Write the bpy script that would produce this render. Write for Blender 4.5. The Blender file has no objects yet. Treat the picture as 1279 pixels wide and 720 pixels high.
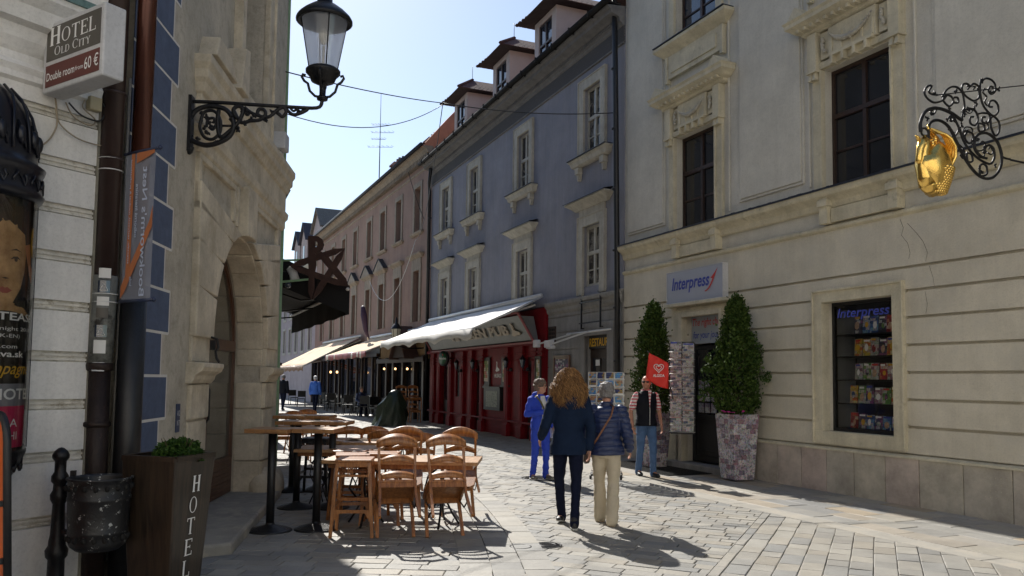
import bpy, bmesh, math, random
from mathutils import Vector, Matrix, noise
R = math.radians
random.seed(7)
SC = bpy.context.scene
COL = SC.collection
# ---------------------------------------------------------------- camera model
F = 1000.; CX = 639.5; CY = 410.; CH = 1.65; ROLL = 0.012; HZ = 475.
P = math.atan((HZ-CY)/F)
def ray(px, py):
    a = px-CX; b = py-CY; c, s = math.cos(ROLL), math.sin(ROLL)
    a2 = a*c+b*s; b2 = -a*s+b*c
    return (a2/F, math.cos(P)+b2/F*math.sin(P), math.sin(P)-b2/F*math.cos(P))
def G(px, py, z=0.):
    r = ray(px, py); t = (z-CH)/r[2]; return (r[0]*t, r[1]*t)
def D(px, py, Y):
    r = ray(px, py); t = Y/r[1]; return Vector((r[0]*t, Y, CH+r[2]*t))
class Wall:
    """street wall: local x runs to the right along it, local y into it, z up"""
    def __init__(s, p, d):
        L = math.hypot(*d); s.p = p; s.r = (d[0]/L, d[1]/L); s.ang = math.atan2(s.r[1], s.r[0])
    def st(s, px, py, out=0.):
        r = ray(px, py); iy = (-s.r[1], s.r[0])
        t = (-out+s.p[0]*iy[0]+s.p[1]*iy[1])/(r[0]*iy[0]+r[1]*iy[1])
        return ((r[0]*t-s.p[0])*s.r[0]+(r[1]*t-s.p[1])*s.r[1], CH+r[2]*t)
    def w(s, x, y=0., z=0.):
        return Vector((s.p[0]+s.r[0]*x-s.r[1]*y, s.p[1]+s.r[1]*x+s.r[0]*y, z))
WC = Wall((2.505, 17.885), (.44, -1))       # cream house
WB = Wall((2.505, 17.885), (.415, -1))      # blue house
WP = Wall((-3.278, 31.82), (.45, -1))       # pink house
pe = WP.w(-24.5); WD = Wall((pe.x, pe.y), (.47, -1))
WY = Wall((-3.467, 11.727), (-.09, 1))      # yellow stone house, left
WW = Wall((-2.946, 5.9355), (.63, 1))       # white house, left

# ---------------------------------------------------------------- mesh helpers
class MB:
    def __init__(s): s.v = []; s.f = []; s.sm = []
    def add(s, vs, fs, smooth=False):
        o = len(s.v); s.v += [tuple(v) for v in vs]
        s.f += [tuple(i+o for i in f) for f in fs]; s.sm += [smooth]*len(fs)
        return s
    def box(s, x0, x1, y0, y1, z0, z1):
        if x0 > x1: x0, x1 = x1, x0
        if y0 > y1: y0, y1 = y1, y0
        if z0 > z1: z0, z1 = z1, z0
        return s.add([(x0,y0,z0),(x1,y0,z0),(x1,y1,z0),(x0,y1,z0),(x0,y0,z1),(x1,y0,z1),(x1,y1,z1),(x0,y1,z1)],
              [(0,3,2,1),(4,5,6,7),(0,1,5,4),(1,2,6,5),(2,3,7,6),(3,0,4,7)])
    def obox(s, c, sx, sy, sz, M=None):
        vs = [Vector((x*sx/2, y*sy/2, z*sz/2)) for z in (-1,1) for x, y in ((-1,-1),(1,-1),(1,1),(-1,1))]
        if M is not None: vs = [M @ v for v in vs]
        return s.add([v+Vector(c) for v in vs], [(0,3,2,1),(4,5,6,7),(0,1,5,4),(1,2,6,5),(2,3,7,6),(3,0,4,7)])
    def beam(s, a, b, w, h=None, up=(0,0,1)):
        a = Vector(a); b = Vector(b); h = h or w; t = (b-a).normalized(); u = Vector(up)
        if abs(t.dot(u)) > .98: u = Vector((0,1,0))
        x = t.cross(u).normalized(); y = x.cross(t).normalized()
        vs = []
        for p in (a, b):
            for i, j in ((-1,-1),(1,-1),(1,1),(-1,1)): vs.append(p+x*(i*w/2)+y*(j*h/2))
        return s.add(vs, [(0,1,2,3),(7,6,5,4),(0,4,5,1),(1,5,6,2),(2,6,7,3),(3,7,4,0)])
    def ribbon(s, pts, w, h, side):
        """sweep a w x h rectangle along pts; 'side' is the direction of w"""
        pts = [Vector(p) for p in pts]; sd = Vector(side).normalized(); vs = []; n = len(pts)
        for i, p in enumerate(pts):
            t = (pts[min(i+1,n-1)]-pts[max(i-1,0)]).normalized(); nn = t.cross(sd).normalized()
            for a, b in ((-1,-1),(1,-1),(1,1),(-1,1)): vs.append(p+sd*(a*w/2)+nn*(b*h/2))
        fs = [(3,2,1,0), tuple((n-1)*4+k for k in range(4))]
        for i in range(n-1):
            for k in range(4):
                a = i*4+k; b = i*4+(k+1)%4; fs.append((a,b,b+4,a+4))
        return s.add(vs, fs)
    def tube(s, pts, r, n=8, caps=True):
        pts = [Vector(p) for p in pts]; N = len(pts); rr = r if isinstance(r, (list,tuple)) else [r]*N
        vs = []; up = None
        for i, p in enumerate(pts):
            t = (pts[min(i+1,N-1)]-pts[max(i-1,0)])
            t = t.normalized() if t.length > 1e-9 else Vector((0,0,1))
            if up is None:
                up = Vector((0,0,1)) if abs(t.z) < .9 else Vector((1,0,0))
            x = t.cross(up)
            if x.length < 1e-4: x = t.cross(Vector((0,1,0)))
            x.normalize(); y = x.cross(t).normalized(); up = y
            for k in range(n):
                a = 2*math.pi*k/n; vs.append(p+x*(math.cos(a)*rr[i])+y*(math.sin(a)*rr[i]))
        fs = []
        for i in range(N-1):
            for k in range(n):
                a = i*n+k; b = i*n+(k+1)%n; fs.append((a,b,b+n,a+n))
        if caps: fs.append(tuple(reversed(range(n)))); fs.append(tuple(range((N-1)*n, N*n)))
        return s.add(vs, fs, True)
    def loft(s, rings, lat=(1,0,0), n=14):
        """rings: (centre, r along lat, r across); follows the path"""
        vs = []; N = len(rings); L = Vector(lat)
        for i, (c, a, b) in enumerate(rings):
            c = Vector(c); t = (Vector(rings[min(i+1,N-1)][0])-Vector(rings[max(i-1,0)][0])).normalized()
            x = (L-t*L.dot(t))
            if x.length < .05: x = Vector((0,1,0))-t*t.y
            x.normalize(); y = t.cross(x).normalized()
            for k in range(n):
                q = 2*math.pi*k/n; vs.append(c+x*(math.cos(q)*a)+y*(math.sin(q)*b))
        fs = []
        for i in range(N-1):
            for k in range(n):
                a = i*n+k; b = i*n+(k+1)%n; fs.append((a,b,b+n,a+n))
        fs.append(tuple(reversed(range(n)))); fs.append(tuple(range((N-1)*n, N*n)))
        return s.add(vs, fs, True)
    def lathe(s, prof, c=(0,0,0), n=24, a0=0., a1=None):
        full = a1 is None; a1 = a0+2*math.pi if full else a1; m = n if full else n+1; vs = []
        for r, z in prof:
            for k in range(m):
                a = a0+(a1-a0)*k/n; vs.append((c[0]+r*math.cos(a), c[1]+r*math.sin(a), c[2]+z))
        fs = []
        for i in range(len(prof)-1):
            for k in range(n):
                a = i*m+k; b = i*m+((k+1)%m if full else k+1); fs.append((a,b,b+m,a+m))
        return s.add(vs, fs, True)
    def ell(s, c, rx, ry, rz, n=14, m=9, M=None):
        vs = []; fs = []; c = Vector(c)
        for i in range(m+1):
            t = math.pi*i/m
            for k in range(n):
                a = 2*math.pi*k/n; v = Vector((rx*math.sin(t)*math.cos(a), ry*math.sin(t)*math.sin(a), -rz*math.cos(t)))
                if M is not None: v = M @ v
                vs.append(c+v)
        for i in range(m):
            for k in range(n):
                a = i*n+k; b = i*n+(k+1)%n; fs.append((a,b,b+n,a+n))
        return s.add(vs, fs, True)
    def prism(s, poly, y0, y1, plane='xz'):
        """flat outline given a thickness; plane xz: (x,z) outline pushed along y"""
        area = sum(poly[i][0]*poly[(i+1)%len(poly)][1]-poly[(i+1)%len(poly)][0]*poly[i][1] for i in range(len(poly)))
        if area < 0: poly = poly[::-1]
        n = len(poly)
        if plane == 'xz': f = lambda p, h: (p[0], h, p[1])
        elif plane == 'yz': f = lambda p, h: (h, p[0], p[1])
        else: f = lambda p, h: (p[0], p[1], h)
        vs = [f(p, y0) for p in poly]+[f(p, y1) for p in poly]
        fs = [tuple(range(n)), tuple(range(2*n-1, n-1, -1))]+[((i+1)%n, i, i+n, (i+1)%n+n) for i in range(n)]
        if plane == 'xy': fs = [tuple(reversed(q)) for q in fs]
        if plane == 'yz': fs = [tuple(reversed(q)) for q in fs]; fs = [tuple(reversed(q)) for q in fs]
        return s.add(vs, fs)
    def mark(s):
        if not hasattr(s, 'cuts'): s.cuts = []
        s.cuts.append((len(s.v), len(s.f)))
    def build(s, name, mat, parent=None, bevel=0, fix=False, loc=None, post=None):
        if getattr(s, 'cuts', None):     # marked pieces become objects of their own
            cs = s.cuts+[(len(s.v), len(s.f))]; o = None
            for (v0, f0), (v1, f1) in zip(cs, cs[1:]):
                if v1 == v0: continue
                q = MB(); q.v = s.v[v0:v1]; q.f = [tuple(i-v0 for i in f) for f in s.f[f0:f1]]; q.sm = s.sm[f0:f1]; o = q.build(name, mat, parent, bevel, fix, loc)
            return o
        me = bpy.data.meshes.new(name); me.from_pydata(s.v, [], s.f)
        me.polygons.foreach_set('use_smooth', s.sm)
        if fix:
            b = bmesh.new(); b.from_mesh(me); bmesh.ops.recalc_face_normals(b, faces=b.faces); b.to_mesh(me); b.free()
        me.materials.append(mat); me.update()
        o = bpy.data.objects.new(name, me); COL.objects.link(o); o.parent = parent
        if loc is not None: o.location = loc
        if bevel:
            m = o.modifiers.new('b', 'BEVEL'); m.width = bevel; m.segments = 2; m.limit_method = 'ANGLE'
        return o
def tag(o, label=None, cat=None, group=None, kind=None):
    if label: o['label'] = label
    if cat: o['category'] = cat
    if group: o['group'] = group
    if kind: o['kind'] = kind
    return o
def empty(name, loc=(0,0,0), rz=0., label=None, cat=None, group=None, rx=0.):
    o = bpy.data.objects.new(name, None); o.empty_display_size = .1; COL.objects.link(o)
    o.location = loc; o.rotation_euler = (rx, 0, rz); tag(o, label, cat, group); return o
def wthing(name, W, x, z=0., out=0., label=None, cat=None, group=None, rot=0.):
    """a thing standing at / hanging on a street wall"""
    return empty(name, W.w(x, -out, z), W.ang+rot, label, cat, group)
def copy_tree(o, parent=None):
    c = o.copy(); COL.objects.link(c)
    if parent is not None: c.parent = parent
    for ch in list(o.children): copy_tree(ch, c)
    return c
# ---------------------------------------------------------------- text
def text_mesh(s, bold=0., shear=0.):
    cu = bpy.data.curves.new('t', 'FONT'); cu.body = s; cu.size = 1; cu.offset = bold; cu.shear = shear; cu.resolution_u = 3
    o = bpy.data.objects.new('t', cu); COL.objects.link(o)
    dg = bpy.context.evaluated_depsgraph_get(); me = bpy.data.meshes.new_from_object(o.evaluated_get(dg))
    V = [v.co.copy() for v in me.vertices]; Fc = [tuple(p.vertices) for p in me.polygons]
    bpy.data.objects.remove(o); bpy.data.curves.remove(cu); bpy.data.meshes.remove(me)
    return V, Fc
def fit(V, w, h):
    x0 = min(v.x for v in V); x1 = max(v.x for v in V); y0 = min(v.y for v in V); y1 = max(v.y for v in V)
    return [((v.x-x0)/(x1-x0)*w, (v.y-y0)/(y1-y0)*h) for v in V]
def text(mb, s, x, z, w, h, y, bold=0., shear=0., mirror=False, vert=False):
    V, Fc = text_mesh(s, bold, shear); q = fit(V, w, h)
    if mirror: q = [(w-a, b) for a, b in q]; Fc = [tuple(reversed(f)) for f in Fc]
    if vert: q = [(-b, a) for a, b in q]
    mb.add([(x+a, y, z+b) for a, b in q], Fc)
# small serif alphabet for the hotel lettering: strokes in a 0..w x 0..1 box
SER = {'H': (.85, [(.17,0,.17,1,.19),(.68,0,.68,1,.19),(.17,.52,.68,.52,.07)], [(.17,0),(.17,1),(.68,0),(.68,1)]),
 'T': (.8, [(.4,0,.4,1,.15),(.03,.97,.77,.97,.06),(.05,.8,.05,1,.05),(.75,.8,.75,1,.05)], [(.4,0)]),
 'E': (.72, [(.17,0,.17,1,.15),(.1,.97,.66,.97,.06),(.1,.03,.68,.03,.06),(.17,.52,.5,.52,.06),(.65,.78,.65,1,.05),(.67,0,.67,.24,.05),(.5,.42,.5,.62,.05)], [(.17,0),(.17,1)]),
 'L': (.7, [(.17,0,.17,1,.15),(.1,.03,.66,.03,.06),(.65,0,.65,.26,.05)], [(.17,0),(.17,1)]),
 'D': (.85, [(.17,0,.17,1,.15),(.1,.97,.45,.97,.05),(.1,.03,.45,.03,.05)], [(.17,0),(.17,1)]),
 'I': (.36, [(.18,0,.18,1,.15)], [(.18,0),(.18,1)]),
 'Y': (.8, [(.4,0,.4,.5,.14),(.4,.48,.12,1,.12),(.4,.48,.68,1,.07)], [(.4,0),(.12,1),(.68,1)]),
 'O': (.92, [], []), 'C': (.85, [], []), ' ': (.4, [], [])}
def serif(mb, s, x, z, w, h, y, small=None):
    tot = 0; sc = []
    for i, c in enumerate(s):
        k = 1. if (small is None or i in small) else .78
        sc.append(k); tot += SER[c.upper()][0]*k+.06
    u = w/tot; cx = x; e = 0
    for c, k in zip(s, sc):
        W_, st, se = SER[c.upper()]; H_ = h*k; U = u*k
        def bar(a0, b0, a1, b1, t):
            nonlocal e
            e += 1; yy = y-.00015*(e % 9)
            p = Vector((cx+a0*U, z+b0*H_)); q = Vector((cx+a1*U, z+b1*H_)); d = (q-p); n = Vector((-d.y, d.x)).normalized()*t*(U if abs(d.x) < abs(d.y) else H_)/2
            vs = [p+n, q+n, q-n, p-n]; vs = [(v.x, yy, v.y) for v in vs]
            mb.add(vs, [(0,1,2,3)])
        for b in st: bar(*b)
        for a, b in se: bar(a-.14, b+(.02 if b == 0 else -.02), a+.14, b+(.02 if b == 0 else -.02), .045)
        if c.upper() in 'OCD' :
            n = 24; a0, a1 = (0, 2*math.pi) if c.upper() == 'O' else ((.75, 2*math.pi-.75) if c.upper() == 'C' else (-math.pi/2, math.pi/2))
            ox, rx = (.46, .42) if c.upper() != 'D' else (.4, .42)
            vs = []; fs = []
            for i in range(n+1):
                a = a0+(a1-a0)*i/n; th = .035+.1*abs(math.cos(a))
                for r in (1, 0):
                    vs.append((cx+(ox+(rx-(0 if r else th))*math.cos(a))*U, y-.0016, z+(.5+(.5-(0 if r else .05))*math.sin(a))*H_))
            for i in range(n): fs.append((i*2, i*2+1, i*2+3, i*2+2))
            mb.add(vs, fs)
            if c.upper() == 'C': bar(.76, .66, .76, .95, .05)
        cx += (W_+.06)*U
# ---------------------------------------------------------------- materials
MATS = {}
def nn(nt, t, **k):
    n = nt.nodes.new(t)
    for a, b in k.items():
        if a in n.inputs: n.inputs[a].default_value = b
        else: setattr(n, a, b)
    return n
def base(name, rough=.8, metal=0.):
    m = bpy.data.materials.new(name); m.use_nodes = True; nt = m.node_tree; b = nt.nodes['Principled BSDF']
    b.inputs['Roughness'].default_value = rough; b.inputs['Metallic'].default_value = metal
    MATS[name] = m; return m, nt, b
def rgba(c, k=1.): return (min(1,c[0]*k), min(1,c[1]*k), min(1,c[2]*k), 1)
def mat(name, c, rough=.8, metal=0., var=.12, scale=3., bump=0., bscale=60., streak=0., c2=None, spec=None, dist=.01, patch=None, coat=0.):
    m, nt, b = base(name, rough, metal); L = nt.links.new
    tc = nn(nt, 'ShaderNodeTexCoord'); src = tc.outputs['Object']
    n1 = nn(nt, 'ShaderNodeTexNoise', Scale=scale, Detail=8., Roughness=.65); L(src, n1.inputs['Vector'])
    rp = nn(nt, 'ShaderNodeValToRGB'); L(n1.outputs['Fac'], rp.inputs['Fac'])
    rp.color_ramp.elements[0].position = .32; rp.color_ramp.elements[1].position = .68
    rp.color_ramp.elements[0].color = rgba(c, 1-var) if c2 is None else rgba(c2); rp.color_ramp.elements[1].color = rgba(c, 1+var*.6)
    out = rp.outputs['Color']
    if streak:
        mp = nn(nt, 'ShaderNodeMapping'); mp.inputs['Scale'].default_value = (7, 7, .45); L(src, mp.inputs['Vector'])
        n2 = nn(nt, 'ShaderNodeTexNoise', Scale=1., Detail=6., Roughness=.7); L(mp.outputs['Vector'], n2.inputs['Vector'])
        r2 = nn(nt, 'ShaderNodeValToRGB'); L(n2.outputs['Fac'], r2.inputs['Fac'])
        r2.color_ramp.elements[0].position = .3; r2.color_ramp.elements[1].position = .62
        r2.color_ramp.elements[0].color = (1-streak,)*3+(1,); r2.color_ramp.elements[1].color = (1,1,1,1)
        mx = nn(nt, 'ShaderNodeMix', data_type='RGBA', blend_type='MULTIPLY'); mx.inputs[0].default_value = 1
        L(out, mx.inputs[6]); L(r2.outputs['Color'], mx.inputs[7]); out = mx.outputs[2]
    if streak:      # fine pitting and specks of dirt, and broad faded areas
        for sc_, lo_, p0, p1 in ((38., .80, .30, .52), (.55, .84, .40, .62)):
            n4 = nn(nt, 'ShaderNodeTexNoise', Scale=sc_, Detail=10., Roughness=.78); L(src, n4.inputs['Vector'])
            r4 = nn(nt, 'ShaderNodeValToRGB'); L(n4.outputs['Fac'], r4.inputs['Fac']); r4.color_ramp.elements[0].position = p0; r4.color_ramp.elements[1].position = p1
            r4.color_ramp.elements[0].color = (lo_,)*3+(1,); r4.color_ramp.elements[1].color = (1,1,1,1)
            mx = nn(nt, 'ShaderNodeMix', data_type='RGBA', blend_type='MULTIPLY'); mx.inputs[0].default_value = 1; L(out, mx.inputs[6]); L(r4.outputs['Color'], mx.inputs[7]); out = mx.outputs[2]
    if patch:   # weathered patches of a second colour
        pc, ps, lo, hi = patch
        n3 = nn(nt, 'ShaderNodeTexNoise', Scale=ps, Detail=10., Roughness=.72); L(src, n3.inputs['Vector'])
        r3 = nn(nt, 'ShaderNodeValToRGB'); L(n3.outputs['Fac'], r3.inputs['Fac'])
        r3.color_ramp.elements[0].position = lo; r3.color_ramp.elements[1].position = hi
        r3.color_ramp.elements[0].color = (0,0,0,1); r3.color_ramp.elements[1].color = (1,1,1,1)
        mx = nn(nt, 'ShaderNodeMix', data_type='RGBA'); L(r3.outputs['Color'], mx.inputs[0]); L(out, mx.inputs[6]); mx.inputs[7].default_value = rgba(pc); out = mx.outputs[2]
    L(out, b.inputs['Base Color'])
    if bump:
        nb = nn(nt, 'ShaderNodeTexNoise', Scale=bscale, Detail=6., Roughness=.6); L(src, nb.inputs['Vector'])
        bp = nn(nt, 'ShaderNodeBump', Strength=bump, Distance=dist); L(nb.outputs['Fac'], bp.inputs['Height']); L(bp.outputs['Normal'], b.inputs['Normal'])
    if spec is not None: b.inputs['Specular IOR Level'].default_value = spec
    if coat: b.inputs['Coat Weight'].default_value = coat
    return m
def wood(name, c, c2, rough=.45, ax=(1,14,14), coat=0.):
    m, nt, b = base(name, rough); L = nt.links.new
    tc = nn(nt, 'ShaderNodeTexCoord'); mp = nn(nt, 'ShaderNodeMapping'); mp.inputs['Scale'].default_value = ax; L(tc.outputs['Object'], mp.inputs['Vector'])
    n1 = nn(nt, 'ShaderNodeTexNoise', Scale=3., Detail=7., Roughness=.6, Distortion=.6); L(mp.outputs['Vector'], n1.inputs['Vector'])
    rp = nn(nt, 'ShaderNodeValToRGB'); L(n1.outputs['Fac'], rp.inputs['Fac']); rp.color_ramp.elements[0].position = .3; rp.color_ramp.elements[1].position = .7
    rp.color_ramp.elements[0].color = rgba(c2); rp.color_ramp.elements[1].color = rgba(c); L(rp.outputs['Color'], b.inputs['Base Color'])
    bp = nn(nt, 'ShaderNodeBump', Strength=.25, Distance=.003); L(n1.outputs['Fac'], bp.inputs['Height']); L(bp.outputs['Normal'], b.inputs['Normal'])
    b.inputs['Coat Weight'].default_value = coat
    return m
def island(name, cols, rough=.75, bump=.3, patch=.42, bscale=35., spec=.5):
    """each loose piece of the mesh takes its own colour from cols"""
    m, nt, b = base(name, rough); L = nt.links.new
    g = nn(nt, 'ShaderNodeNewGeometry'); rp = nn(nt, 'ShaderNodeValToRGB'); L(g.outputs['Random Per Island'], rp.inputs['Fac'])
    rp.color_ramp.interpolation = 'LINEAR'; el = rp.color_ramp.elements
    while len(el) < len(cols): el.new(.5)
    for i, c in enumerate(cols): el[i].position = i/(len(cols)-1); el[i].color = rgba(c)
    tc = nn(nt, 'ShaderNodeTexCoord'); n1 = nn(nt, 'ShaderNodeTexNoise', Scale=2.2, Detail=9., Roughness=.7); L(tc.outputs['Object'], n1.inputs['Vector'])
    r2 = nn(nt, 'ShaderNodeValToRGB'); L(n1.outputs['Fac'], r2.inputs['Fac']); r2.color_ramp.elements[0].position = .3; r2.color_ramp.elements[1].position = .65
    r2.color_ramp.elements[0].color = (1-patch,)*3+(1,); r2.color_ramp.elements[1].color = (1,1,1,1)
    mx = nn(nt, 'ShaderNodeMix', data_type='RGBA', blend_type='MULTIPLY'); mx.inputs[0].default_value = 1; L(rp.outputs['Color'], mx.inputs[6]); L(r2.outputs['Color'], mx.inputs[7])
    L(mx.outputs[2], b.inputs['Base Color'])
    nb = nn(nt, 'ShaderNodeTexNoise', Scale=bscale, Detail=8., Roughness=.65); L(tc.outputs['Object'], nb.inputs['Vector'])
    bp = nn(nt, 'ShaderNodeBump', Strength=bump, Distance=.01); L(nb.outputs['Fac'], bp.inputs['Height']); L(bp.outputs['Normal'], b.inputs['Normal'])
    b.inputs['Specular IOR Level'].default_value = spec
    return m
def collage(name, cols, bw=.12, bh=.08, lines=90., rough=.6, seed=0., dark=.55):
    """printed paper: blocks of colour with rows of small print"""
    m, nt, b = base(name, rough); L = nt.links.new
    tc = nn(nt, 'ShaderNodeTexCoord'); mp = nn(nt, 'ShaderNodeMapping'); L(tc.outputs['Object'], mp.inputs['Vector'])
    mp.inputs['Rotation'].default_value = (R(90), 0, 0); mp.inputs['Location'].default_value = (seed, seed*.7, 0)
    sx = nn(nt, 'ShaderNodeSeparateXYZ'); L(tc.outputs['Object'], sx.inputs[0]); ad = nn(nt, 'ShaderNodeMath', operation='ADD'); L(sx.outputs[0], ad.inputs[0]); L(sx.outputs[1], ad.inputs[1])
    cb = nn(nt, 'ShaderNodeCombineXYZ'); L(ad.outputs[0], cb.inputs[0]); L(sx.outputs[2], cb.inputs[1]); cb.inputs[2].default_value = seed
    oi = nn(nt, 'ShaderNodeObjectInfo'); rm_ = nn(nt, 'ShaderNodeMath', operation='MULTIPLY'); rm_.inputs[1].default_value = 17.; L(oi.outputs['Random'], rm_.inputs[0]); va = nn(nt, 'ShaderNodeVectorMath', operation='ADD'); L(cb.outputs[0], va.inputs[0]); L(rm_.outputs[0], va.inputs[1]); cb = va
    br = nn(nt, 'ShaderNodeTexBrick'); br.inputs['Scale'].default_value = 1; br.inputs['Brick Width'].default_value = bw; br.inputs['Row Height'].default_value = bh
    br.inputs['Mortar Size'].default_value = .002; br.inputs['Color1'].default_value = (0,0,0,1); br.inputs['Color2'].default_value = (1,1,1,1); br.offset = .37; L(cb.outputs[0], br.inputs['Vector'])
    rp = nn(nt, 'ShaderNodeValToRGB'); rp.color_ramp.interpolation = 'CONSTANT'; el = rp.color_ramp.elements
    while len(el) < len(cols): el.new(.5)
    for i, c in enumerate(cols): el[i].position = i/len(cols); el[i].color = rgba(c)
    L(br.outputs['Color'], rp.inputs['Fac'])
    v = nn(nt, 'ShaderNodeTexNoise', Scale=22., Detail=8., Roughness=.8); L(cb.outputs[0], v.inputs['Vector'])
    r3 = nn(nt, 'ShaderNodeValToRGB'); r3.color_ramp.elements[0].position = .42; r3.color_ramp.elements[1].position = .52
    r3.color_ramp.elements[0].color = (1-dark,)*3+(1,); r3.color_ramp.elements[1].color = (1,1,1,1); L(v.outputs['Fac'], r3.inputs['Fac'])
    wv = nn(nt, 'ShaderNodeTexWave', Scale=lines/6.28, Distortion=0.); wv.bands_direction = 'Y'; L(cb.outputs[0], wv.inputs['Vector'])
    r4 = nn(nt, 'ShaderNodeValToRGB'); r4.color_ramp.elements[0].color = (.72,.72,.72,1); r4.color_ramp.elements[1].color = (1,1,1,1); L(wv.outputs['Fac'], r4.inputs['Fac'])
    m1 = nn(nt, 'ShaderNodeMix', data_type='RGBA', blend_type='MULTIPLY'); m1.inputs[0].default_value = 1; L(rp.outputs['Color'], m1.inputs[6]); L(r3.outputs['Color'], m1.inputs[7])
    m2 = nn(nt, 'ShaderNodeMix', data_type='RGBA', blend_type='MULTIPLY'); m2.inputs[0].default_value = 1; L(m1.outputs[2], m2.inputs[6]); L(r4.outputs['Color'], m2.inputs[7])
    nc = nn(nt, 'ShaderNodeTexNoise', Scale=45., Detail=3., Roughness=.6); L(cb.outputs[0], nc.inputs['Vector']); hs = nn(nt, 'ShaderNodeHueSaturation', Saturation=1.5, Value=2.0); L(nc.outputs['Color'], hs.inputs['Color'])
    m3 = nn(nt, 'ShaderNodeMix', data_type='RGBA', blend_type='MULTIPLY'); m3.inputs[0].default_value = .55; L(m2.outputs[2], m3.inputs[6]); L(hs.outputs[0], m3.inputs[7])
    L(m3.outputs[2], b.inputs['Base Color']); return m
def glass(name, tint=(1,1,1), rough=.05):
    m, nt, b = base(name, rough); b.inputs['Base Color'].default_value = rgba(tint); b.inputs['Transmission Weight'].default_value = 1; b.inputs['IOR'].default_value = 1.3
    return m
def emis(name, c, e):
    m, nt, b = base(name, .5); b.inputs['Base Color'].default_value = rgba(c); b.inputs['Emission Color'].default_value = rgba(c); b.inputs['Emission Strength'].default_value = e; return m

m_cream = mat('cream_plaster', (.69,.635,.51), .9, var=.15, scale=1.3, bump=.45, bscale=45, streak=.10, patch=((.47,.445,.38), 2.2, .50, .78))
m_cream_s = mat('cream_trim', (.66,.60,.44), .85, var=.18, scale=2.5, bump=.3, bscale=30, streak=.16, patch=((.30,.27,.2), 4., .58, .75))
m_cream_up = mat('grey_cream_plaster', (.64,.61,.525), .9, var=.12, scale=1., bump=.4, bscale=60, streak=.08, patch=((.50,.48,.42), 1.2, .5, .8))
m_slab = island('plinth_stone', [(.50,.445,.355),(.58,.53,.43),(.56,.46,.40),(.50,.465,.38),(.60,.51,.44),(.46,.42,.345)], .6, .4, .5)
m_flash = mat('lead_flashing', (.035,.04,.055), .5, .4, var=.3, scale=9, bump=.2, bscale=40)
m_glassd = mat('dark_window_glass', (.012,.014,.02), .06, var=.4, scale=.8, spec=.7)
m_glassc = mat('curtained_window_glass', (.035,.035,.035), .08, var=.3, scale=2., spec=.8, streak=.5, patch=((.20,.19,.165), 1.7, .5, .56))
m_glassb = mat('sky_lit_glass', (.03,.04,.06), .04, var=.3, scale=1.2, spec=1.)  # dark glossy glass with a blue tint
m_frameb = mat('brown_window_frame', (.035,.018,.012), .5, var=.3, scale=12)
m_framew = mat('white_window_frame', (.42,.40,.34), .6, var=.15, scale=10)
m_blue = mat('blue_plaster', (.285,.285,.32), .92, var=.13, scale=.9, bump=.3, bscale=50, streak=.14, patch=((.19,.20,.26), 1.4, .5, .8))
m_bluet = mat('stone_window_trim', (.52,.49,.41), .85, var=.16, scale=5, bump=.25, bscale=30, streak=.25)
m_cornice = mat('grey_cornice', (.21,.205,.20), .9, var=.2, scale=3, bump=.3, bscale=30, streak=.2)
m_pink = mat('pink_plaster', (.36,.235,.185), .92, var=.16, scale=.8, bump=.3, bscale=40, streak=.22, patch=((.26,.19,.15), 1.6, .5, .78))
m_pinkt = mat('pink_stone_trim', (.36,.30,.235), .9, var=.2, scale=4, bump=.3, bscale=30, streak=.3)
m_lilac = mat('lilac_plaster', (.42,.36,.37), .9, var=.12, scale=1.5, bump=.2, bscale=30, streak=.15)
m_ash = mat('grey_ashlar', (.30,.29,.27), .85, var=.18, scale=2.5, bump=.35, bscale=30, streak=.25, patch=((.18,.17,.16), 5, .6, .75))
m_red = mat('dark_red_paint', (.22,.010,.016), .5, var=.25, scale=5, bump=.12, bscale=30, streak=.2, spec=.12)
m_redt = mat('faded_red_trim', (.30,.10,.10), .5, var=.2, scale=6)
m_zinc = mat('grey_sign_panel', (.20,.21,.20), .45, .3, var=.15, scale=3)
m_black = mat('black_paint', (.012,.012,.013), .45, var=.4, scale=12, bump=.2, bscale=50)
m_iron = mat('wrought_iron', (.010,.010,.012), .42, .3, var=.4, scale=25, bump=.4, bscale=70)
m_dark = mat('dark_interior', (.008,.007,.006), .9)
m_brownp = mat('brown_pipe', (.048,.029,.025), .4, .3, var=.25, scale=3, bump=.1, bscale=30)
m_rustp = mat('rusty_iron_pipe', (.022,.012,.009), .55, .3, var=.4, scale=9, bump=.5, bscale=40, patch=((.09,.045,.03), 14, .6, .7))
m_greyp = mat('weathered_pipe', (.17,.175,.16), .6, .2, var=.4, scale=14, bump=.4, bscale=60, patch=((.02,.016,.014), 6, .5, .62))
m_ybase = mat('ochre_rough_plaster', (.57,.515,.42), .95, var=.2, scale=1.8, bump=.8, bscale=24, streak=.14, patch=((.30,.27,.21), 5.5, .50, .70))
m_ystone = mat('ochre_stone', (.68,.60,.465), .9, var=.2, scale=2.2, bump=.6, bscale=18, streak=.14, patch=((.36,.30,.21), 2.4, .50, .72))
m_quoin = mat('blue_painted_quoin', (.085,.11,.18), .85, var=.2, scale=8, bump=.5, bscale=30, patch=((.14,.14,.14), 9, .62, .75))
m_white = mat('white_plaster', (.84,.82,.78), .9, var=.07, scale=2.5, bump=.25, bscale=30, streak=.12, patch=((.42,.40,.36), 5.5, .63, .8))
m_wline = mat('white_line_paint', (.66,.64,.60), .85, var=.1, scale=9, bump=.2)
m_wgrey = mat('grey_stained_strip', (.34,.32,.26), .9, var=.2, scale=5, bump=.4, bscale=20, streak=.35)
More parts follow.
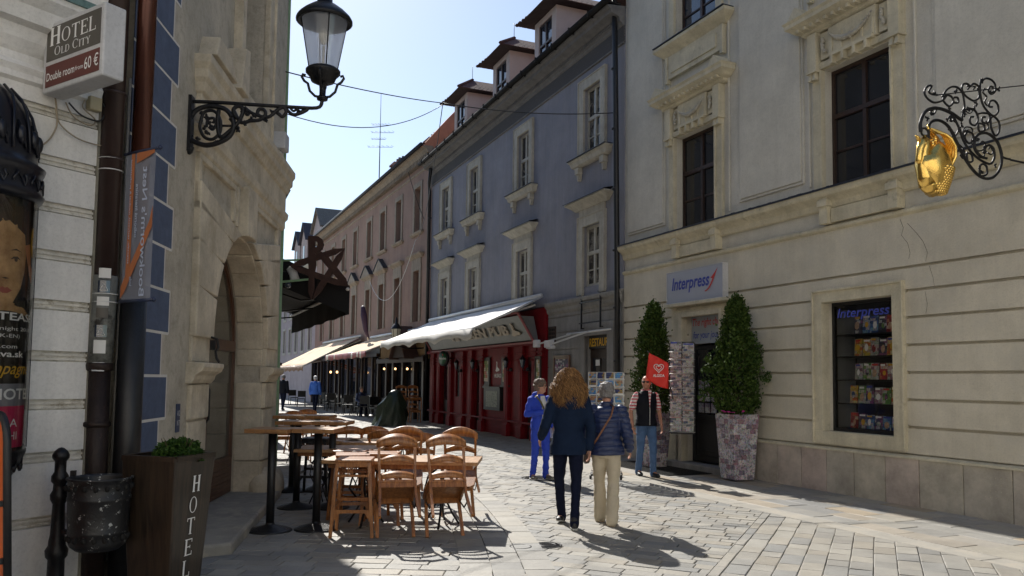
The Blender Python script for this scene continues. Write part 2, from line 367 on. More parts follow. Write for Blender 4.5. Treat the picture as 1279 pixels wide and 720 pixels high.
m_tile = island('roof_tiles', [(.10,.04,.032),(.14,.055,.04),(.075,.035,.03)], .85, .6, .35)
m_roofd = mat('dark_roof', (.055,.04,.038), .8, var=.3, scale=8, bump=.6, bscale=25)
m_dorm = mat('dormer_plaster', (.52,.42,.38), .9, var=.08, scale=2, bump=.1)
m_wood = wood('orange_brown_wood', (.47,.19,.052), (.17,.058,.014), .40, (11,11,2.2), .25)
m_woodt = wood('table_top_wood', (.50,.29,.13), (.30,.15,.06), .5, (9,1.2,9), .1)
m_woodb = wood('bar_table_wood', (.42,.21,.08), (.22,.10,.035), .42, (2,9,9), .2)
m_darkw = wood('dark_stained_wood', (.042,.027,.016), (.006,.004,.003), .42, (12,12,.8), .15)
m_cafew = wood('cafe_wood', (.030,.014,.009), (.014,.007,.005), .5, (9,9,1.0))
m_door = wood('brown_door_wood', (.13,.06,.035), (.06,.026,.015), .45, (9,9,1.0), .1)
m_tarp = mat('green_tarpaulin', (.02,.035,.022), .35, var=.3, scale=4, bump=.6, bscale=6, dist=.05)
m_awnw = mat('white_awning_cloth', (.78,.78,.77), .8, var=.05, scale=5)
m_awny = mat('pale_yellow_awning', (.70,.55,.36), .85, var=.12, scale=1.5, patch=((.70,.26,.22), .9, .5, .66))
m_awnr = collage('printed_valance', [(.30,.04,.04),(.65,.6,.5),(.25,.03,.03),(.35,.06,.04)], .25, .4, 4.)
m_awnk = mat('black_awning_cloth', (.004,.004,.005), .85, var=.2, scale=3, bump=.3, bscale=5, dist=.04)
m_alu = mat('white_aluminium', (.62,.62,.60), .4, .2, var=.08, scale=6)
m_silver = mat('silver_sign_face', (.36,.38,.44), .5, .1, var=.05, scale=2)
m_navy = mat('navy_letters', (.03,.05,.32), .5, var=.05)
m_redl = mat('red_letters', (.50,.03,.025), .5, var=.05)
m_whl = mat('white_letters', (.82,.82,.80), .6, var=.03)
m_yel = mat('yellow_letters', (.62,.36,.02), .6, var=.05)
m_signw = mat('white_sign_case', (.60,.60,.61), .45, var=.06, scale=3, streak=.1)
m_signg = mat('grey_brown_sign_panel', (.085,.075,.062), .5, var=.1)
m_signr = mat('maroon_sign_panel', (.11,.022,.015), .5, var=.1)
m_gold = mat('gold_leaf', (.95,.62,.17), .2, 1., var=.12, scale=9, bump=.25, bscale=45)
m_rust = mat('rusted_steel', (.055,.026,.02), .75, .3, var=.35, scale=7, bump=.5, bscale=40)
m_green = mat('pale_green_paint', (.18,.30,.17), .55, var=.2, scale=6)
m_orange = mat('orange_board', (.60,.11,.012), .55, var=.06, scale=3)
m_flag = mat('red_flag_cloth', (.75,.035,.022), .65, var=.06, scale=5)
m_leaf = island('thuja_foliage', [(.020,.045,.010),(.045,.085,.016),(.085,.13,.028),(.03,.055,.012)], .7, .1, .3, spec=.12)
m_box = island('boxwood_leaves', [(.015,.04,.008),(.035,.08,.014),(.06,.115,.022)], .6, .1, .3, spec=.15)
m_stem = mat('bark', (.09,.06,.04), .9, bump=.4)
m_paperw = collage('newspaper_print', [(.52,.50,.46),(.46,.45,.43),(.16,.17,.20),(.54,.52,.49),(.30,.24,.20),(.50,.48,.42),(.12,.15,.22),(.50,.49,.47)], .075, .045, 420., dark=.6)
m_coll = collage('magazine_cover_wrap', [(.62,.58,.60),(.34,.28,.34),(.68,.64,.63),(.60,.55,.58),(.33,.20,.24),(.46,.38,.43),(.52,.50,.52),(.24,.20,.26),(.44,.44,.5),(.5,.47,.48)], .12, .085, 500., dark=.7)
mags = [collage('magazine_%s' % n, c, .07, .05, 120., seed=i*3.1, dark=.45) for i, (n, c) in enumerate([
 ('blue', [(.06,.16,.45),(.5,.5,.55),(.03,.08,.25),(.2,.4,.6)]), ('red', [(.5,.05,.06),(.6,.5,.4),(.3,.03,.04),(.55,.2,.1)]),
 ('green', [(.12,.3,.08),(.5,.5,.45),(.2,.4,.1),(.6,.6,.5)]), ('yellow', [(.65,.45,.06),(.5,.4,.3),(.6,.15,.05),(.7,.6,.3)]),
 ('pale', [(.6,.58,.55),(.5,.4,.4),(.4,.45,.4),(.3,.15,.2)]), ('dark', [(.05,.05,.08),(.3,.1,.25),(.1,.1,.15),(.5,.5,.5)])])]
cards = [collage('postcard_%s' % n, c, .05, .035, 60., seed=i*1.7, dark=.3) for i, (n, c) in enumerate([
 ('sky', [(.10,.30,.62),(.12,.32,.6),(.5,.4,.25),(.2,.35,.55)]), ('town', [(.5,.35,.2),(.2,.4,.6),(.4,.2,.1),(.15,.3,.55)]), ('night', [(.03,.05,.15),(.3,.2,.08),(.05,.06,.2),(.4,.3,.1)])])]
m_paper = mat('white_card', (.68,.67,.64), .7, var=.05)
def skin(n, c): return mat(n, c, .5, var=.06, scale=20, spec=.4)
m_skin = skin('skin', (.50,.26,.18)); m_skin2 = skin('tanned_skin', (.42,.20,.13))
m_cn = mat('navy_jacket_cloth', (.008,.018,.045), .8, var=.15, scale=10, bump=.3, bscale=200, spec=.15)
m_jn = mat('dark_navy_jeans', (.006,.009,.026), .8, var=.2, scale=15, bump=.3, bscale=250, spec=.15)
m_puf = mat('navy_puffer_nylon', (.014,.026,.085), .42, var=.15, scale=8, bump=.25, bscale=40)
m_bei = mat('beige_trouser_cloth', (.52,.45,.33), .85, var=.06, scale=8, bump=.2, bscale=100)
m_cob = mat('cobalt_blue_cloth', (.02,.06,.50), .75, var=.1, scale=8, bump=.2, bscale=100)
m_den = mat('blue_denim', (.06,.12,.24), .85, var=.2, scale=9, bump=.3, bscale=250)
m_vest = mat('black_quilted_vest', (.006,.007,.012), .7, var=.2, scale=10, spec=.2)
m_tee = mat('white_tee', (.7,.7,.68), .8)
m_shoe = mat('dark_shoe', (.012,.012,.014), .5); m_shoeb = mat('tan_shoe', (.35,.24,.15), .6); m_shoeg = mat('grey_trainer', (.16,.15,.11), .7, var=.5, scale=30)
m_hairc = island('golden_brown_curls', [(.08,.032,.010),(.20,.09,.026),(.50,.28,.10),(.13,.055,.016),(.36,.18,.06)], .5, .1, .2)
m_hairg = mat('grey_hair', (.20,.19,.185), .6, var=.5, scale=45, bump=.6, bscale=80); m_hairb = mat('ash_brown_hair', (.16,.11,.08), .6, var=.5, scale=45, bump=.6, bscale=80)
m_leather = mat('brown_leather', (.18,.07,.03), .5); m_bag = mat('taupe_leather', (.10,.07,.055), .5, var=.2)
m_sole = mat('pale_sole', (.45,.44,.40), .7)
m_lamp = emis('warm_bulb', (1.,.60,.26), 2.2)
m_bulb = mat('frosted_bulb', (.75,.70,.55), .3)
# ================================================================ GROUND
m_earth = mat('packed_joint_sand', (.16,.145,.12), .95, var=.3, scale=8)
PV = [(.23,.225,.21),(.335,.315,.275),(.28,.272,.25),(.37,.35,.305),(.315,.285,.235),(.25,.25,.24),(.345,.325,.285)]
m_pav = island('paving_stone', PV, .62, .55, .3, 30); m_flags = island('flag_stone', [(.235,.235,.23),(.38,.35,.29),(.29,.285,.27),(.38,.31,.22),(.355,.34,.31)], .62, .5, .3, 25)
m_strip = mat('worn_concrete_strip', (.34,.32,.28), .8, var=.2, scale=3, bump=.5, bscale=30, patch=((.36,.32,.26), 3, .5, .7))
g = MB(); g.add([(-300,-60,-.035),(300,-60,-.035),(300,600,-.035),(-300,600,-.035)], [(0,1,2,3)])
tag(g.build('ground', m_earth), kind='structure')
def stones(name, org, ang, u0, u1, v0, v1, du, dv, keep, material, clips=(), gap=.0055, off=.5, along='u', z=0., jit=.0025):
    """courses of loose stones; u along the course, v across"""
    bm = bmesh.new(); ca, sa = math.cos(ang), math.sin(ang)
    rnd = random.Random(hash(name) % 1000 if False else len(name)*13+int(abs(org[0])*10))
    v = v0; row = 0
    while v < v1:
        u = u0+(row % 2)*du*off+rnd.uniform(-.04,.04); hgt = dv
        while u < u1:
            L = du*rnd.uniform(.72, 1.25)
            cu, cv = u+L/2, v+hgt/2; x = org[0]+cu*ca-cv*sa; y = org[1]+cu*sa+cv*ca
            if keep(x, y):
                a, b_, c_, d_ = u+gap/2, u+L-gap/2, v+gap/2, v+hgt-gap/2
                zt = z+rnd.uniform(-jit, jit); tx = rnd.uniform(-.002,.002); ty = rnd.uniform(-.002,.002); e = .006
                j = lambda: rnd.uniform(-.0025,.0025)
                P8 = []
                for (q, w_, zz) in ((a,c_,-1),(b_,c_,-1),(b_,d_,-1),(a,d_,-1),(a,c_,0),(b_,c_,0),(b_,d_,0),(a,d_,0),(a+e,c_+e,1),(b_-e,c_+e,1),(b_-e,d_-e,1),(a+e,d_-e,1)):
                    qx = q+j(); wx = w_+j(); X = org[0]+qx*ca-wx*sa; Y = org[1]+qx*sa+wx*ca
                    Z = z-.03 if zz < 0 else (zt-.006 if zz == 0 else zt+tx*(1 if q > cu else -1)+ty*(1 if w_ > cv else -1))
                    P8.append(bm.verts.new((X, Y, Z)))
                for k in range(4):
                    bm.faces.new((P8[k], P8[(k+1)%4], P8[(k+1)%4+4], P8[k+4])); bm.faces.new((P8[k+4], P8[(k+1)%4+4], P8[(k+1)%4+8], P8[k+8]))
                bm.faces.new(P8[8:12])
            u += L
        v += dv; row += 1
    for co, no in clips:
        bmesh.ops.bisect_plane(bm, geom=bm.verts[:]+bm.edges[:]+bm.faces[:], plane_co=co, plane_no=no, clear_outer=True)
    me = bpy.data.meshes.new(name); bm.to_mesh(me); bm.free(); me.materials.append(material)
    o = bpy.data.objects.new(name, me); COL.objects.link(o); return tag(o, kind='structure')
def wl(W, x, y):  # world -> wall local
    dx, dy = x-W.p[0], y-W.p[1]; return (dx*W.r[0]+dy*W.r[1], -dx*W.r[1]+dy*W.r[0])
nC = Vector((-WC.r[1], WC.r[0], 0))   # into the cream wall
def pc(y): p = WC.w(5, y); return (p.x, p.y, 0)
# flags beside the cream wall, gutter strip, main paving
stones('pavement', WC.p, WC.ang, -1, 17, -2.0, 0.1, .62, .34, lambda x, y: y < 19, m_flags, [(pc(-2.0), -nC), (pc(.03), nC), ((0,17.6,0),(0,1,0))])
stones('pavement_edge', WC.p, WC.ang, -1, 17, -2.32, -2.0, 1.3, .32, lambda x, y: True, m_strip, [((0,17.6,0),(0,1,0))], gap=.004, jit=.001)
e = Vector((math.sin(R(24.5)), math.cos(R(24.5)))); ea = math.atan2(e.y, e.x); bp0 = G(905, 694)
side = lambda x, y: (x-bp0[0])*e.y-(y-bp0[1])*e.x      # >0 right of the seam
CA = (-32.95, 4.5)
ra = lambda x, y: math.hypot(x-CA[0], y-CA[1])
RIN, ROUT = 32.62, 33.46
lim = lambda x, y: wl(WC, x, y)[1] < -2.1
sn = Vector((e.y, -e.x, 0)); b3 = Vector((bp0[0], bp0[1], 0))
stones('street', (bp0[0], bp0[1]), ea, -10, 9, -6.5, .3, .34, .20, lambda x, y: side(x, y) > -.3 and lim(x, y) and y < 17.6, m_pav, [(pc(-2.325), nC), (b3+sn*.004, -sn)], off=.3)
stones('street', (0, 0), ea-R(90), -13, 13, 2, 36, .31, .165, lambda x, y: (side(x, y) <= .4) and lim(x, y) and (ra(x, y) > ROUT-.25 or y > 15) and x > -12.5 and y < 17.6, m_pav, [(b3-sn*.004, sn), (pc(-2.325), nC)], off=.5)
stones('street', (0, 0), ea-R(90), -18, 9, 14, 37, .31, .165, lambda x, y: (side(x, y) > -.5 or y > 17) and (y >= 17 and y < 36) and x > -14 and wl(WC, x, y)[1] < .3 if y < 18 else y < 36 and x > -14, m_pav, [((0,17.6,0),(0,-1,0))], off=.5)
stones('street', (0, 0), R(-4), -9, 4, 3, 15.2, .34, .19, lambda x, y: ra(x, y) < RIN+.2 and x < 1.5 and y < 15.3, m_pav, off=.5)
# curved channel of long stones
cur = MB(); rr = random.Random(5)
for k in range(3):
    r0 = RIN+k*.28; a = R(-4)
    while a < R(19):
        da = rr.uniform(.26,.42)/33; g_ = .0035/33*1.5; z = rr.uniform(.006,.010); vs = []
        for zz in (-.03, z):
            for (q, r_) in ((a+g_, r0+.005), (a+g_, r0+.275), (a+da-g_, r0+.275), (a+da-g_, r0+.005)):
                vs.append((CA[0]+r_*math.cos(q), CA[1]+r_*math.sin(q), zz))
        cur.add(vs, [(4,5,6,7),(0,1,5,4),(1,2,6,5),(2,3,7,6),(3,0,4,7)]); a += da
tag(cur.build('street', m_pav, fix=True), kind='structure')
far, nt, b = base('far_paving', .7); tc = nn(nt, 'ShaderNodeTexCoord'); br = nn(nt, 'ShaderNodeTexBrick'); br.inputs['Scale'].default_value = 1
br.inputs['Brick Width'].default_value = .36; br.inputs['Row Height'].default_value = .19; br.inputs['Mortar Size'].default_value = .006
br.inputs['Color1'].default_value = rgba((.28,.27,.24)); br.inputs['Color2'].default_value = rgba((.40,.375,.33)); br.inputs['Mortar'].default_value = rgba((.14,.13,.11))
nt.links.new(tc.outputs['Object'], br.inputs['Vector']); nt.links.new(br.outputs['Color'], b.inputs['Base Color'])
fs = MB(); fs.add([(-90,14,-.012),(12,14,-.012),(12,140,-.012),(-90,140,-.012)], [(0,1,2,3)]); tag(fs.build('far_street', far), kind='structure')
# manhole covers
for i, (px, py, r_, lab) in enumerate(((650,684,.17,'round iron manhole cover in the curved paving channel, nearer the tables'), (684,681.5,.13,'small round iron cover right of the larger manhole cover'), (677,598,.33,'flat iron cover set in the paving by the feet of the woman in cobalt blue'))):
    c = G(px, py); t = empty('manhole_cover', (c[0], c[1], .0), 0, lab, 'manhole cover')
    m = MB(); m.lathe([(r_*1.12,-.03),(r_*1.12,.006),(r_,.008),(r_,.002)], n=32); m.build('frame_ring', m_iron, t)
    m = MB(); m.lathe([(0,.004),(r_*.97,.004),(r_*.97,-.02)], n=32)
    for q in range(-4, 5):
        h = math.sqrt(max(0, (r_*.9)**2-(q*r_*.2)**2)); m.box(-h, h, q*r_*.2-r_*.03, q*r_*.2+r_*.03, .0035, .009)
    m.lathe([(r_*.55,.004),(r_*.57,.011),(r_*.66,.011),(r_*.68,.004)], n=28); m.build('cover', m_iron, t)

# ================================================================ FACADE KIT
def holed(mb, x0, x1, z0, z1, y1, holes, bands=None, yf=0.):
    """slab of wall from the front yf (or per band) back to y1, minus openings"""
    xs = sorted(set([x0, x1]+[h[i] for h in holes for i in (0, 1) if x0 < h[i] < x1]))
    bands = bands or [(z0, z1, yf)]
    zs = sorted(set([z0, z1]+[h[i] for h in holes for i in (2, 3) if z0 < h[i] < z1]+[b_[i] for b_ in bands for i in (0, 1) if z0 <= b_[i] <= z1]))
    for j in range(len(zs)-1):
        zc = (zs[j]+zs[j+1])/2; y = next((b_[2] for b_ in bands if b_[0] <= zc <= b_[1]), yf); i = 0; run = None
        for i in range(len(xs)-1):
            xc = (xs[i]+xs[i+1])/2; inside = any(h[0] < xc < h[1] and h[2] < zc < h[3] for h in holes)
            if not inside: run = [xs[i] if run is None else run[0], xs[i+1]]
            if inside or i == len(xs)-2:
                if run: mb.box(run[0], run[1], y, y1, zs[j], zs[j+1])
                run = None
WIN = {}
def window(par, x0, x1, z0, z1, y, fm, gm, mull=1, trans=.62, fw=.055, curtain=True, low=True, half=True):
    """casement: frame > pane"""
    m = MB(); t = .05
    m.box(x0, x1, y, y+t, z0, z0+fw); m.box(x0, x1, y, y+t, z1-fw, z1); m.box(x0, x0+fw, y, y+t, z0+fw, z1-fw); m.box(x1-fw, x1, y, y+t, z0+fw, z1-fw)
    xm = (x0+x1)/2; zt = z0+(z1-z0)*trans
    if mull: m.box(xm-fw*.55, xm+fw*.55, y-.012, y+t, z0+fw, z1-fw)
    if trans: m.box(x0+fw, x1-fw, y-.02, y+t, zt-fw*.6, zt+fw*.6)
    if low:
        zb = z0+(zt-z0)*.5; m.box(x0+fw, x1-fw, y+.006, y+t, zb-.016, zb+.016)
        if half: zb = zt+(z1-zt)*.5; m.box(x0+fw, x1-fw, y+.006, y+t, zb-.012, zb+.012) if z1-zt > .8 else None
    f = m.build('window', fm, par)
    p = MB(); p.box(x0+fw*.5, x1-fw*.5, y+.03, y+.04, z0+fw*.5, z1-fw*.5); p.build('pane', gm, f); WIN[(par.name, round(x0, 3), round(z0, 3))] = f
    return f
def winof(par, w_): return WIN.get((par.name, round(w_[0], 3), round(w_[2], 3)), par)
def surround(m, x0, x1, z0, z1, w, out, yb=.02, bottom=True, step=.0):
    m.box(x0-w, x0, -out, yb, z0, z1+w); m.box(x1, x1+w, -out, yb, z0, z1+w); m.box(x0, x1, -out, yb, z1, z1+w)
    if bottom: m.box(x0-w, x1+w, -out, yb, z0-w, z0)
    if step:
        s = .03; o2 = out+step
        m.box(x0-w-.002, x0-w+s, -o2, yb, z0-(w if bottom else 0), z1+w+.002); m.box(x1+w-s, x1+w+.002, -o2, yb, z0-(w if bottom else 0), z1+w+.002); m.box(x0-w+s, x1+w-s, -o2, yb, z1+w-s, z1+w+.002)
def mould(m, x0, x1, prof, ret=True):
    """horizontal moulding, prof = [(out, z)...] bottom to top, closed to the wall; ends return"""
    n = len(prof); vs = []
    for o, z in prof:
        vs += [(x0-(o if ret else 0), -o, z), (x1+(o if ret else 0), -o, z)]
    for o, z in prof: vs += [(x0-(o if ret else 0), .02, z), (x1+(o if ret else 0), .02, z)]
    fs = []
    for i in range(n-1):
        fs.append((2*i, 2*i+1, 2*i+3, 2*i+2)); fs.append((2*i, 2*i+2, 2*n+2*i+2, 2*n+2*i)); fs.append((2*i+1, 2*n+2*i+1, 2*n+2*i+3, 2*i+3))
    fs.append((0, 2*n, 2*n+1, 1)); fs.append((2*n-2, 2*n-1, 4*n-1, 4*n-2))
    m.add(vs, fs)

# ================================================================ CREAM HOUSE (right)
CRx1 = 17.5
house = wthing('cream_house', WC, 0, label='cream rusticated corner house with stucco panels, garlanded windows and stone plinth', cat='building')
gw = [(5.88,7.20,.92,2.92)]; door = (2.32,3.5,.12,2.97)
uw = [(1.97,3.27,4.74,6.62),(5.95,7.25,4.74,6.62),(10.0,11.1,4.74,6.62),(13.9,15.,4.74,6.62)]
tw = [(a, b_, 8.62, 10.4) for a, b_, _, _ in uw]
holes = gw+[door]+uw+tw+[(9.95,11.05,.92,2.92),(13.8,14.9,.92,2.92)]
gz = [.69,1.07,1.445,1.82,2.2,2.585,2.96,3.29]
bands = []; z = .66
for q in gz:
    bands += [(z, q-.02, 0.), (q-.02, q+.02, .055)]; z = q+.02
bands += [(z, 4.1, 0.)]
m = MB(); holed(m, 0, CRx1, .0, 4.1, .6, holes, bands, .03); m.build('ground_storey_wall', m_cream, house)
m = MB(); holed(m, 0, CRx1, 4.1, 12.2, .6, holes, None, .03); m.build('upper_wall', m_cream_up, house)
# raised stucco panels between windows
m = MB()
for a, b_ in ((.18,1.52),(3.95,5.45),(7.95,9.3),(11.8,13.2)):
    m.mark()
    m.prism([(a,4.95),(b_,4.95),(b_,11.4),(a,11.4)], -.012, .035)
    for (c0, c1, d0, d1) in ((a-.05,a,4.9,11.45),(b_,b_+.05,4.9,11.45),(a,b_,4.9,4.95),(a,b_,11.4,11.45)): m.box(c0, c1, .005, .035, d0, d1)
m.build('stucco_panel', m_cream_up, house, bevel=.012); m = MB()
for a in (1.72,3.62,5.62,7.62,9.52,11.55): m.mark(); m.box(a-.02, a+.02, -.0, .035, 4.8, 11.6)
m.build('wall_strip', m_cream_up, house, bevel=.012)
# plinth of stone slabs
m = MB(); xs = [0,.62,1.15,1.78]; x = 3.74
m.mark()
sl = [3.74,4.38,4.9,5.43,5.96,6.49,7.05,7.6,8.25,8.9]+[9.6+.68*k for k in range(12)]
for i_, (a, b_) in enumerate(list(zip(xs, xs[1:]))+list(zip(sl, sl[1:]))):
    if i_ == 3: m.mark()
    m.box(a+.006, b_-.006, -.055-random.uniform(0,.008), .03, -.05, .64)
m.build('plinth', m_slab, house, bevel=.008)
m = MB(); mould(m, 3.74, CRx1, [(.03,.632),(.075,.64),(.07,.668),(.012,.69)], False); mould(m, 0, 1.78, [(.03,.632),(.075,.64),(.07,.668),(.012,.69)], False)
for k in range(24): m.tube([(8.55+.07*(k % 6), -.064, .28+.08*(k//6)), (8.55+.07*(k % 6), -.0635, .28+.08*(k//6))], .007, 6)
m.build('plinth_moulding', m_cream_s, house)
# string courses under the first floor
m = MB(); mould(m, 0, CRx1, [(.0,4.02),(.045,4.05),(.05,4.09),(.01,4.12)], False)
mould(m, 0, CRx1, [(.0,4.36),(.03,4.38),(.05,4.47),(.10,4.52),(.16,4.56),(.18,4.6),(.18,4.66),(.0,4.69)], False)
for c0, c1 in ((2.0,3.4),(5.95,7.4),(9.85,11.3),(13.8,15.2)):
    for a in (c0, c1-.16): m.box(a, a+.16, -.13, .03, 4.13, 4.55); m.box(a-.02, a+.18, -.16, .03, 4.4, 4.5)
    m.box(c0+.18, c1-.18, -.07, .03, 4.14, 4.36)
m.build('string_course', m_cream_s, house, bevel=.006)
m = MB(); m.add([(0,-.2,4.672),(CRx1,-.2,4.672),(CRx1,.03,4.715),(0,.03,4.715),(0,-.2,4.662),(CRx1,-.2,4.662)], [(0,1,2,3),(4,5,1,0)])
m.box(0, CRx1, -.2, -.185, 4.65, 4.68); rq = random.Random(3)
for k in range(240):
    a = rq.uniform(0, CRx1); m.box(a, a+rq.uniform(.03,.14), .0, .028, 4.70, 4.72+rq.uniform(0,.035))
m.build('ledge_flashing', m_flash, house)
# door and shop window surrounds
m = MB()
x0, x1, z0, z1 = gw[0]
for (c0, c1) in ((5.88,7.20),(9.95,11.05),(13.8,14.9)): m.mark(); surround(m, c0+.004, c1-.004, .924, 2.916, .194, .045, .12, bottom=True, step=.025)
m.build('window_surround', m_cream_s, house, bevel=.006)
m = MB()
for w_, o_ in ((.46,.03),(.34,.07),(.22,.10),(.1,.13)):
    a, b_, zt = 2.32-w_, 3.5+w_*.5, 2.97+w_*.38
    m.box(a, a+.11, -o_, .02, .1, zt); m.box(b_-.08, b_, -o_, .02, .1, zt); m.box(a+.11, b_-.08, -o_, .02, zt-.09, zt)
m.box(1.82, 2.32, -.1, .02, -.02, .62); m.box(3.5, 3.74, -.1, .02, -.02, .62)
m.box(1.84, 4.02, -.2, .02, 3.135, 3.2)
m.build('door_surround', m_cream_s, house, bevel=.008)
m = MB(); m.box(2.0, 3.85, -.3, .5, -.02, .12); m.build('door_step', m_ash, house, bevel=.015)
# shop door leaf
m = MB(); m.box(2.32,2.42,.14,.2,.12,2.36); m.box(3.4,3.5,.14,.2,.12,2.36); m.box(2.42,3.4,.14,.2,2.28,2.36); m.box(2.42,3.4,.15,.2,.12,.25); m.box(2.42,3.4,.16,.2,.25,.95); m.box(2.5,3.3,.145,.16,.35,.85); m.box(2.42,3.4,.14,.2,.95,1.03)
d = m.build('door', m_black, house, bevel=.006)
m = MB(); m.box(2.42,3.4,.17,.178,1.03,2.28); m.build('pane', m_glassd, d)
m = MB(); m.tube([(3.34,.13,1.15),(3.34,.08,1.2),(3.34,.08,1.45),(3.34,.13,1.5)], .012); m.build('handle', m_alu, d)
t = wthing('shop_door_notices', WC, 2.5, 1.05, -.16, 'sheets of printed notices stuck low on the black shop door glass', 'notice')
m = MB(); rq = random.Random(8)
for i in range(3):
    for j in range(3): m.box(.0+i*.19, .16+i*.19, -.002, .001, .02+j*.22, .2+j*.22)
m.build('sheets', m_coll, t)
t = wthing('transom_sign', WC, 2.36, 2.4, -.1, 'pale panel with red and blue lettering above the black shop door', 'sign')
m = MB(); m.box(0, 1.1, 0, .03, 0, .56); m.build('panel', mat('pale_grey_panel', (.34,.37,.40), .5), t)
m = MB(); text(m, 'The right choice', .03, .3, 1.03, .19, -.003, .01, .18); m.build('red_lettering', m_redl, t)
m = MB(); text(m, 'for your journey', .06, .06, 1.0, .18, -.003, .01, .18); m.build('blue_lettering', m_navy, t)
# upper windows with aediculed hoods
for (x0, x1, z0, z1) in uw+tw:
    gm = m_glassd if z0 < 8 else m_glassb
    window(house, x0, x1, z0, z1, .17, m_frameb, gm, 1, .6, .06, half=False)
for (x0, x1, z0, z1) in uw:
    m = MB()
    m.box(x0-.2, x0-.03, -.03, .03, z0-.02, z1+.02); m.box(x1+.03, x1+.2, -.03, .03, z0-.02, z1+.02); m.box(x0-.03, x0, -.06, .03, z0-.02, z1); m.box(x1, x1+.03, -.06, .03, z0-.02, z1)
    m.box(x0-.2, x1+.2, -.05, .03, z1+.02, z1+.12)
    # consoles with guttae
    for c in (x0-.22, x1+.04):
        m.box(c, c+.18, -.12, .03, z1+.02, z1+.62); m.box(c-.015, c+.195, -.14, .03, z1-.02, z1+.02)
        for k in range(2):
            q = c+.01+k*.09; m.add([(q,-.13,z1-.14),(q+.07,-.13,z1-.14),(q+.055,-.1,z1-.02),(q+.015,-.1,z1-.02),(q,.02,z1-.14),(q+.07,.02,z1-.14),(q+.055,.02,z1-.02),(q+.015,.02,z1-.02)], [(0,1,2,3),(1,5,6,2),(0,3,7,4),(0,4,5,1)])
    m.box(x0+.0, x0+.17, -.05, .03, z1+.16, z1+.58); m.box(x1-.17, x1, -.05, .03, z1+.16, z1+.58)
    a, b_ = x0+.2, x1-.2; m.box(a, b_, -.09, .03, z1+.14, z1+.6)
    m.box(a+.04, b_-.04, -.13, .03, z1+.12, z1+.17)
    for k in range(4): m.box(a+.06+k*(b_-a-.16)/3.4, a+.11+k*(b_-a-.16)/3.4, -.13, .03, z1+.0, z1+.12)
    for k in range(5):
        q = a+.05+k*(b_-a-.12)/4; m.box(q, q+.035, -.105, .03, z1+.18, z1+.42+.04*(k % 2))
    mould(m, x0-.24, x1+.24, [(.06,z1+.62),(.10,z1+.65),(.11,z1+.69),(.2,z1+.72),(.24,z1+.76),(.3,z1+.8),(.3,z1+.86),(.33,z1+.9),(.02,z1+1.0)])
    for k in range(14): q = x0-.3+k*(x1-x0+.6)/13.; m.box(q-.02, q+.02, -.25, .02, z1+.69, z1+.74)
    m.prism([(x1+.1,z1+.9),(x1+.5,z1+.9),(x1+.3,z1+1.1)], -.3, .02); m.prism([(x0-.5,z1+.9),(x0-.1,z1+.9),(x0-.3,z1+1.1)], -.3, .02)
    m.build('hood', m_cream_s, winof(house, (x0,x1,z0,z1)))
rq = random.Random(4)      # garlands and rosettes
for (x0, x1, z0, z1) in uw:
    m = MB()
    a, b_ = x0+.24, x1-.24
    for k in range(26):
        t_ = k/25; q = a+(b_-a)*t_; zz = z1+.5-.2*math.sin(math.pi*t_)**.8; r_ = .018+.022*math.sin(math.pi*t_)
        m.ell((q, -.13, zz), r_*rq.uniform(.8,1.3), r_, r_*rq.uniform(.8,1.3), 7, 5)
    for q in (x0+.085, x1-.085):
        for k in range(7): m.ell((q+rq.uniform(-.03,.03), -.08, z1+.26+k*.035), .035, .03, .03, 7, 5)
    m.build('garland', m_bluet, winof(house, (x0,x1,z0,z1)))
for (x0, x1, z0, z1) in tw:
    m = MB()
    mould(m, x0-.3, x1+.3, [(.04,z0-.24),(.08,z0-.2),(.18,z0-.12),(.22,z0-.08),(.22,z0-.02),(.0,z0)])
    m.box(x0-.2, x1+.2, -.05, .03, z0-.72, z0-.24); m.box(x0-.08, x1+.08, -.075, .03, z0-.62, z0-.34)
    m.box(x0-.28, x0-.2, -.07, .03, z0-.8, z0-.24); m.box(x1+.2, x1+.28, -.07, .03, z0-.8, z0-.24)
    m.box(x0-.2, x0-.03, -.03, .03, z0, z1+.2); m.box(x1+.03, x1+.2, -.03, .03, z0, z1+.2); m.box(x0-.03, x1+.03, -.03, .03, z1, z1+.2)
    m.build('sill', m_cream_s, winof(house, (x0,x1,z0,z1)), bevel=.005)
    m = MB(); m.box(x0-.5, x1+.5, -.24, .02, z0-.004, z0+.012); m.build('sill_flashing', m_flash, winof(house, (x0,x1,z0,z1)))
m = MB(); mould(m, 0, CRx1, [(.0,11.6),(.05,11.65),(.1,11.8),(.25,11.95),(.38,12.05),(.42,12.1),(.42,12.2)], False); m.build('cornice', m_cream_s, house)
m = MB(); m.add([(0,-.5,12.2),(CRx1,-.5,12.2),(CRx1,6,14.6),(0,6,14.6),(0,12,12.2),(CRx1,12,12.2)], [(0,1,2,3),(3,2,5,4)]); m.build('roof', m_tile, house)
m = MB(); m.box(0,.3,.6,12,0,12.2); m.box(CRx1-.3,CRx1,.6,12,0,12.2); m.box(.3,CRx1-.3,11.7,12,0,12.2); m.box(.3,CRx1-.3,.62,.9,3.6,4.4); m.box(.3,5.0,.75,.8,0,12.2);m.box(5.0,CRx1-.3,1.25,1.3,0,12.2); m.build('inner_walls', m_dark, house)
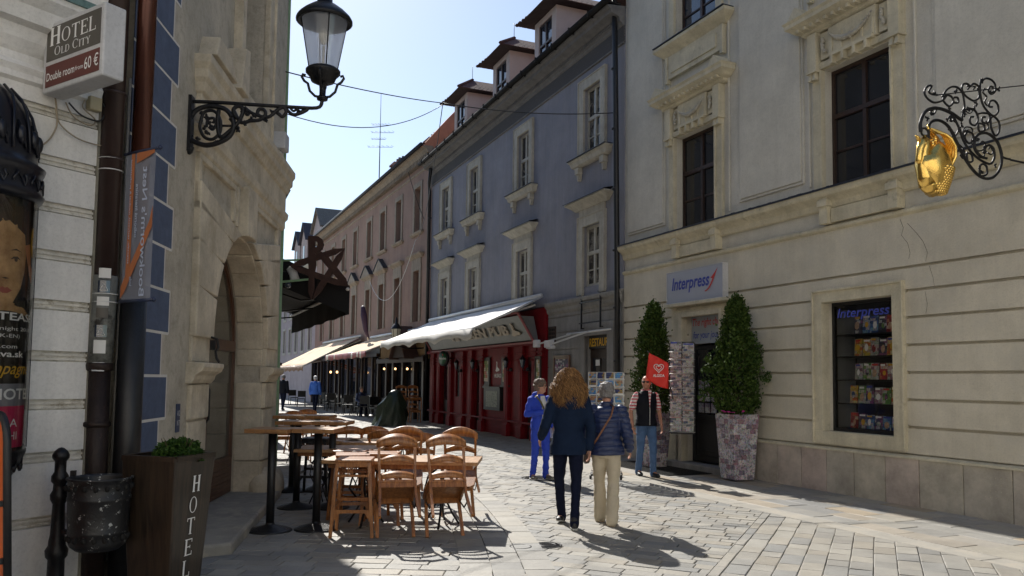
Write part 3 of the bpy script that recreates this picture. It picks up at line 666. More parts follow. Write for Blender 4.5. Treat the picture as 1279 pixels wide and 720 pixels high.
# cracks in the plaster
m = MB()
def crack(pts, r_=.0025):
    q = []
    for (x, z) in pts: q.append((x+random.uniform(-.02,.02), -.0015, z))
    m.tube(q, r_, 4)
crack([(7.35,3.98),(7.4,3.85),(7.36,3.75),(7.44,3.62),(7.5,3.48),(7.46,3.4)]); crack([(7.45,3.9),(7.62,3.72),(7.7,3.6),(7.78,3.45),(7.75,3.33)]); crack([(7.8,3.26),(7.83,3.1),(7.86,2.98)], .002); crack([(7.72,2.92),(7.74,2.75),(7.72,2.62)], .002)
m.build('plaster_crack', mat('crack_dark', (.10,.09,.07), .95), house)

# ---- shop window with magazines
t = wthing('magazine_display', WC, 5.88, .92, -.18, 'lit-less shop window display: dark shelving behind glass with blue lettering', 'shop window')
t['label'] = 'dark shelving behind the shop window glass with blue lettering on it'
W_, H_ = 1.32, 2.0
m = MB(); m.box(0,.045,0,.06,0,H_); m.box(W_-.045,W_,0,.06,0,H_); m.box(.045,W_-.045,0,.06,0,.05); m.box(.045,W_-.045,0,.06,H_-.05,H_); m.build('window_frame', m_black, t)
m = MB(); m.box(0,.02,.06,.5,0,H_); m.box(W_-.02,W_,.06,.5,0,H_); m.box(0,W_,.5,.52,0,H_); m.box(0,W_,.06,.5,-.02,0); m.box(0,W_,.06,.5,H_,H_+.02)
m.build('cabinet', mat('shelf_back', (.05,.05,.055), .8), t)
sz = [.06,.44,.8,1.16,1.5]
for q in sz: 
    mm = MB(); mm.box(.02,W_-.02,.07,.46,q-.02,q); mm.build('shelf', m_black, t)
mm = MB(); mm.box(.021,.028,.05,.46,.05,1.9); mm.build('side_panel', mat('pale_side_panel', (.30,.32,.33), .6), t)
m_gl = base('shop_glass', .02)[0]; nt = m_gl.node_tree; L = nt.links.new; tr = nn(nt, 'ShaderNodeBsdfTransparent'); gg = nn(nt, 'ShaderNodeBsdfGlossy', Roughness=.02); fr = nn(nt, 'ShaderNodeFresnel', IOR=1.5); mx = nn(nt, 'ShaderNodeMixShader')
L(fr.outputs[0], mx.inputs[0]); L(tr.outputs[0], mx.inputs[1]); L(gg.outputs[0], mx.inputs[2]); L(mx.outputs[0], nt.nodes['Material Output'].inputs[0])
mm = MB(); mm.add([(.045,.02,.05),(W_-.045,.02,.05),(W_-.045,.02,H_-.05),(.045,.02,H_-.05)], [(0,1,2,3)]); mm.build('pane', m_gl, t)
mm = MB(); text(mm, 'Interpress', .10, 1.71, .98, .19, .012, .012, .2); mm.build('lettering', mat('window_blue_letters', (.07,.10,.55), .5), t)
m_bei0 = mat('cover_skin_tone', (.5,.33,.22), .5, var=.4, scale=30)
ordn = ['first','second','third','fourth','fifth','sixth']; rowz = ['bottom','second','third','fourth','top']
rq = random.Random(12); kinds = [[1,5,0,5,0,0],[3,2,5,4,2,3],[4,2,4,1,4,2],[3,3,4,5,3,0],[5,0,0,5,1,0]]
for r_ in range(5):
    z = sz[r_]+.003
    for k in range(6):
        kind = kinds[r_][k]; x = (.36 if r_ > 1 else .25)+k*.15+(.0 if r_ > 1 else .0)+(.0 if r_ > 1 else .01); h = rq.uniform(.24,.28) if r_ else rq.uniform(.2,.28)
        o = wthing('magazine', WC, 5.88+x, .92+z, -.18-.085-(k % 2)*.012, 'magazine with mostly %s cover, %s from left on the %s shop window shelf' % (['blue','red','green','yellow','pale','dark'][kind], ordn[k], rowz[r_]), 'magazine', 'magazines in the shop window')
        mm = MB(); mm.box(0,.144,-.004,.004,0,h); mm.box(.01,.128,-.006,-.0035,h*.84,h*.96); mb = mm.build('cover', mags[kind], o); mm = MB(); mm.box(.012,rq.uniform(.08,.126),-.0065,-.0045,h*.84,h*.95); mm.build('masthead', [m_redl, m_whl, m_yel, m_whl, m_navy, m_whl][(k+r_*2) % 6], mb); mm = MB(); mm.ell((rq.uniform(.05,.09),-.004,h*rq.uniform(.35,.5)), rq.uniform(.025,.045), .003, h*rq.uniform(.15,.25), 12, 8); mm.build('cover_picture', [m_bei0, mags[(kind+3) % 6], m_whl, m_yel][(k*3+r_) % 4], mb); o.rotation_euler = (R(-4), 0, WC.ang)
# ---- fascia sign
t = wthing('shop_sign', WC, 1.84, 3.22, .12, 'silver grey rectangular sign reading Interpress with a red swoosh above the shop door', 'sign')
m = MB(); m.box(0, 1.75, 0, .12, 0, .62); m.build('panel', m_silver, t, bevel=.004)
m = MB(); m.box(-.012, 0, -.008, .12, -.01, .63); m.box(1.75, 1.762, -.008, .12, -.01, .63); m.box(0,1.75,-.008,.12,-.012,0); m.box(0,1.75,-.008,.12,.62,.632); m.build('edge_trim', m_signw, t)
m = MB(); text(m, 'Interpress', .17, .17, 1.2, .33, -.005, .02, .22); m.build('lettering', m_navy, t)
m = MB(); m.add([(1.40,-.006,.38),(1.50,-.006,.36),(1.62,-.006,.56),(1.52,-.006,.47)], [(0,1,2,3)])
arc = [(1.22+.33*math.sin(a), -.11+.0+.0*a, 0) for a in (0,)]
vs = []; 
for k in range(9):
    a = k/8; x = 1.24+.30*a; z = .14+.28*a*a; vs += [(x,-.0065,z),(x-.01-.015*a,-.0065,z+.018+.03*a)]
m.add(vs, [(2*k,2*k+2,2*k+3,2*k+1) for k in range(8)]); m.build('swoosh', m_redl, t)
m = MB(); m.tube([(.9,.06,0),(.9,.06,-.09)], .015, 6); m.build('cable_stub', m_black, t)

# ---- planters with thuja
def leafy(mb, n, fn, size, rnd):
    for _ in range(n):
        c, nrm = fn(rnd); s = size*rnd.uniform(.6,1.4)
        d = Vector((rnd.gauss(0,1), rnd.gauss(0,1), rnd.gauss(0,.8)))+nrm*1.2; d.normalize()
        u = d.cross(Vector((rnd.gauss(0,1),rnd.gauss(0,1),rnd.gauss(0,1)))).normalized()*s*.45; v = d*s
        mb.add([c-v*.5, c+u, c+v*.8, c-u], [(0,1,2,3)])
def thuja_fn(h, r0, lob, z0=0.):
    def f(rnd):
        while True:
            t = rnd.random()**.8; prof = (min(1, (t+.05)/.2))**.5*(1-max(0,t-.12)/.89)**.56
            a = rnd.uniform(0, 2*math.pi); k = 0.86+.60*noise.noise(Vector((math.cos(a)*1.5+lob, math.sin(a)*1.5, t*3.6)))+.34*noise.noise(Vector((math.cos(a)*3.6+lob, math.sin(a)*3.6, t*11)))
            q = rnd.random()**.35; r = r0*prof*k*(.35+.65*q)
            if rnd.random() < .12: r *= rnd.uniform(1,1.22)
            if r > .0: break
        return Vector((r*math.cos(a), r*math.sin(a), z0+t*h)), Vector((math.cos(a)*.6, math.sin(a)*.6, .9))
    return f
def planter(px, py, label, h, w0, w1, tlabel, th, seed, tr):
    c = G(px, py); t = empty('planter', (c[0], c[1], 0), WC.ang+R(seed*3-9), label, 'planter', 'planters wrapped in magazine covers')
    a, b_ = w0/2, w1/2; m = MB(); z0 = .02
    m.add([(-a,-a,z0),(a,-a,z0),(a,a,z0),(-a,a,z0),(-b_,-b_,h),(b_,-b_,h),(b_,b_,h),(-b_,b_,h)], [(0,1,5,4),(1,2,6,5),(2,3,7,6),(3,0,4,7),(0,3,2,1)])
    m.build('wrapped_box', m_coll, t, bevel=.02)
    m = MB(); m.box(-b_+.02, b_-.02, -b_+.02, b_-.02, h-.08, h-.03); m.build('soil', m_stem, t)
    s = empty('potted_thuja', (c[0], c[1], h-.04), seed, tlabel, 'shrub', 'thujas by the shop door')
    m = MB(); m.tube([(0,0,0),(.01,0,th*.45),(0,.01,th*.9)], [.035,.022,.008], 7)
    rnd = random.Random(seed)
    for k in range(26):
        z = th*rnd.uniform(.04,.85); an = rnd.uniform(0,6.28); L_ = tr*.8*(1-z/th)**.6; m.tube([(0,0,z),(L_*.6*math.cos(an),L_*.6*math.sin(an),z+.05),(L_*math.cos(an),L_*math.sin(an),z+.2)], [.01,.006,.003], 4, False)
    m.build('trunk', m_stem, s)
    m = MB(); f_ = thuja_fn(th, tr*.93, seed*7.3, .04)
    for _ in range(430):
        c_, n_ = f_(rnd); sg = rnd.uniform(.025,.055)
        def tuft(r, c_=c_, n_=n_, sg=sg): return c_+Vector((r.gauss(0,sg), r.gauss(0,sg), r.gauss(.02,sg*1.3))), n_
        leafy(m, 38, tuft, rnd.uniform(.026,.046), rnd)
    leafy(m, 3500, thuja_fn(th, tr*.8, seed*7.3, .02), .036, rnd); m.build('crown', m_leaf, s)
    if seed == 2:
        for k in range(9):
            f = empty('flower', (c[0]-.32+rnd.uniform(-.03,.35), c[1]-.3+rnd.uniform(-.04,.1), h+.02+rnd.uniform(0,.04)), 0, 'tiny magenta flower at the rim of the planter right of the shop door', 'flower', 'magenta flowers in the right planter')
            mm = MB(); 
            for q in range(5):
                an = q*1.257; mm.ell((.016*math.cos(an), .016*math.sin(an), .01), .015, .015, .006, 6, 4)
            mm.build('petals', mat('magenta_petal%d' % k, (.6,.03,.3), .6), f)
planter(921, 600, 'tall tapering planter wrapped in magazine pages, right of the black shop door', 1.12, .40, .53, 'conical green thuja in the planter right of the shop door', 1.92, 2, .60)
planter(816, 584, 'tall planter wrapped in magazine pages, left of the newspaper rack', 1.05, .38, .50, 'conical green thuja in the planter left of the newspaper rack', 2.05, 5, .50)
# ---- newspaper rack
rk = D(836, 500, 14.5); MR = Matrix.Translation((rk.x, rk.y, .74)) @ Matrix.Rotation(R(-16), 4, 'Z')
t = empty('newspaper_rack', (rk.x, rk.y, .74), R(-16), 'tall black metal rack full of newspapers beside the shop door', 'rack')
m = MB(); W_, H_ = .45, 1.62
m.box(0,.02,0,.2,0,H_); m.box(W_-.02,W_,0,.2,0,H_); m.box(.02,W_-.02,.18,.2,0,H_); m.box(.02,W_-.02,0,.18,-.02,0); m.box(.02,W_-.02,.05,.2,H_,H_+.02); m.build('case', m_black, t)
m = MB()
for k in range(12): m.tube([(0,-.05,.02+k*.13),(W_,-.05,.02+k*.13)], .004, 5); m.tube([(0,-.05,.02+k*.13),(0,.1,.02+k*.13)], .004, 5); m.tube([(W_,-.05,.02+k*.13),(W_,.1,.02+k*.13)], .004, 5)
m.build('wire_shelves', m_alu, t)
rq = random.Random(21); rown = ['bottom','second lowest','third lowest','fourth lowest','fifth lowest','sixth lowest','sixth highest','fifth highest','fourth highest','third highest','second highest','topmost']
for k in range(12):
    for q in range(2):
        o = empty('newspaper', (0,0,0), 0, 'folded newspaper in the %s row of the black rack, %s of the pair' % (rown[k], ['left','right'][q]), 'newspaper', 'newspapers in the rack')
        o.matrix_world = MR @ Matrix.Translation((.02+q*.212+rq.uniform(-.006,.006), -.03, .03+k*.13)) @ Matrix.Rotation(R(-14+rq.uniform(-3,3)), 4, 'X')
        mm = MB(); h = rq.uniform(.14,.19); mm.box(0,.20,-.006,.006,0,h); mb = mm.build('folded_pages', m_paperw, o)
        mm = MB(); c_ = random.choice([m_navy, m_redl, m_black, m_black, m_orange])
        mm.box(.012,.188 if rq.random() < .4 else .12,-.0075,-.0065,h*.78,h*.93); mm.build('masthead', c_, o)
# ---- postcard spinner
c = G(757, 597); t = empty('postcard_stand', (c[0], c[1], 0), R(8), 'white rotating postcard stand on castors in front of the restaurant door', 'postcard stand')
m = MB(); m.tube([(0,0,.1),(0,0,1.8)], .02, 10); m.build('post', m_alu, t)
for k in range(4):
    a = k*math.pi/2+.5; m = MB(); m.beam((0,0,.12),(.36*math.cos(a),.36*math.sin(a),.09),.03,.02); lg = m.build('leg', m_alu, t)
    m = MB(); m.tube([(.36*math.cos(a)-.015,.36*math.sin(a),.035),(.36*math.cos(a)+.015,.36*math.sin(a),.035)], .035, 12); m.build('castor', m_black, lg)
NF = 6
for f in range(NF):
    a = R(60)*f+R(12); M_ = Matrix.Rotation(a, 4, 'Z'); m = MB()
    for x in (-.17,.0,.17): m.add([M_ @ Vector(v) for v in ((x-.004,-.3,.72),(x+.004,-.3,.72),(x+.004,-.3,1.8),(x-.004,-.3,1.8),(x-.004,-.292,.72),(x+.004,-.292,.72),(x+.004,-.292,1.8),(x-.004,-.292,1.8))], [(0,1,2,3),(1,5,6,2),(0,3,7,4)])
    for k in range(8):
        z = .735+k*.135; m.add([M_ @ Vector(v) for v in ((-.17,-.31,z),(.17,-.31,z),(.17,-.31,z+.008),(-.17,-.31,z+.008),(-.17,-.29,z),(.17,-.29,z))], [(0,1,2,3),(0,4,5,1)])
    m.build('wire_panel', m_alu, t)
    if f in (5,0,1):
        for k in range(8):
            for q in range(2):
                o = empty('postcard', (0,0,0), 0, 'colour postcard, %s row from the top, %s column of the stand\'s %s side' % (['eighth','seventh','sixth','fifth','fourth','third','second','first'][k], ['left','right'][q], {5:'left',0:'middle',1:'right'}[f]), 'postcard', 'postcards on the stand')
                o.matrix_world = Matrix.Translation((c[0], c[1], 0)) @ Matrix.Rotation(R(8)+a, 4, 'Z') @ Matrix.Translation((-.165+q*.17, -.302, .745+k*.135)) @ Matrix.Rotation(R(-8), 4, 'X')
                mm = MB(); mm.box(0,.155,-.002,.0,0,.115); mm.build('card', m_paper, o); mm = MB(); mm.box(.006,.149,-.004,-.0025,.028 if (k+q) % 3 == 0 else .006,.109); mm.build('picture', cards[(k*2+q+f) % 3], o)
# ---- door mat
t = wthing('doormat', WC, 1.1, .0, 1.25, 'black rubber grid mat on the pavement before the shop door', 'mat')
m = MB(); m.box(0,2.4,0,.95,.004,.014); 
for k in range(40): m.box(.03+k*.06,.05+k*.06,.02,.93,.014,.02)
m.build('rubber_grid', m_black, t)
# ---- ice cream flag
t = wthing('flag', WC, 1.32, 1.5, .95, 'red ice cream flag with a white heart mark on a short pole', 'flag')
p0 = WC.w(.0); t.rotation_euler = (0,0,R(-3)); q0 = D(811,441,14.0); t.location = q0
m = MB(); m.tube([(-.02,.045,.03),(.38,.045,-.62),(.42,.07,-.8)], .011, 8); m.build('pole', m_black, t)
m = MB(); nx, nz = 10, 12; vs = []; fs_ = []
cor = [(0,0),(.33,-.17),(.33,-.62),(-.06,-.42)]
def flagp(u, v): # u right, v down
    a = Vector(cor[0]).lerp(Vector(cor[1]), u); b_ = Vector(cor[3]).lerp(Vector(cor[2]), u); q = a.lerp(b_, v); return q.x, q.y-.05*math.sin(u*3.1)*v
for i in range(nx+1):
    for j in range(nz+1):
        x, z = flagp(i/nx, j/nz); vs.append((x, .025*math.sin(i*.9+j*.35), z))
fs_ = [(i*(nz+1)+j, i*(nz+1)+j+1, (i+1)*(nz+1)+j+1, (i+1)*(nz+1)+j) for i in range(nx) for j in range(nz)]
m.add(vs, fs_, True); cl = m.build('cloth', m_flag, t); sm = cl.modifiers.new('s', 'SOLIDIFY'); sm.thickness = .003
m = MB()
for sc, th in ((1.,.014),(.55,.012)):
    pts = []
    for k in range(25):
        a = 2*math.pi*k/24; x = .085*sc*math.sin(a)**3; z = .0055*sc*(13*math.cos(a)-5*math.cos(2*a)-2*math.cos(3*a)-math.cos(4*a))*.95; pts.append((.16+x, -.035, -.26+z))
    m.tube(pts, th/2, 5, False)
text(m, 'ALGIDA', .06, -.42, .2, .05, -.035, .02); m.build('mark', m_whl, t)
# ---- golden guild sign on its scroll bracket (off the cream wall)
GY = 9.05
def gp(px, py, z=GY): return D(px, py, z)
ax = WC.st(1256, 150); base_ = WC.w(9.35, 0, 0)
t = wthing('guild_sign_bracket', WC, 9.35, 0, 0, 'black wrought iron scroll bracket reaching out from the cream wall, holding the gilded creature', 'bracket')
# local frame of bracket: u = outward, in the plane perpendicular to the wall
def bl(px, py):
    r = Vector(ray(px, py)); o = Vector((0,0,CH)); pl = WC.w(9.35); n = Vector((WC.r[0], WC.r[1], 0)); k = (pl-Vector((0,0,0))).dot(n)/(Vector((r.x,r.y,0)).dot(n)); w_ = Vector((r.x*k, r.y*k, CH+r.z*k)); d_ = w_-pl
    return (0., d_.x*(-WC.r[1])+d_.y*WC.r[0], w_.z)
def zp(x, y): return (1120+x/4.23, 80+y/4.235)
def scroll(mb, pts, r=.012, n=6):
    # smooth poly through zoom points
    P_ = [Vector(bl(*zp(*p))) for p in pts]; out = []
    for i in range(len(P_)-1):
        p0, p1, p2, p3 = P_[max(i-1,0)], P_[i], P_[i+1], P_[min(i+2, len(P_)-1)]
        for k in range(5):
            s = k/5; out.append(.5*((2*p1)+(p2-p0)*s+(2*p0-5*p1+4*p2-p3)*s*s+(3*p1-p0-3*p2+p3)*s**3))
    out.append(P_[-1]); mb.tube(out, r, n)
m = MB()
scroll(m, [(215,165),(185,160),(170,145),(185,118),(165,118),(148,140),(150,165),(170,190),(200,205),(240,195),(262,170)])
scroll(m, [(262,215),(245,190),(262,165),(290,175),(300,200),(280,225),(262,215)]); scroll(m, [(240,175),(262,140),(290,122),(320,125),(345,150),(355,190),(358,230),(345,255)])
scroll(m, [(300,205),(325,205),(322,180),(300,178)]); scroll(m, [(390,120),(370,105),(350,110),(345,135),(360,165),(385,185),(410,195),(435,175),(430,120),(405,105),(390,120)])
scroll(m, [(375,135),(385,120),(372,118)],.01); scroll(m, [(405,135),(415,122),(400,120)],.01)
scroll(m, [(445,80),(440,120),(445,180),(460,225),(490,262),(515,275),(535,255),(535,220),(515,195),(492,200),(488,225),(505,228)])
scroll(m, [(445,95),(470,78),(500,85),(520,110),(520,145),(500,160),(485,140),(495,120),(510,125)]); scroll(m, [(465,130),(455,150),(475,175),(465,200),(478,222)],.01)
scroll(m, [(128,360),(125,310),(150,255),(190,235),(240,240),(290,262),(345,300)],.02); scroll(m, [(170,410),(168,345),(180,310),(215,298),(255,315),(285,350),(320,420),(360,500),(410,570),(460,605),(510,600),(545,555),(555,490),(535,420),(500,380),(465,365),(430,375),(410,410),(415,455),(445,490),(475,500)],.017)
scroll(m, [(180,455),(172,410),(170,380)],.012); scroll(m, [(150,340),(130,345),(135,375),(160,378),(168,360),(150,340)],.012); scroll(m, [(290,262),(330,340),(350,400),(380,450),(430,500),(490,530),(515,500),(512,450),(485,430),(465,450),(470,475)],.014)
scroll(m, [(345,300),(350,260),(380,235),(415,250),(430,290),(415,325),(390,315),(388,285),(405,280)]); scroll(m, [(360,380),(375,360),(400,370),(405,400),(385,420),(365,405),(360,380)]); scroll(m, [(430,265),(460,260),(490,270),(485,310),(455,310),(452,285),(468,282)])
scroll(m, [(495,290),(500,340),(520,380),(540,360),(540,310),(515,280),(495,290)]); scroll(m, [(430,320),(435,355),(460,355),(462,325),(440,315),(430,320)]); scroll(m, [(370,470),(375,515),(400,515),(395,480),(370,470)]); scroll(m, [(440,540),(440,590),(475,585),(475,545),(455,530),(440,540)]); scroll(m, [(360,400),(350,360),(365,335),(395,340),(400,360),(385,365)],.009); scroll(m, [(410,440),(430,460),(455,455),(470,430),(455,410),(440,420)],.009); scroll(m, [(300,300),(320,320),(325,350),(310,380),(300,360)],.009); scroll(m, [(480,470),(500,480),(510,460),(500,440),(485,450)],.009)
scroll(m, [(320,420),(345,440),(360,470),(350,500),(335,480)],.009); scroll(m, [(270,290),(285,275),(300,290),(292,305),(280,300)],.009); scroll(m, [(400,430),(395,400),(410,385),(425,395),(420,410)],.008); scroll(m, [(365,250),(385,262),(400,250),(392,238)],.008); scroll(m, [(210,240),(200,262),(185,270),(178,255),(190,248)],.009)
scroll(m, [(385,450),(400,470),(420,490),(450,495),(465,480),(455,465)],.009); scroll(m, [(470,300),(485,330),(475,350),(460,345)],.008); scroll(m, [(555,490),(575,500),(600,505)],.012)
rq = random.Random(17)
for (x, y) in ((185,265),(160,290),(300,380),(280,350),(265,300),(350,460),(380,240),(410,235),(355,270),(440,550),(450,575),(505,450),(520,540),(430,400),(465,440),(285,290),(450,90),(200,160),(310,145),(430,120),(420,210),(280,240),(500,150),(540,135),(470,470),(330,350),(345,325),(365,360)):
    p = Vector(bl(*zp(x, y)))
    for k in range(5):
        d_ = Vector((rq.gauss(0,.3), rq.gauss(0,1), rq.gauss(0,1))).normalized()*rq.uniform(.02,.045); m.tube([p, p+d_*.5, p+d_], [.004,.013,.002], 5)
m.build('scrollwork', m_iron, t)
m = MB(); a0 = Vector(bl(*zp(215,165))); m.tube([a0, (0, 0, a0.z+.42)], .007, 6); m.tube([Vector(bl(*zp(600,508))), (0,0,bl(*zp(600,508))[2]-.01)], .012, 6); m.build('stay_rod', m_iron, t)
# gold creature: hollow body with scales, horse-like head, two wings joined as a hoop
gc = WC.w(9.35, bl(*zp(200,560))[1], 0); gz0 = bl(*zp(200,560))[2]
t = empty('golden_hanging_sign', (gc.x, gc.y, gz0), WC.ang+R(90), 'gilded scaly winged creature hanging from the black scroll bracket', 'sign')
u = 1./4.235/1000*9.15      # metres per zoom pixel
def gg_(x, y, d=0.): return Vector(((x-200)*u*1.02, d, -(y-560)*u))
m = MB()
m.loft([(gg_(215,692),.02,.02),(gg_(215,680),.08,.07),(gg_(205,640),.155,.12),(gg_(200,590),.21,.15),(gg_(195,540),.23,.16),(gg_(195,500),.215,.15),(gg_(190,470),.17,.13),(gg_(170,450),.12,.11)], (1,0,0), 20)
m.loft([(gg_(150,640),.10,.09),(gg_(128,600),.075,.08),(gg_(116,560),.06,.065),(gg_(120,510),.062,.06),(gg_(135,460),.07,.06),(gg_(140,430),.075,.06),(gg_(140,412),.04,.04)], (1,0,0), 16)
m.loft([(gg_(140,425),.065,.055),(gg_(118,440),.06,.05),(gg_(102,470),.045,.042),(gg_(96,505),.04,.038),(gg_(94,530),.042,.036),(gg_(95,542),.02,.02)], (1,0,0), 14)
for y_ in (-.045,.045): m.ell(gg_(118,440,y_), .016,.012,.016, 8, 6)
m.loft([(gg_(115,600),.05,.05),(gg_(150,640),.09,.09),(gg_(200,660),.1,.1)], (1,0,0), 12)
rq = random.Random(2)
for r_ in range(5, 17):
    for k in range(26):
        a = 2*math.pi*(k+(r_ % 2)*.5)/26; tz = r_/16.; y = 505+170*tz; rr_ = (.225-.15*max(0,tz-.25)**1.3); c_ = gg_(200+8*tz, y)
        (m.ell((c_.x+(rr_-.012)*math.cos(a), c_.y+(rr_-.012)*.72*math.sin(a), c_.z), .024, .024, .026, 8, 5) if math.cos(a) > -.2 or tz > .8 else None)
cr = gold = m.build('body', m_gold, t)
m = MB()
for s in (-1, 1):
    for k in range(5):
        d_ = s*(.03+.022*k); pts = [gg_(172+k*4, 352+k*7, d_*.3), gg_(205+k*2, 362+k*7, d_), gg_(245-k, 385+k*7, d_*1.2), gg_(282-k*5, 440+k*3, d_*1.3), gg_(290-k*5, 500, d_*1.2), gg_(285-k*9, 550, d_), gg_(262-k*10, 580, d_)]
        m.tube(pts, [.008,.013,.016,.017,.017,.016,.008], 7)
m.build('wing', m_gold, t)
m = MB(); m.tube([gg_(95,425), gg_(85,408), gg_(72,402)], [.022,.02,.008], 7); m.tube([gg_(128,412), gg_(135,398), gg_(150,396)], [.02,.02,.006], 7)
for k in range(8): m.ell(gg_(200+rq.uniform(-12,12), 400+k*11, 0), .03, .03, .03, 7, 5)
m.tube([gg_(160,330), gg_(160,352), gg_(172,372)], [.004,.016,.02], 7); m.build('crest', m_gold, t)
# ---- downpipe between cream and blue house
def downpipe(name, pts, r_, material, label, rings=()):
    t = empty(name, pts[0], 0, label, 'downpipe'); o = Vector(pts[0]); m = MB(); m.tube([Vector(p)-o for p in pts], r_, 12); m.build('pipe', material, t)
    for z, rr_ in rings:
        a, b_ = Vector(pts[0]), Vector(pts[-1]); k = (z-a.z)/(b_.z-a.z); q = a.lerp(b_, k)-o; m = MB(); m.lathe([(rr_,-.02),(rr_*1.12,-.012),(rr_*1.12,.012),(rr_,.02)], q, 14); m.build('collar', material, t)
    return t
q = WC.w(-.05, -.13); downpipe('downpipe', [(q.x,q.y,0),(q.x-.02,q.y,4),(q.x-.06,q.y+.04,8),(q.x-.12,q.y+.08,12.1)], .065, m_black, 'tall black downpipe in the joint between the blue house and the cream house', [(z, .07) for z in (.9,2.1,3.3,4.6,6,7.4,8.8)])
# ================================================================ BLUE HOUSE
BX0 = -15.1
bh = wthing('blue_house', WB, 0, label='grey-blue plastered house with a patterned cornice, stone window frames and three dormers', cat='building')
wc = [-1.5,-5.75,-10.0,-13.15]; ho = .43
up = [(c-ho,c+ho,7.2,8.92) for c in wc]; lo = [(c-ho,c+ho,3.95,5.45) for c in wc]
pubz = 3.62; shopd = (-1.75,-.62,.1,2.74)
m = MB(); holed(m, BX0, 0, 3.66, 10.2, .5, up+lo, None, .0); m.build('wall', m_blue, bh)
# grey ashlar strip at street level
m = MB(); bd = []; z = 0.
for q in (.5,1.0,1.5,2.0,2.45,2.9,3.3): bd += [(z,q-.012,-.04),(q-.012,q+.012,-.02)]; z = q+.012
bd += [(z,3.66,-.04)]; holed(m, -3.9, 0, 0, 3.66, .5, [shopd], bd, -.04); m.build('street_wall', m_ash, bh)
m = MB(); mould(m, -3.9, 0, [(.05,3.4),(.09,3.46),(.10,3.54),(.16,3.6),(.18,3.66),(.18,3.7),(.0,3.74)], False); surround(m, -1.75, -.62, .1, 2.74, .3, .09, bottom=False); m.build('street_cornice', m_ash, bh, bevel=.006)
m = MB(); m.box(BX0, -3.9, .0, .5, 0, 3.66); m.build('wall_behind_pub', m_dark, bh)
# windows
for (x0,x1,z0,z1) in up+lo:
    window(bh, x0, x1, z0, z1, .07, m_framew, m_glassc, 1, .55, .07)
for w_ in up+lo:
  (x0,x1,z0,z1) = w_; m = MB(); f = winof(bh, w_)
  if w_ in up:
    surround(m, x0, x1, z0, z1, .27, .06, bottom=False, step=.02); m.build('surround', m_bluet, f, bevel=.006); m = MB()
    mould(m, x0-.34, x1+.34, [(.07,z0-.22),(.14,z0-.18),(.17,z0-.08),(.21,z0-.04),(.21,z0-.01),(.0,z0)])
    for c in (x0-.3, x1+.12): m.box(c, c+.18, -.13, .03, z0-.38, z0-.22); m.prism([(c+.02,z0-.38),(c+.16,z0-.38),(c+.12,z0-.55),(c+.06,z0-.55)], -.09, .03)
    m.build('sill', m_bluet, f, bevel=.006); m = MB(); m.box(x0-.55, x1+.55, -.24, .02, z0-.006, z0+.008); m.build('sill_flashing', m_flash, f)
  else:
    surround(m, x0, x1, z0-.2, z1, .27, .06, bottom=False, step=.02); m.build('surround', m_bluet, f, bevel=.006); m = MB()
    m.box(x0-.22, x1+.22, -.04, .03, z1+.27, z1+.46)
    mould(m, x0-.34, x1+.34, [(.06,z1+.44),(.12,z1+.5),(.2,z1+.56),(.27,z1+.6),(.27,z1+.64),(.0,z1+.7)])
    m.build('hood', m_bluet, f, bevel=.006); m = MB(); m.add([(x0-.64,-.3,z1+.65),(x1+.64,-.3,z1+.65),(x1+.6,.0,z1+.73),(x0-.6,.0,z1+.73),(x0-.64,-.3,z1+.63),(x1+.64,-.3,z1+.63)], [(0,1,2,3),(4,5,1,0)]); m.build('hood_flashing', m_flash, f)
# patterned frieze + deep cornice
fz, nt, b = base('patterned_frieze', .9); L = nt.links.new; tc = nn(nt, 'ShaderNodeTexCoord'); mp = nn(nt, 'ShaderNodeMapping'); mp.inputs['Scale'].default_value = (13,13,16); L(tc.outputs['Object'], mp.inputs['Vector'])
vo = nn(nt, 'ShaderNodeTexVoronoi', Scale=1.); vo.inputs['Randomness'].default_value = .25; L(mp.outputs[0], vo.inputs['Vector']); rp = nn(nt, 'ShaderNodeValToRGB'); rp.color_ramp.elements[0].position = .25; rp.color_ramp.elements[1].position = .45; rp.color_ramp.elements[0].color = rgba((.19,.18,.165)); rp.color_ramp.elements[1].color = rgba((.07,.067,.068)); L(vo.outputs['Distance'], rp.inputs['Fac']); L(rp.outputs[0], b.inputs['Base Color'])
m = MB(); m.box(BX0, 0, -.03, .02, 9.42, 9.82); m.build('frieze', fz, bh)
m = MB(); mould(m, BX0, 0, [(.0,9.38),(.045,9.39),(.045,9.42),(.03,9.425)], False); mould(m, BX0, 0, [(.03,9.80),(.07,9.83),(.08,9.87),(.13,9.90),(.14,9.98),(.19,10.0),(.24,10.03),(.36,10.06),(.37,10.14),(.44,10.17),(.46,10.22),(.0,10.26)], False); m.build('cornice', m_cornice, bh)
m = MB()
for k in range(190): x = BX0+.05+k*.079; m.ell((x+.02, -.15, 9.945), .028, .02, .035, 6, 4)
m.build('egg_moulding', m_cornice, bh)
m = MB(); m.tube([(BX0-.1,-.53,10.25),(0.05,-.53,10.27)], .07, 10); m.box(BX0, 0, -.59, -.1, 10.27, 10.31)
for k in range(16): m.box(BX0+.4+k, BX0+.43+k, -.615, -.45, 10.18, 10.33)
m.build('gutter', m_dark, bh)
m = MB(); m.add([(BX0,-.52,10.32),(0,-.52,10.32),(0,5.5,14.2),(BX0,5.5,14.2),(0,12,10.1),(BX0,12,10.1)], [(0,1,2,3),(3,2,4,5)]); m.build('roof', m_tile, bh)
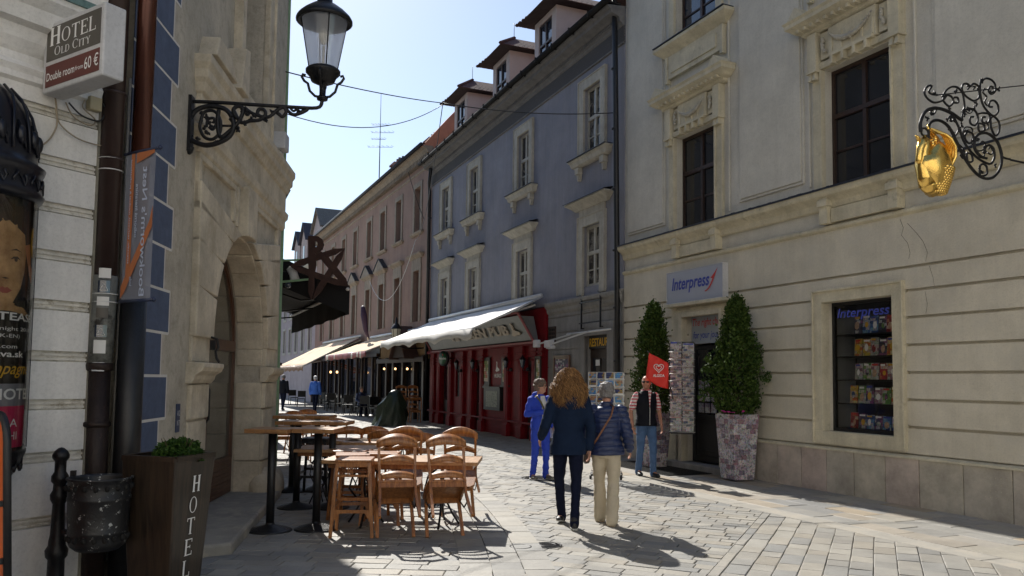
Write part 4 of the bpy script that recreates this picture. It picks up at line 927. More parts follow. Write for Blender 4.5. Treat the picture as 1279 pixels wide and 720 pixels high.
m = MB(); m.box(BX0, BX0+.3, .5, 11.8, 0, 10.1); m.box(-.3, 0, .5, 11.8, 0, 10.1); m.add([(-.001,0,9.9),(-.001,5.5,14.1),(-.001,11.8,9.9)], [(0,1,2)]); m.add([(BX0+.001,-.5,10.3),(BX0+.001,5.5,14.15),(BX0+.001,11.8,10.1)], [(0,1,2)]); m.box(BX0+.3,-.3,.9,.95,0,10); m.build('gable_wall', mat('orange_plaster_gable', (.42,.20,.13), .9, var=.2, scale=2), bh)
# dormers
dorm = [WB.st(681,40,-.35)[0], WB.st(626,88,-.35)[0], WB.st(575.5,138,-.35)[0]]
for x in dorm:
    m = MB(); hw, zt, y0 = .74, 12.3, .35
    for a, b_ in ((-hw,-.45),(.45,hw)): m.box(x+a, x+b_, y0, y0+.1, 10.75, zt)
    m.box(x-.45, x+.45, y0, y0+.1, 12.13, zt); m.box(x-.45, x+.45, y0, y0+.1, 10.55, 10.8)
    m.box(x-hw, x-hw+.1, y0+.1, 4.0, 10.3, zt); m.box(x+hw-.1, x+hw, y0+.1, 4.0, 10.3, zt); m.box(x-hw+.1, x+hw-.1, 3.0, 3.1, 10.5, zt)
    d = m.build('dormer', m_dorm, bh)
    m = MB(); r0, r1 = hw+.32, .1; ze = zt+.02; zz = zt+.75
    m.add([(x-r0,y0-.45,ze),(x+r0,y0-.45,ze),(x+r0,4.6,ze),(x-r0,4.6,ze),(x,y0+.45,zz),(x,4.6,zz)], [(0,1,4),(1,2,5,4),(3,0,4,5),(0,3,2,1)]); m.build('roof', m_roofd, d)
    rt = MB(); rnd = random.Random(int(x*10))
    for sgn in (-1, 1):
        for k in range(26):
            for q in range(9):
                a = k/26; b_ = q/9
                px_ = x+sgn*(r0*(1-b_)+.0); py_ = (y0-.45)*(1-b_)+(y0+.45)*b_+a*(4.2-(.9*b_)); pz = ze+(zz-ze)*b_
                rt.obox((px_-sgn*.05, py_+.06, pz+.035), .13, .14, .02, Matrix.Rotation(sgn*math.atan2(zz-ze, r0), 3, 'Y'))
    for k in range(14): 
        a = k/13; rt.ell((x-r0*(1-a), y0-.45+.9*a, ze+(zz-ze)*a+.03), .07, .07, .05, 6, 4); rt.ell((x+r0*(1-a), y0-.45+.9*a, ze+(zz-ze)*a+.03), .07, .07, .05, 6, 4)
    rt.build('roof_tiles', m_tile, d)
    m = MB(); m.tube([(x,.8,zz),(x,.8,zz+.55)], .01, 5); m.build('lightning_rod', m_iron, d)
    w = window(d, x-.44, x+.44, 10.82, 12.12, y0+.03, m_frameb, m_glassb, 1, .5, .05, half=False)
# black downpipe at the pink joint
q = WB.w(BX0-.02, -.1); downpipe('downpipe', [(q.x,q.y,0),(q.x,q.y,9.2),(q.x-.0,q.y-.2,9.5),(q.x+.1,q.y-.65,9.95)], .07, m_black, 'black downpipe with swan neck between the blue house and the pink house', [(z,.07) for z in (2,4,6,8)])
# restaurant door in the ashlar strip
m = MB(); m.box(-1.75,-.62,.1,.16,.1,2.42); d = m.build('door', m_cafew, bh); m = MB(); m.box(-1.6,-1.23,.085,.1,.9,2.2); m.box(-1.14,-.77,.085,.1,.9,2.2); m.build('pane', m_glassd, d)
t = wthing('restaurant_sign', WB, -1.74, 2.43, -.05, 'black panel with yellow RESTAURA lettering above the restaurant door', 'sign')
m = MB(); m.box(0,1.11,0,.05,0,.31); m.build('panel', m_black, t)
m = MB(); text(m, 'RESTAURA', .03, .05, 1.06, .2, -.004, .025); m.build('lettering', m_yel, t)
t = wthing('door_notice', WB, -1.42, 2.02, -.06, 'small white notice stuck on the restaurant door', 'notice'); m = MB(); m.box(0,.2,0,.004,0,.14); m.build('card', m_paper, t)
# empty sign frame, awning arms
t = wthing('sign_bracket_frame', WB, -1.75, 2.92, .1, 'empty black metal sign frame fixed above the restaurant door', 'sign frame')
m = MB()
for x in (0,.95): m.beam((x,-.06,-.02),(x,-.06,.78),.035); m.beam((x,-.06,.78),(x-.35,.06,.86),.025); m.beam((x,-.06,0),(x,.08,0),.025)
for z in (.12,.62): m.beam((-.05,-.09,z),(1.02,-.09,z),.03)
m.build('frame', m_iron, t)
t = wthing('folded_awning_arms', WB, -3.7, 2.55, .1, 'white folding awning arms on the grey wall left of the restaurant door', 'awning arms')
m = MB(); m.beam((.2,-.4,.05),(1.45,-.1,.25),.035); m.beam((1.0,-.45,-.0),(2.35,-.1,.27),.035); m.tube([(1.2,-.07,.26),(3.4,-.07,.28)],.025,8); m.build('arm', m_alu, t)
m = MB(); m.obox((.12,-.42,.06),.2,.14,.2); m.obox((.95,-.45,.02),.3,.16,.18); m.box(.85,1.15,-.5,-.36,-.1,-.02); m.build('bracket', m_signw, t, bevel=.02)
t = wthing('vent_grille', WB, -3.85, 2.62, .045, 'small dark square grille on the grey wall beside the red pub front', 'grille'); m = MB(); m.box(0,.45,-.02,0,0,.45); m.build('plate', m_frameb, t)
m = MB(); [m.box(.04+.1*i,.1+.1*i,-.025,-.018,.04+.1*j,.1+.1*j) for i in range(4) for j in range(4)]; m.build('holes', m_dark, t)
m_post = collage('food_poster', [(.70,.60,.45),(.62,.16,.08),(.70,.66,.55),(.55,.32,.12),(.25,.32,.10),(.66,.55,.3)], .16, .11, 30., dark=.3)
for i, (x, w_, z, h, lab, mats_) in enumerate(((-4.28,.36,.95,1.35,'narrow dark framed food poster at the right end of the red pub front',[mags[1]]),(-3.45,.95,.95,1.35,'brown framed menu board of food photographs on the grey wall left of the restaurant door',[mags[0],m_paperw]))):
    t = wthing('menu_case', WB, x, z, .07 if i else .22, lab, 'menu board'); m = MB(); m.box(0,w_,-.04,0,0,.05); m.box(0,w_,-.04,0,h-.05,h); m.box(0,.05,-.04,0,.05,h-.05); m.box(w_-.05,w_,-.04,0,.05,h-.05); m.box(.05,w_-.05,-.02,0,.05,h-.05); m.build('frame', m_frameb if i == 0 else m_door, t)
    if i == 0:
        m = MB(); m.box(.09,w_-.09,-.026,-.0205,.7,h-.09); m.box(.09,w_-.09,-.026,-.0205,.1,.6); m.build('poster', m_post, t)
    else:
        m = MB(); m.box(.1,w_-.1,-.026,-.0205,h-.42,h-.1); m.build('photos', mags[5], t); m = MB(); m.box(.1,w_-.1,-.026,-.0205,.1,h-.5); m.build('menu_sheet', m_paperw, t)
# ================================================================ RED PUB FRONT
pub = wthing('red_pub', WB, 0, label='dark red wooden pub front with pilasters and a grey fascia below the blue house', cat='shopfront')
def sx(px, out=.15, y=500): return WB.st(px, y, out)[0]
m = MB(); PL = -14.6; PR = -3.92
doors = [(sx(550),sx(559),.0,2.35),(sx(591),sx(598),.0,2.3),(sx(654),sx(664),.0,2.3)]
wins = [(sx(567),sx(573.5),1.05,2.15)]
bd = []; z = 0
for k in range(17): bd += [(z,z+.13,-.1),(z+.13,z+.15,-.085)]; z += .15
bd += [(z,3.62,-.1)]
holed(m, PL, PR, 0, 3.62, -.0, doors+wins, bd, -.1); m.build('boarding', m_red, pub)
m = MB()
for px in (541,548,562,577,588,602,633,651,668,683):
    x = sx(px, .15); w_ = .3 if px in (602,651,668,683,633) else .34
    x = min(x, PR-w_/2-.01); m.mark()
    m.box(x-w_/2, x+w_/2, -.2, -.09, .0, 2.62); m.box(x-w_/2-.03, x+w_/2+.03, -.24, -.09, .0, .35)
    for z in (2.2,2.3,2.4): m.box(x-w_/2-.03, x+w_/2+.03, -.235, -.09, z, z+.04)
    m.box(x-w_*.25, x+w_*.25, -.215, -.19, .5, 2.1)
m.build('pilaster', m_red, pub, bevel=.01); m = MB(); m.box(PL, PR, -.24, -.1, 2.62, 2.72); m.box(PL, PR, -.2, -.1, .42, .48); m.build('rail', m_red, pub, bevel=.01)
for (x0,x1,z0,z1) in doors:
    m = MB(); m.box(x0,x1,-.02,-.01,z0,z1); d = m.build('door', m_cafew, pub); m = MB(); m.box(x0+.12,x1-.12,-.035,-.022,.9,z1-.2); m.build('pane', m_glassd, d)
m = MB(); x0,x1,z0,z1 = wins[0]; m.box(x0,x1,-.03,-.02,z0,z1); m.build('chalk_panel', mat('chalkboard', (.02,.022,.022), .7, patch=((.35,.34,.32), 14, .6, .66)), pub)
# fascia tilted forward
m = MB(); fa = [(-.28,2.72),(-.30,2.72),(-.62,3.5),(-.60,3.52)]
m.add([(PL+.9,-.30,2.75),(PR-.1-.3,-.30,2.75),(PR-.1-.62,-.62,3.42),(PL+.6,-.62,3.42),(PL+.9,-.14,2.75),(PR-.4,-.14,2.75),(PR-.72,-.14,3.42),(PL+.6,-.14,3.42)], [(0,1,2,3),(1,5,6,2),(3,2,6,7),(0,3,7,4),(0,4,5,1)])
m.build('fascia', m_zinc, pub)
m = MB(); A = [(PL+.82,-.30,2.68),(PR-.31,-.30,2.68),(PR-.66,-.64,3.49),(PL+.52,-.64,3.49)]
for i in range(4): m.beam(A[i], A[(i+1)%4], .085, .05)
m.build('fascia_frame', m_redt, pub)
# letters: raised, seen end-on, with the goose mark at the right
m_let = mat('aged_brass_letters', (.42,.36,.27), .5, .2)
def fas(x, v, o=.03): return Vector((x, -.30-.32*v-o, 2.75+.67*v))
t0 = -11.0; m = MB(); V, Fc = text_mesh('VINAREN PUB', .02); q = fit(V, 5.35, 1.)
for lay in (.015, .06):
    m.add([fas(t0+a, .28+.42*b_, lay) for a, b_ in q], Fc)
pl = []
m.build('lettering', m_let, pub)
g_ = [(0,.28),(.12,.3),(.2,.42),(.24,.62),(.2,.7),(.28,.74),(.34,.66),(.33,.5),(.42,.42),(.62,.36),(.72,.3),(.66,.25),(.45,.22),(.2,.2)]
m = MB(); n = len(g_); vs = [fas(-5.55+x, y, .02) for x, y in g_]+[fas(-5.55+x, y, .06) for x, y in g_]; m.add(vs, [tuple(range(n)), tuple(range(2*n-1,n-1,-1))]+[(i,(i+1)%n,(i+1)%n+n,i+n) for i in range(n)]); m.build('goose_emblem', m_let, pub)
m = MB(); x = sx(620); n = len(g_); m.add([(x-.25+a*.5, -.106, 1.78+b_*.6) for a, b_ in g_], [tuple(range(n))]); text(m, 'HUSACIE', x-.3, 1.72, .62, .12, -.106, .02); m.build('white_goose_mark', m_whl, pub)
for i, (pa, pb, lab) in enumerate(((603,611,'left'),(626,635,'right'))):
    x0, x1 = sx(pa), sx(pb); t = wthing('pub_poster', WB, x0, 1.5, .11, 'dark framed food poster on the red pub wall, %s of the white goose mark' % lab, 'poster')
    w_ = x1-x0; m = MB(); m.box(0,w_,-.05,0,0,.85); m.box(-.04,w_+.04,-.07,0,-.06,0); m.build('frame', m_cafew, t); m = MB(); m.box(.12,w_-.1,-.056,-.051,.1,.75); m.build('picture', m_post, t)
x0, x1 = sx(607), sx(627); t = wthing('menu_box', WB, x0, .72, .11, 'black glazed menu box on the red pub wall below the two posters', 'menu box')
w_ = x1-x0; m = MB(); m.box(0,w_,-.12,0,0,.68); m.box(-.05,w_+.05,-.16,0,.68,.72); m.build('box', m_black, t); m = MB(); m.box(.2,w_-.2,-.126,-.121,.1,.58); m.build('menu', mat('aged_menu_paper', (.25,.27,.2), .5, patch=((.08,.09,.08), 20, .5, .56)), t)
# wall lanterns on the pub
for i, px in enumerate((574,594,636,657)):
    x = sx(px, .3, 440); t = wthing('pub_wall_lantern', WB, x, 1.95, .24, 'small black wall lantern on the red pub front, %s from the left' % ordn[i], 'lantern', 'lanterns on the pub front')
    m = MB(); m.tube([(0,0,0),(0,-.12,-.03),(0,-.16,.05)], .015, 6); m.lathe([(0,-.06),(.05,-.04),(.05,.04),(0,.06)], (0,0,0), 10); m.build('arm', m_iron, t)
    m = MB(); m.lathe([(.03,.05),(.05,.07),(.085,.26)], (0,-.16,0), 6); m.build('glass', m_glassb, t); m = MB(); m.lathe([(.10,.26),(.05,.34),(.015,.38),(0,.42)], (0,-.16,0), 6); m.build('cap', m_iron, t)
x = sx(555, .5, 448); c = WB.st(554.5,448,.5); t = wthing('round_beer_sign', WB, c[0], c[1], .5, 'round black beer sign with green centre projecting from the red pub front', 'sign', rot=R(18))
m = MB(); m.tube([(0,-.05,0),(0,.05,0)], .27, 28); m.build('disc', m_black, t); m = MB(); m.tube([(0,-.055,0),(0,-.05,0)], .21, 24); m.build('green_centre', mat('beer_green', (.01,.10,.035), .4), t)
m = MB(); m.tube([(0,-.056,0),(0,-.0555,0)], .0001, 4); text(m, 'Heineken', -.2, -.04, .4, .085, -.062, .01); m.lathe([(.225,0),(.235,0)], n=3) if False else None; m.build('lettering', m_whl, t)
m = MB(); m.tube([(.02*0,-.06,.13),(0,-.0595,.13)], .035, 5); m.build('red_star', m_redl, t); m = MB(); m.beam((0,.05,.0),(0,.42,.0),.03); m.build('arm', m_iron, t)
# ================================================================ AWNINGS
def awning(name, W, x0, x1, zb, ob, zf, of, material, label, drop=.24, vm=None, sag=.05, arms=True, swoop=False, tilt=0.):
    t = wthing(name, W, x0, 0, 0, label, 'awning'); w_ = x1-x0; nx, ny = 24, 8; m = MB(); vs = []
    for i in range(nx+1):
        for j in range(ny+1):
            u, v = i/nx, j/ny; vs.append((w_*u, -(ob+(of-ob)*v), zb+(zf-zb)*v-sag*math.sin(math.pi*v)*(.6+.4*math.sin(u*nx*1.3))+tilt*u*v))
    m.add(vs, [(i*(ny+1)+j, i*(ny+1)+j+1, (i+1)*(ny+1)+j+1, (i+1)*(ny+1)+j) for i in range(nx) for j in range(ny)], True)
    c = m.build('canopy', material, t); s = c.modifiers.new('s','SOLIDIFY'); s.thickness = .004
    m = MB(); vs = []; K = 60
    for i in range(K+1):
        u = i/K; dz = drop*(1-.25*abs(math.sin(u*w_*2.2))); bulge = .10*abs(math.sin(u*w_*1.1)) if swoop else .02*math.sin(u*w_*6)
        for v in (0,.5,1): vs.append((w_*u, -(of+.01+bulge*v*(1.4-v)), zf+tilt*u-dz*v*(1 if not swoop else (.75+.35*math.sin(u*w_*1.1)**2))))
    m.add(vs, [(3*i+k,3*i+3+k,3*i+4+k,3*i+1+k) for i in range(K) for k in (0,1)], True); c = m.build('valance', vm or material, t); s = c.modifiers.new('s','SOLIDIFY'); s.thickness = .004
    m = MB(); m.tube([(0,-of+.02,zf-.02),(w_,-of+.02,zf-.02+tilt)], .035, 8); m.tube([(0,-ob-.05,zb+.04),(w_,-ob-.05,zb+.04)], .07, 8); m.build('roller', m_alu, t)
    if arms:
        for u in (.06,.94):
            for (a, b_) in (((w_*u,-.05,zb-.15),(w_*u+(.5 if u < .5 else -.5),-(ob+of)/2,(zb+zf)/2-.1)),((w_*u+(.5 if u < .5 else -.5),-(ob+of)/2,(zb+zf)/2-.1),(w_*u,-of+.05,zf-.04))):
                m = MB(); m.beam(a, b_, .04, .05); m.build('folding_arm', m_alu, t)
        m = MB(); m.tube([(w_+.02,-ob,zb+.02),(w_+.02,-of,zf+tilt)], .022, 6); m.build('side_bar', m_alu, t)
    return t
awning('pub_awning', WB, -14.5, -4.1, 3.9, .12, 3.02, 2.1, m_awnw, 'long white awning hanging out over the red pub front', drop=.3, vm=mat('grey_white_valance', (.50,.49,.46), .85), swoop=True, tilt=-.03)
# ================================================================ PINK HOUSE
PX0 = -24.5
ph = wthing('pink_house', WP, 0, label='weathered pink house with a long bracketed eave and pedimented first floor windows', cat='building')
pc_ = [-1.85,-4.7,-7.45,-10.1,-13.2,-16.1,-19.1,-22.2]; pw = .42
pup = [(c-pw,c+pw,7.85,9.75) for c in pc_]; plo = [(c-pw,c+pw,4.05,6.2) for c in pc_]
m = MB(); holed(m, PX0, 0, 3.5, 11.0, .5, pup+plo, None, .0); m.build('wall', m_pink, ph)
for (x0,x1,z0,z1) in pup+plo: window(ph, x0, x1, z0, z1, .2, m_framew if z0 > 6 else m_frameb, m_glassd, 1, .6, .06, low=False)
for (x0,x1,z0,z1) in pup:
    m = MB(); surround(m, x0, x1, z0, z1, .2, .04, bottom=False, step=.0); mould(m, x0-.28, x1+.28, [(.05,z0-.16),(.12,z0-.1),(.14,z0-.03),(.0,z0)]); m.build('surround', m_pinkt, winof(ph, (x0,x1,z0,z1)))
for i, (x0,x1,z0,z1) in enumerate(plo):
    m = MB(); surround(m, x0, x1, z0, z1, .24, .05, bottom=False); m.box(x0-.2, x1+.2, -.05, .03, z1+.24, z1+.5)
    mould(m, x0-.34, x1+.34, [(.06,z1+.5),(.12,z1+.56),(.2,z1+.62),(.22,z1+.68),(.0,z1+.7)])
    if i in (2,3,4): m.prism([(x0-.5,z1+.7),(x1+.5,z1+.7),((x0+x1)/2,z1+1.2)], -.2, .02)
    m.build('surround', m_pinkt, winof(ph, (x0,x1,z0,z1)))
    if i in (2,3,4):
        m = MB(); xm = (x0+x1)/2; m.beam((x0-.56,-.12,z1+.7),(xm,-.12,z1+1.24),.03,.24,(0,1,0)); m.beam((xm,-.12,z1+1.24),(x1+.56,-.12,z1+.7),.03,.24,(0,1,0)); m.build('pediment_capping', m_flash, winof(ph, (x0,x1,z0,z1)))
m = MB(); mould(m, PX0, 0, [(.0,10.3),(.04,10.33),(.05,10.38),(.0,10.4)], False); mould(m, PX0, 0, [(.05,10.74),(.2,10.8),(.3,10.95),(.42,11.0),(.42,11.04),(.0,11.06)], False); 
for k in range(120): x = PX0+.1+k*.203; m.box(x, x+.09, -.22, .02, 10.6, 10.78)
m.build('bracketed_eave', m_pinkt, ph)
m = MB(); m.tube([(PX0,-.5,11.04),(0,-.5,11.08)], .07, 8); m.build('gutter', m_flash, ph)
m = MB(); m.add([(PX0,-.5,11.08),(0,-.5,11.08),(0,5.5,13.6),(PX0,5.5,13.6),(0,11,11),(PX0,11,11)], [(0,1,2,3),(3,2,4,5)]); 
for k in range(80):
    x = PX0+.15+k*.306; m.ell((x, -.42, 11.14), .05, .12, .035, 6, 4)
m.build('roof', m_roofd, ph)
m = MB(); m.box(PX0, PX0+.3, .5, 11, 0, 11); m.box(-.3, 0, .5, 11, 0, 11); m.add([(-.001,-.45,11.05),(-.001,5.5,13.55),(-.001,11,11)], [(0,1,2)]); m.add([(PX0+.001,-.45,11.05),(PX0+.001,5.5,13.55),(PX0+.001,11,11)], [(0,1,2)]); m.box(PX0+.3,-.3,.9,.95,0,11); m.prism([(-.45,11.0),(.63,12.3),(1.25,13.0),(5.5,13.9),(11,11)], -.29, -.004, 'yz'); m.build('side_wall', mat('orange_side_wall', (.50,.22,.14), .9, var=.2, scale=2), ph)
for x, h in ((-7.6,13.9),(-13.2,14.1),(-13.9,14.2)):
    m = MB(); m.box(x-.45, x+.45, 2.2, 2.9, 11.9, h-.3); m.box(x-.52, x+.52, 2.13, 2.97, h-.3, h-.2); ch = m.build('chimney', mat('brick_chimney%d' % int(-x), (.20,.10,.08), .9, var=.3, scale=9), ph)
    m = MB(); [m.tube([(x+dx,2.55,h-.2),(x+dx,2.55,h+.15)], .09, 8) for dx in (-.2,.2)]; m.build('pot', m_roofd, ch)
# TV antenna on the pink roof
q = D(474, 205, 40); t = empty('tv_antenna', (q.x, q.y, 11.8), 0, 'tall thin television antenna mast on the roof of the pink house', 'antenna')
m = MB(); ht = D(474,118,40).z-11.8; m.tube([(0,0,0),(0,0,ht)], [.03,.010], 6); m.build('mast', m_iron, t)
m = MB()
for z, L_, dx in ((ht-1.6,.7,.0),(ht-2.0,.9,.1),(ht-2.35,.55,-.1),(ht-2.75,1.0,0)):
    m.tube([(-L_*.6+dx,0,z),(L_*.6+dx,.3,z+.1)], .012, 5)
    for k in range(6): x = -L_*.6+dx+1.2*L_*k/5; m.tube([(x,-.2,z+.05*k/6),(x+.05,.25,z+.12)], .007, 4)
m.build('elements', m_iron, t)
# ground floor cafes of the pink house
cf = wthing('gabled_cafe', WP, 0, label='dark wooden cafe front with a tiled gable over its door, left of the red pub', cat='shopfront')
m = MB(); m.box(-7.2, 0, -.05, .0, 2.45, 3.6); m.build('ochre_fascia', mat('ochre_board', (.30,.20,.10), .8, var=.2), cf)
m = MB(); m.box(-7.2, 0, -.06, -.0, 0, .75)
for x in (-7.1,-5.6,-4.5,-3.0,-1.4,-.15): m.box(x-.12, x+.12, -.22, -.06, 0, 2.6)
m.box(-7.2, 0, -.26, -.05, 2.35, 2.55); m.build('timber_frame', m_cafew, cf, bevel=.01)
m = MB(); m.box(-7.1, -.1, -.03, -.02, .75, 2.35); m.build('pane', m_glassd, cf)
gx = WP.st(500, 440, .5)[0]
m = MB(); m.prism([(gx-1.0,2.55),(gx+1.0,2.55),(gx,3.75)], -.55, -.06); m.build('gable', m_cafew, cf); m = MB(); m.beam((gx-1.15,-.35,2.5),(gx,-.35,3.85),.08,.65,(0,1,0)); m.beam((gx,-.35,3.85),(gx+1.15,-.35,2.5),.08,.65,(0,1,0)); m.build('gable_roof', mat('shingles', (.09,.05,.04), .9, bump=.5), cf)
for i, px in enumerate((482,496,511)):
    x = WP.st(px, 461, .3)[0]; t = wthing('cafe_lamp', WP, x, WP.st(px,461,.3)[1], .3, 'small glowing lamp on the dark cafe front, %s from the left' % ordn[i], 'lamp', 'lamps on the cafe front'); m = MB(); m.ell((0,-.08,0), .045, .045, .05, 10, 7); m.build('bulb', m_lamp, t); m = MB(); m.lathe([(.10,.07),(.04,.13),(0,.15)], (0,-.08,0), 8); m.tube([(0,-.08,.13),(0,.08,.16)], .01, 5); m.build('holder', m_iron, t)
for i, px in enumerate((413,421)):
    q = D(px,465,44); t = empty('cafe_lamp', q, 0, 'small glowing lamp inside the far cafe, %s of the two' % ['left','right'][i], 'lamp', 'lamps in the far cafe'); m = MB(); m.ell((0,0,0), .06, .06, .07, 10, 7); m.build('bulb', m_lamp, t); m = MB(); m.tube([(0,0,.1),(0,0,.5)], .01, 5); m.build('cord', m_iron, t)
cf2 = wthing('glazed_cafe', WP, 0, label='dark glazed cafe front with wooden mullions under the pale yellow awnings', cat='shopfront')
m = MB(); m.box(PX0, -7.25, -.08, 0, 2.75, 3.55)
for k in range(10): x = PX0+.2+k*1.78+.4*math.sin(k*2.1); m.box(x-.12, x+.09, -.2, -.08, 0, 2.8)
m.box(PX0, -7.25, -.1, 0, 0, .5); m.box(PX0, -7.25, -.24, -.08, 2.7, 2.85); m.build('timber_frame', m_cafew, cf2)
m = MB(); m.box(PX0, -7.25, -.04, -.03, .5, 2.75); m.build('pane', m_glassd, cf2)
awning('cafe_awning', WP, -8.5, -.6, 3.62, .15, 2.72, 2.4, m_awny, 'pale yellow and pink awning with a printed red valance over the dark cafe', .28, m_awnr)
awning('cafe_awning', WP, -20.5, -10.6, 3.8, .15, 2.25, 3.1, m_awny, 'faded pale yellow awning farthest down the street, sloping low', .3, mat('brown_valance', (.20,.12,.07), .85))
t = awning('small_awning', WP, -24.3, -20.9, 2.9, .2, 2.15, 2.7, mat('orange_cloth', (.55,.12,.02), .8), 'small orange and white awning beyond the faded yellow one', .2)
t = wthing('furled_flag', WP, -5.9, 3.4, 1.0, 'dark purple furled flag hanging at an angle over the cafe awning', 'flag'); m = MB(); m.tube([(0,0,0),(.5,-.3,.75),(.9,-.5,1.5)], .025, 6); m.build('pole', m_alu, t); m = MB(); m.loft([((.0,0,.1),.05,.05),((.3,-.2,.45),.14,.1),((.7,-.4,1.1),.2,.14),((.9,-.5,1.45),.1,.08)], (1,0,0), 10); m.build('cloth', mat('purple_cloth', (.04,.02,.06), .8), t)
# lamp above the pub awning
q = WP.st(495, 415, 1.2); t = wthing('street_lamp', WP, q[0], q[1]-.5, 1.2, 'small black street lantern above the cafe awning at the pink house', 'street lamp')
m = MB(); m.tube([(0,1.2,-.1),(0,.4,-.15),(0,0,0)], .03, 8); m.build('arm', m_iron, t)
m = MB(); m.lathe([(.1,0),(.13,.03),(.2,.62)], n=6); m.build('glass', m_bulb, t); m = MB(); m.lathe([(.23,.62),(.2,.68),(.12,.8),(.05,.86),(.05,1.0),(.0,1.12)], n=12); m.lathe([(.0,-.02),(.12,0),(.12,.03)], n=8)
for k in range(6): a = k*math.pi/3; m.tube([(.13*math.cos(a),.13*math.sin(a),.03),(.205*math.cos(a),.205*math.sin(a),.62)], .012, 4)
m.build('lantern_frame', m_iron, t)
# tarpaulin-covered stack and stacked chairs under the cafe
c = G(486, 532); t = empty('covered_furniture', (c[0], c[1], 0), R(-20), 'furniture heap covered by a creased dark green tarpaulin in the street', 'covered furniture')
m = MB(); vs = []; n = 26; rings = [(0,.47,.42),(.12,.46,.4),(.4,.43,.38),(.7,.40,.36),(.85,.33,.34),(1.0,.24,.3),(1.15,.16,.24),(1.24,.10,.14),(1.27,.02,.02)]
for z, a, b_ in rings:
    for k in range(n):
        q = 2*math.pi*k/n; f = 1+.10*math.sin(k*2.4+z*2)+.10*math.sin(k*1.1-z*5)+.05*math.sin(k*3.7+z*9); vs.append((a*1.2*f*math.cos(q)+z*.2, b_*1.2*f*math.sin(q), z))
m.add(vs, [(i*n+k, i*n+(k+1)%n, (i+1)*n+(k+1)%n, (i+1)*n+k) for i in range(len(rings)-1) for k in range(n)], True); m.build('tarpaulin', m_tarp, t)
# ================================================================ DORMER HOUSE beyond
DX0 = -26
dh = wthing('lilac_house', WD, 0, label='pale lilac house with three gabled attic dormers beyond the pink house', cat='building')
dcs = [-1.8-2.6*k for k in range(9)]; dw = [(c-.45,c+.45,6.3,8.2) for c in dcs]+[(c-.45,c+.45,3.6,5.4) for c in dcs]
m = MB(); holed(m, DX0, 0, 0, 9.5, .5, dw, None, 0); m.build('wall', m_lilac, dh)
for w_ in dw: window(dh, *w_, .15, m_framew, m_glassd, 1, .6, .07, low=False)
m = MB(); [surround(m, *w_, .16, .05) for w_ in dw]; mould(m, DX0, 0, [(.0,9.2),(.1,9.3),(.35,9.5),(.35,9.6),(.0,9.62)], False); m.build('window_trim', m_framew, dh)
m = MB(); m.box(DX0, 0, -.4, -.3, 9.58, 9.7); m.add([(DX0,-.35,9.66),(0,-.35,9.66),(0,5,12.6),(DX0,5,12.6),(0,10,9.6),(DX0,10,9.6)], [(0,1,2,3),(3,2,4,5)]); m.box(DX0,DX0+.3,.5,10,0,9.5); m.box(-.3,0,.5,10,0,9.5); m.build('roof', m_roofd, dh)
for k, (pl_, pr, zt, zr, w_) in enumerate(((389,404,12.0,13.4,1.5),(376.5,384,11.9,13.2,1.15),(368,375,11.9,13.0,1.15))):
    x = WD.st((pl_+pr)/2, 300, -.2)[0]; m = MB(); m.box(x-w_, x+w_, .2, 4.6, 9.6, zt); m.prism([(x-w_,zt),(x+w_,zt),(x,zr)], .2, .35); d = m.build('dormer', mat('pale_pink_dormer%d' % k, (.52,.42,.40), .9, streak=.1), dh)
    m = MB(); m.beam((x-w_-.25,2.5,zt-.1),(x,2.5,zr+.05),.1,5.0,(0,1,0)); m.beam((x,2.5,zr+.05),(x+w_+.25,2.5,zt-.1),.1,5.0,(0,1,0)); m.build('roof', mat('slate%d' % k, (.16,.14,.12) if k == 0 else (.05,.045,.06), .8, var=.4, scale=12), d)
    m = MB(); [m.box(x+o-.28, x+o+.28, .17, .2, 9.9, 11.5) for o in ((-.5,.5) if k == 0 else (0,))]; m.build('window', m_glassd, d)
m = MB(); q = WD.st(424, 250, -4)[0]; m.box(q-.6, q+.6, 4, 4.8, 11, 14.9); m.tube([(q,4.4,14.9),(q,4.4,15.4)], .2, 8); m.build('chimney', mat('pink_chimney', (.45,.22,.2), .9), dh)
# street end: houses closing the view
for i, (x0, y0, w_, dp, h, lab, mt) in enumerate(((-34,86,11,8,13.2,'distant dark-roofed grey house closing the end of the street',m_ash),(-46,80,11.5,8,11,'distant pale house at the far left end of the street',m_lilac),(-22.8,92,12,8,10,'distant ochre house behind the awnings at the end of the street',m_ystone))):
    t = empty('distant_house', (x0, y0, 0), R(-8), lab, 'building'); m = MB(); hs = [(1+2.5*k, 2.1+2.5*k, z, z+1.6) for k in range(4) for z in (3.6,6.8)]; holed(m, 0, w_, 0, h-2.5, dp, hs, None, 0); m.build('wall', mt, t)
    m = MB(); [m.box(a, b_, .2, .25, c_, d_) for a, b_, c_, d_ in hs]; m.build('window', m_glassd, t)
    m = MB(); m.add([(-.3,-.5,h-2.5),(w_+.3,-.5,h-2.5),(w_+.3,dp/2,h),(-.3,dp/2,h),(w_+.3,dp+.5,h-2.5),(-.3,dp+.5,h-2.5)], [(0,1,2,3),(3,2,4,5)]); m.build('roof', m_flash, t)
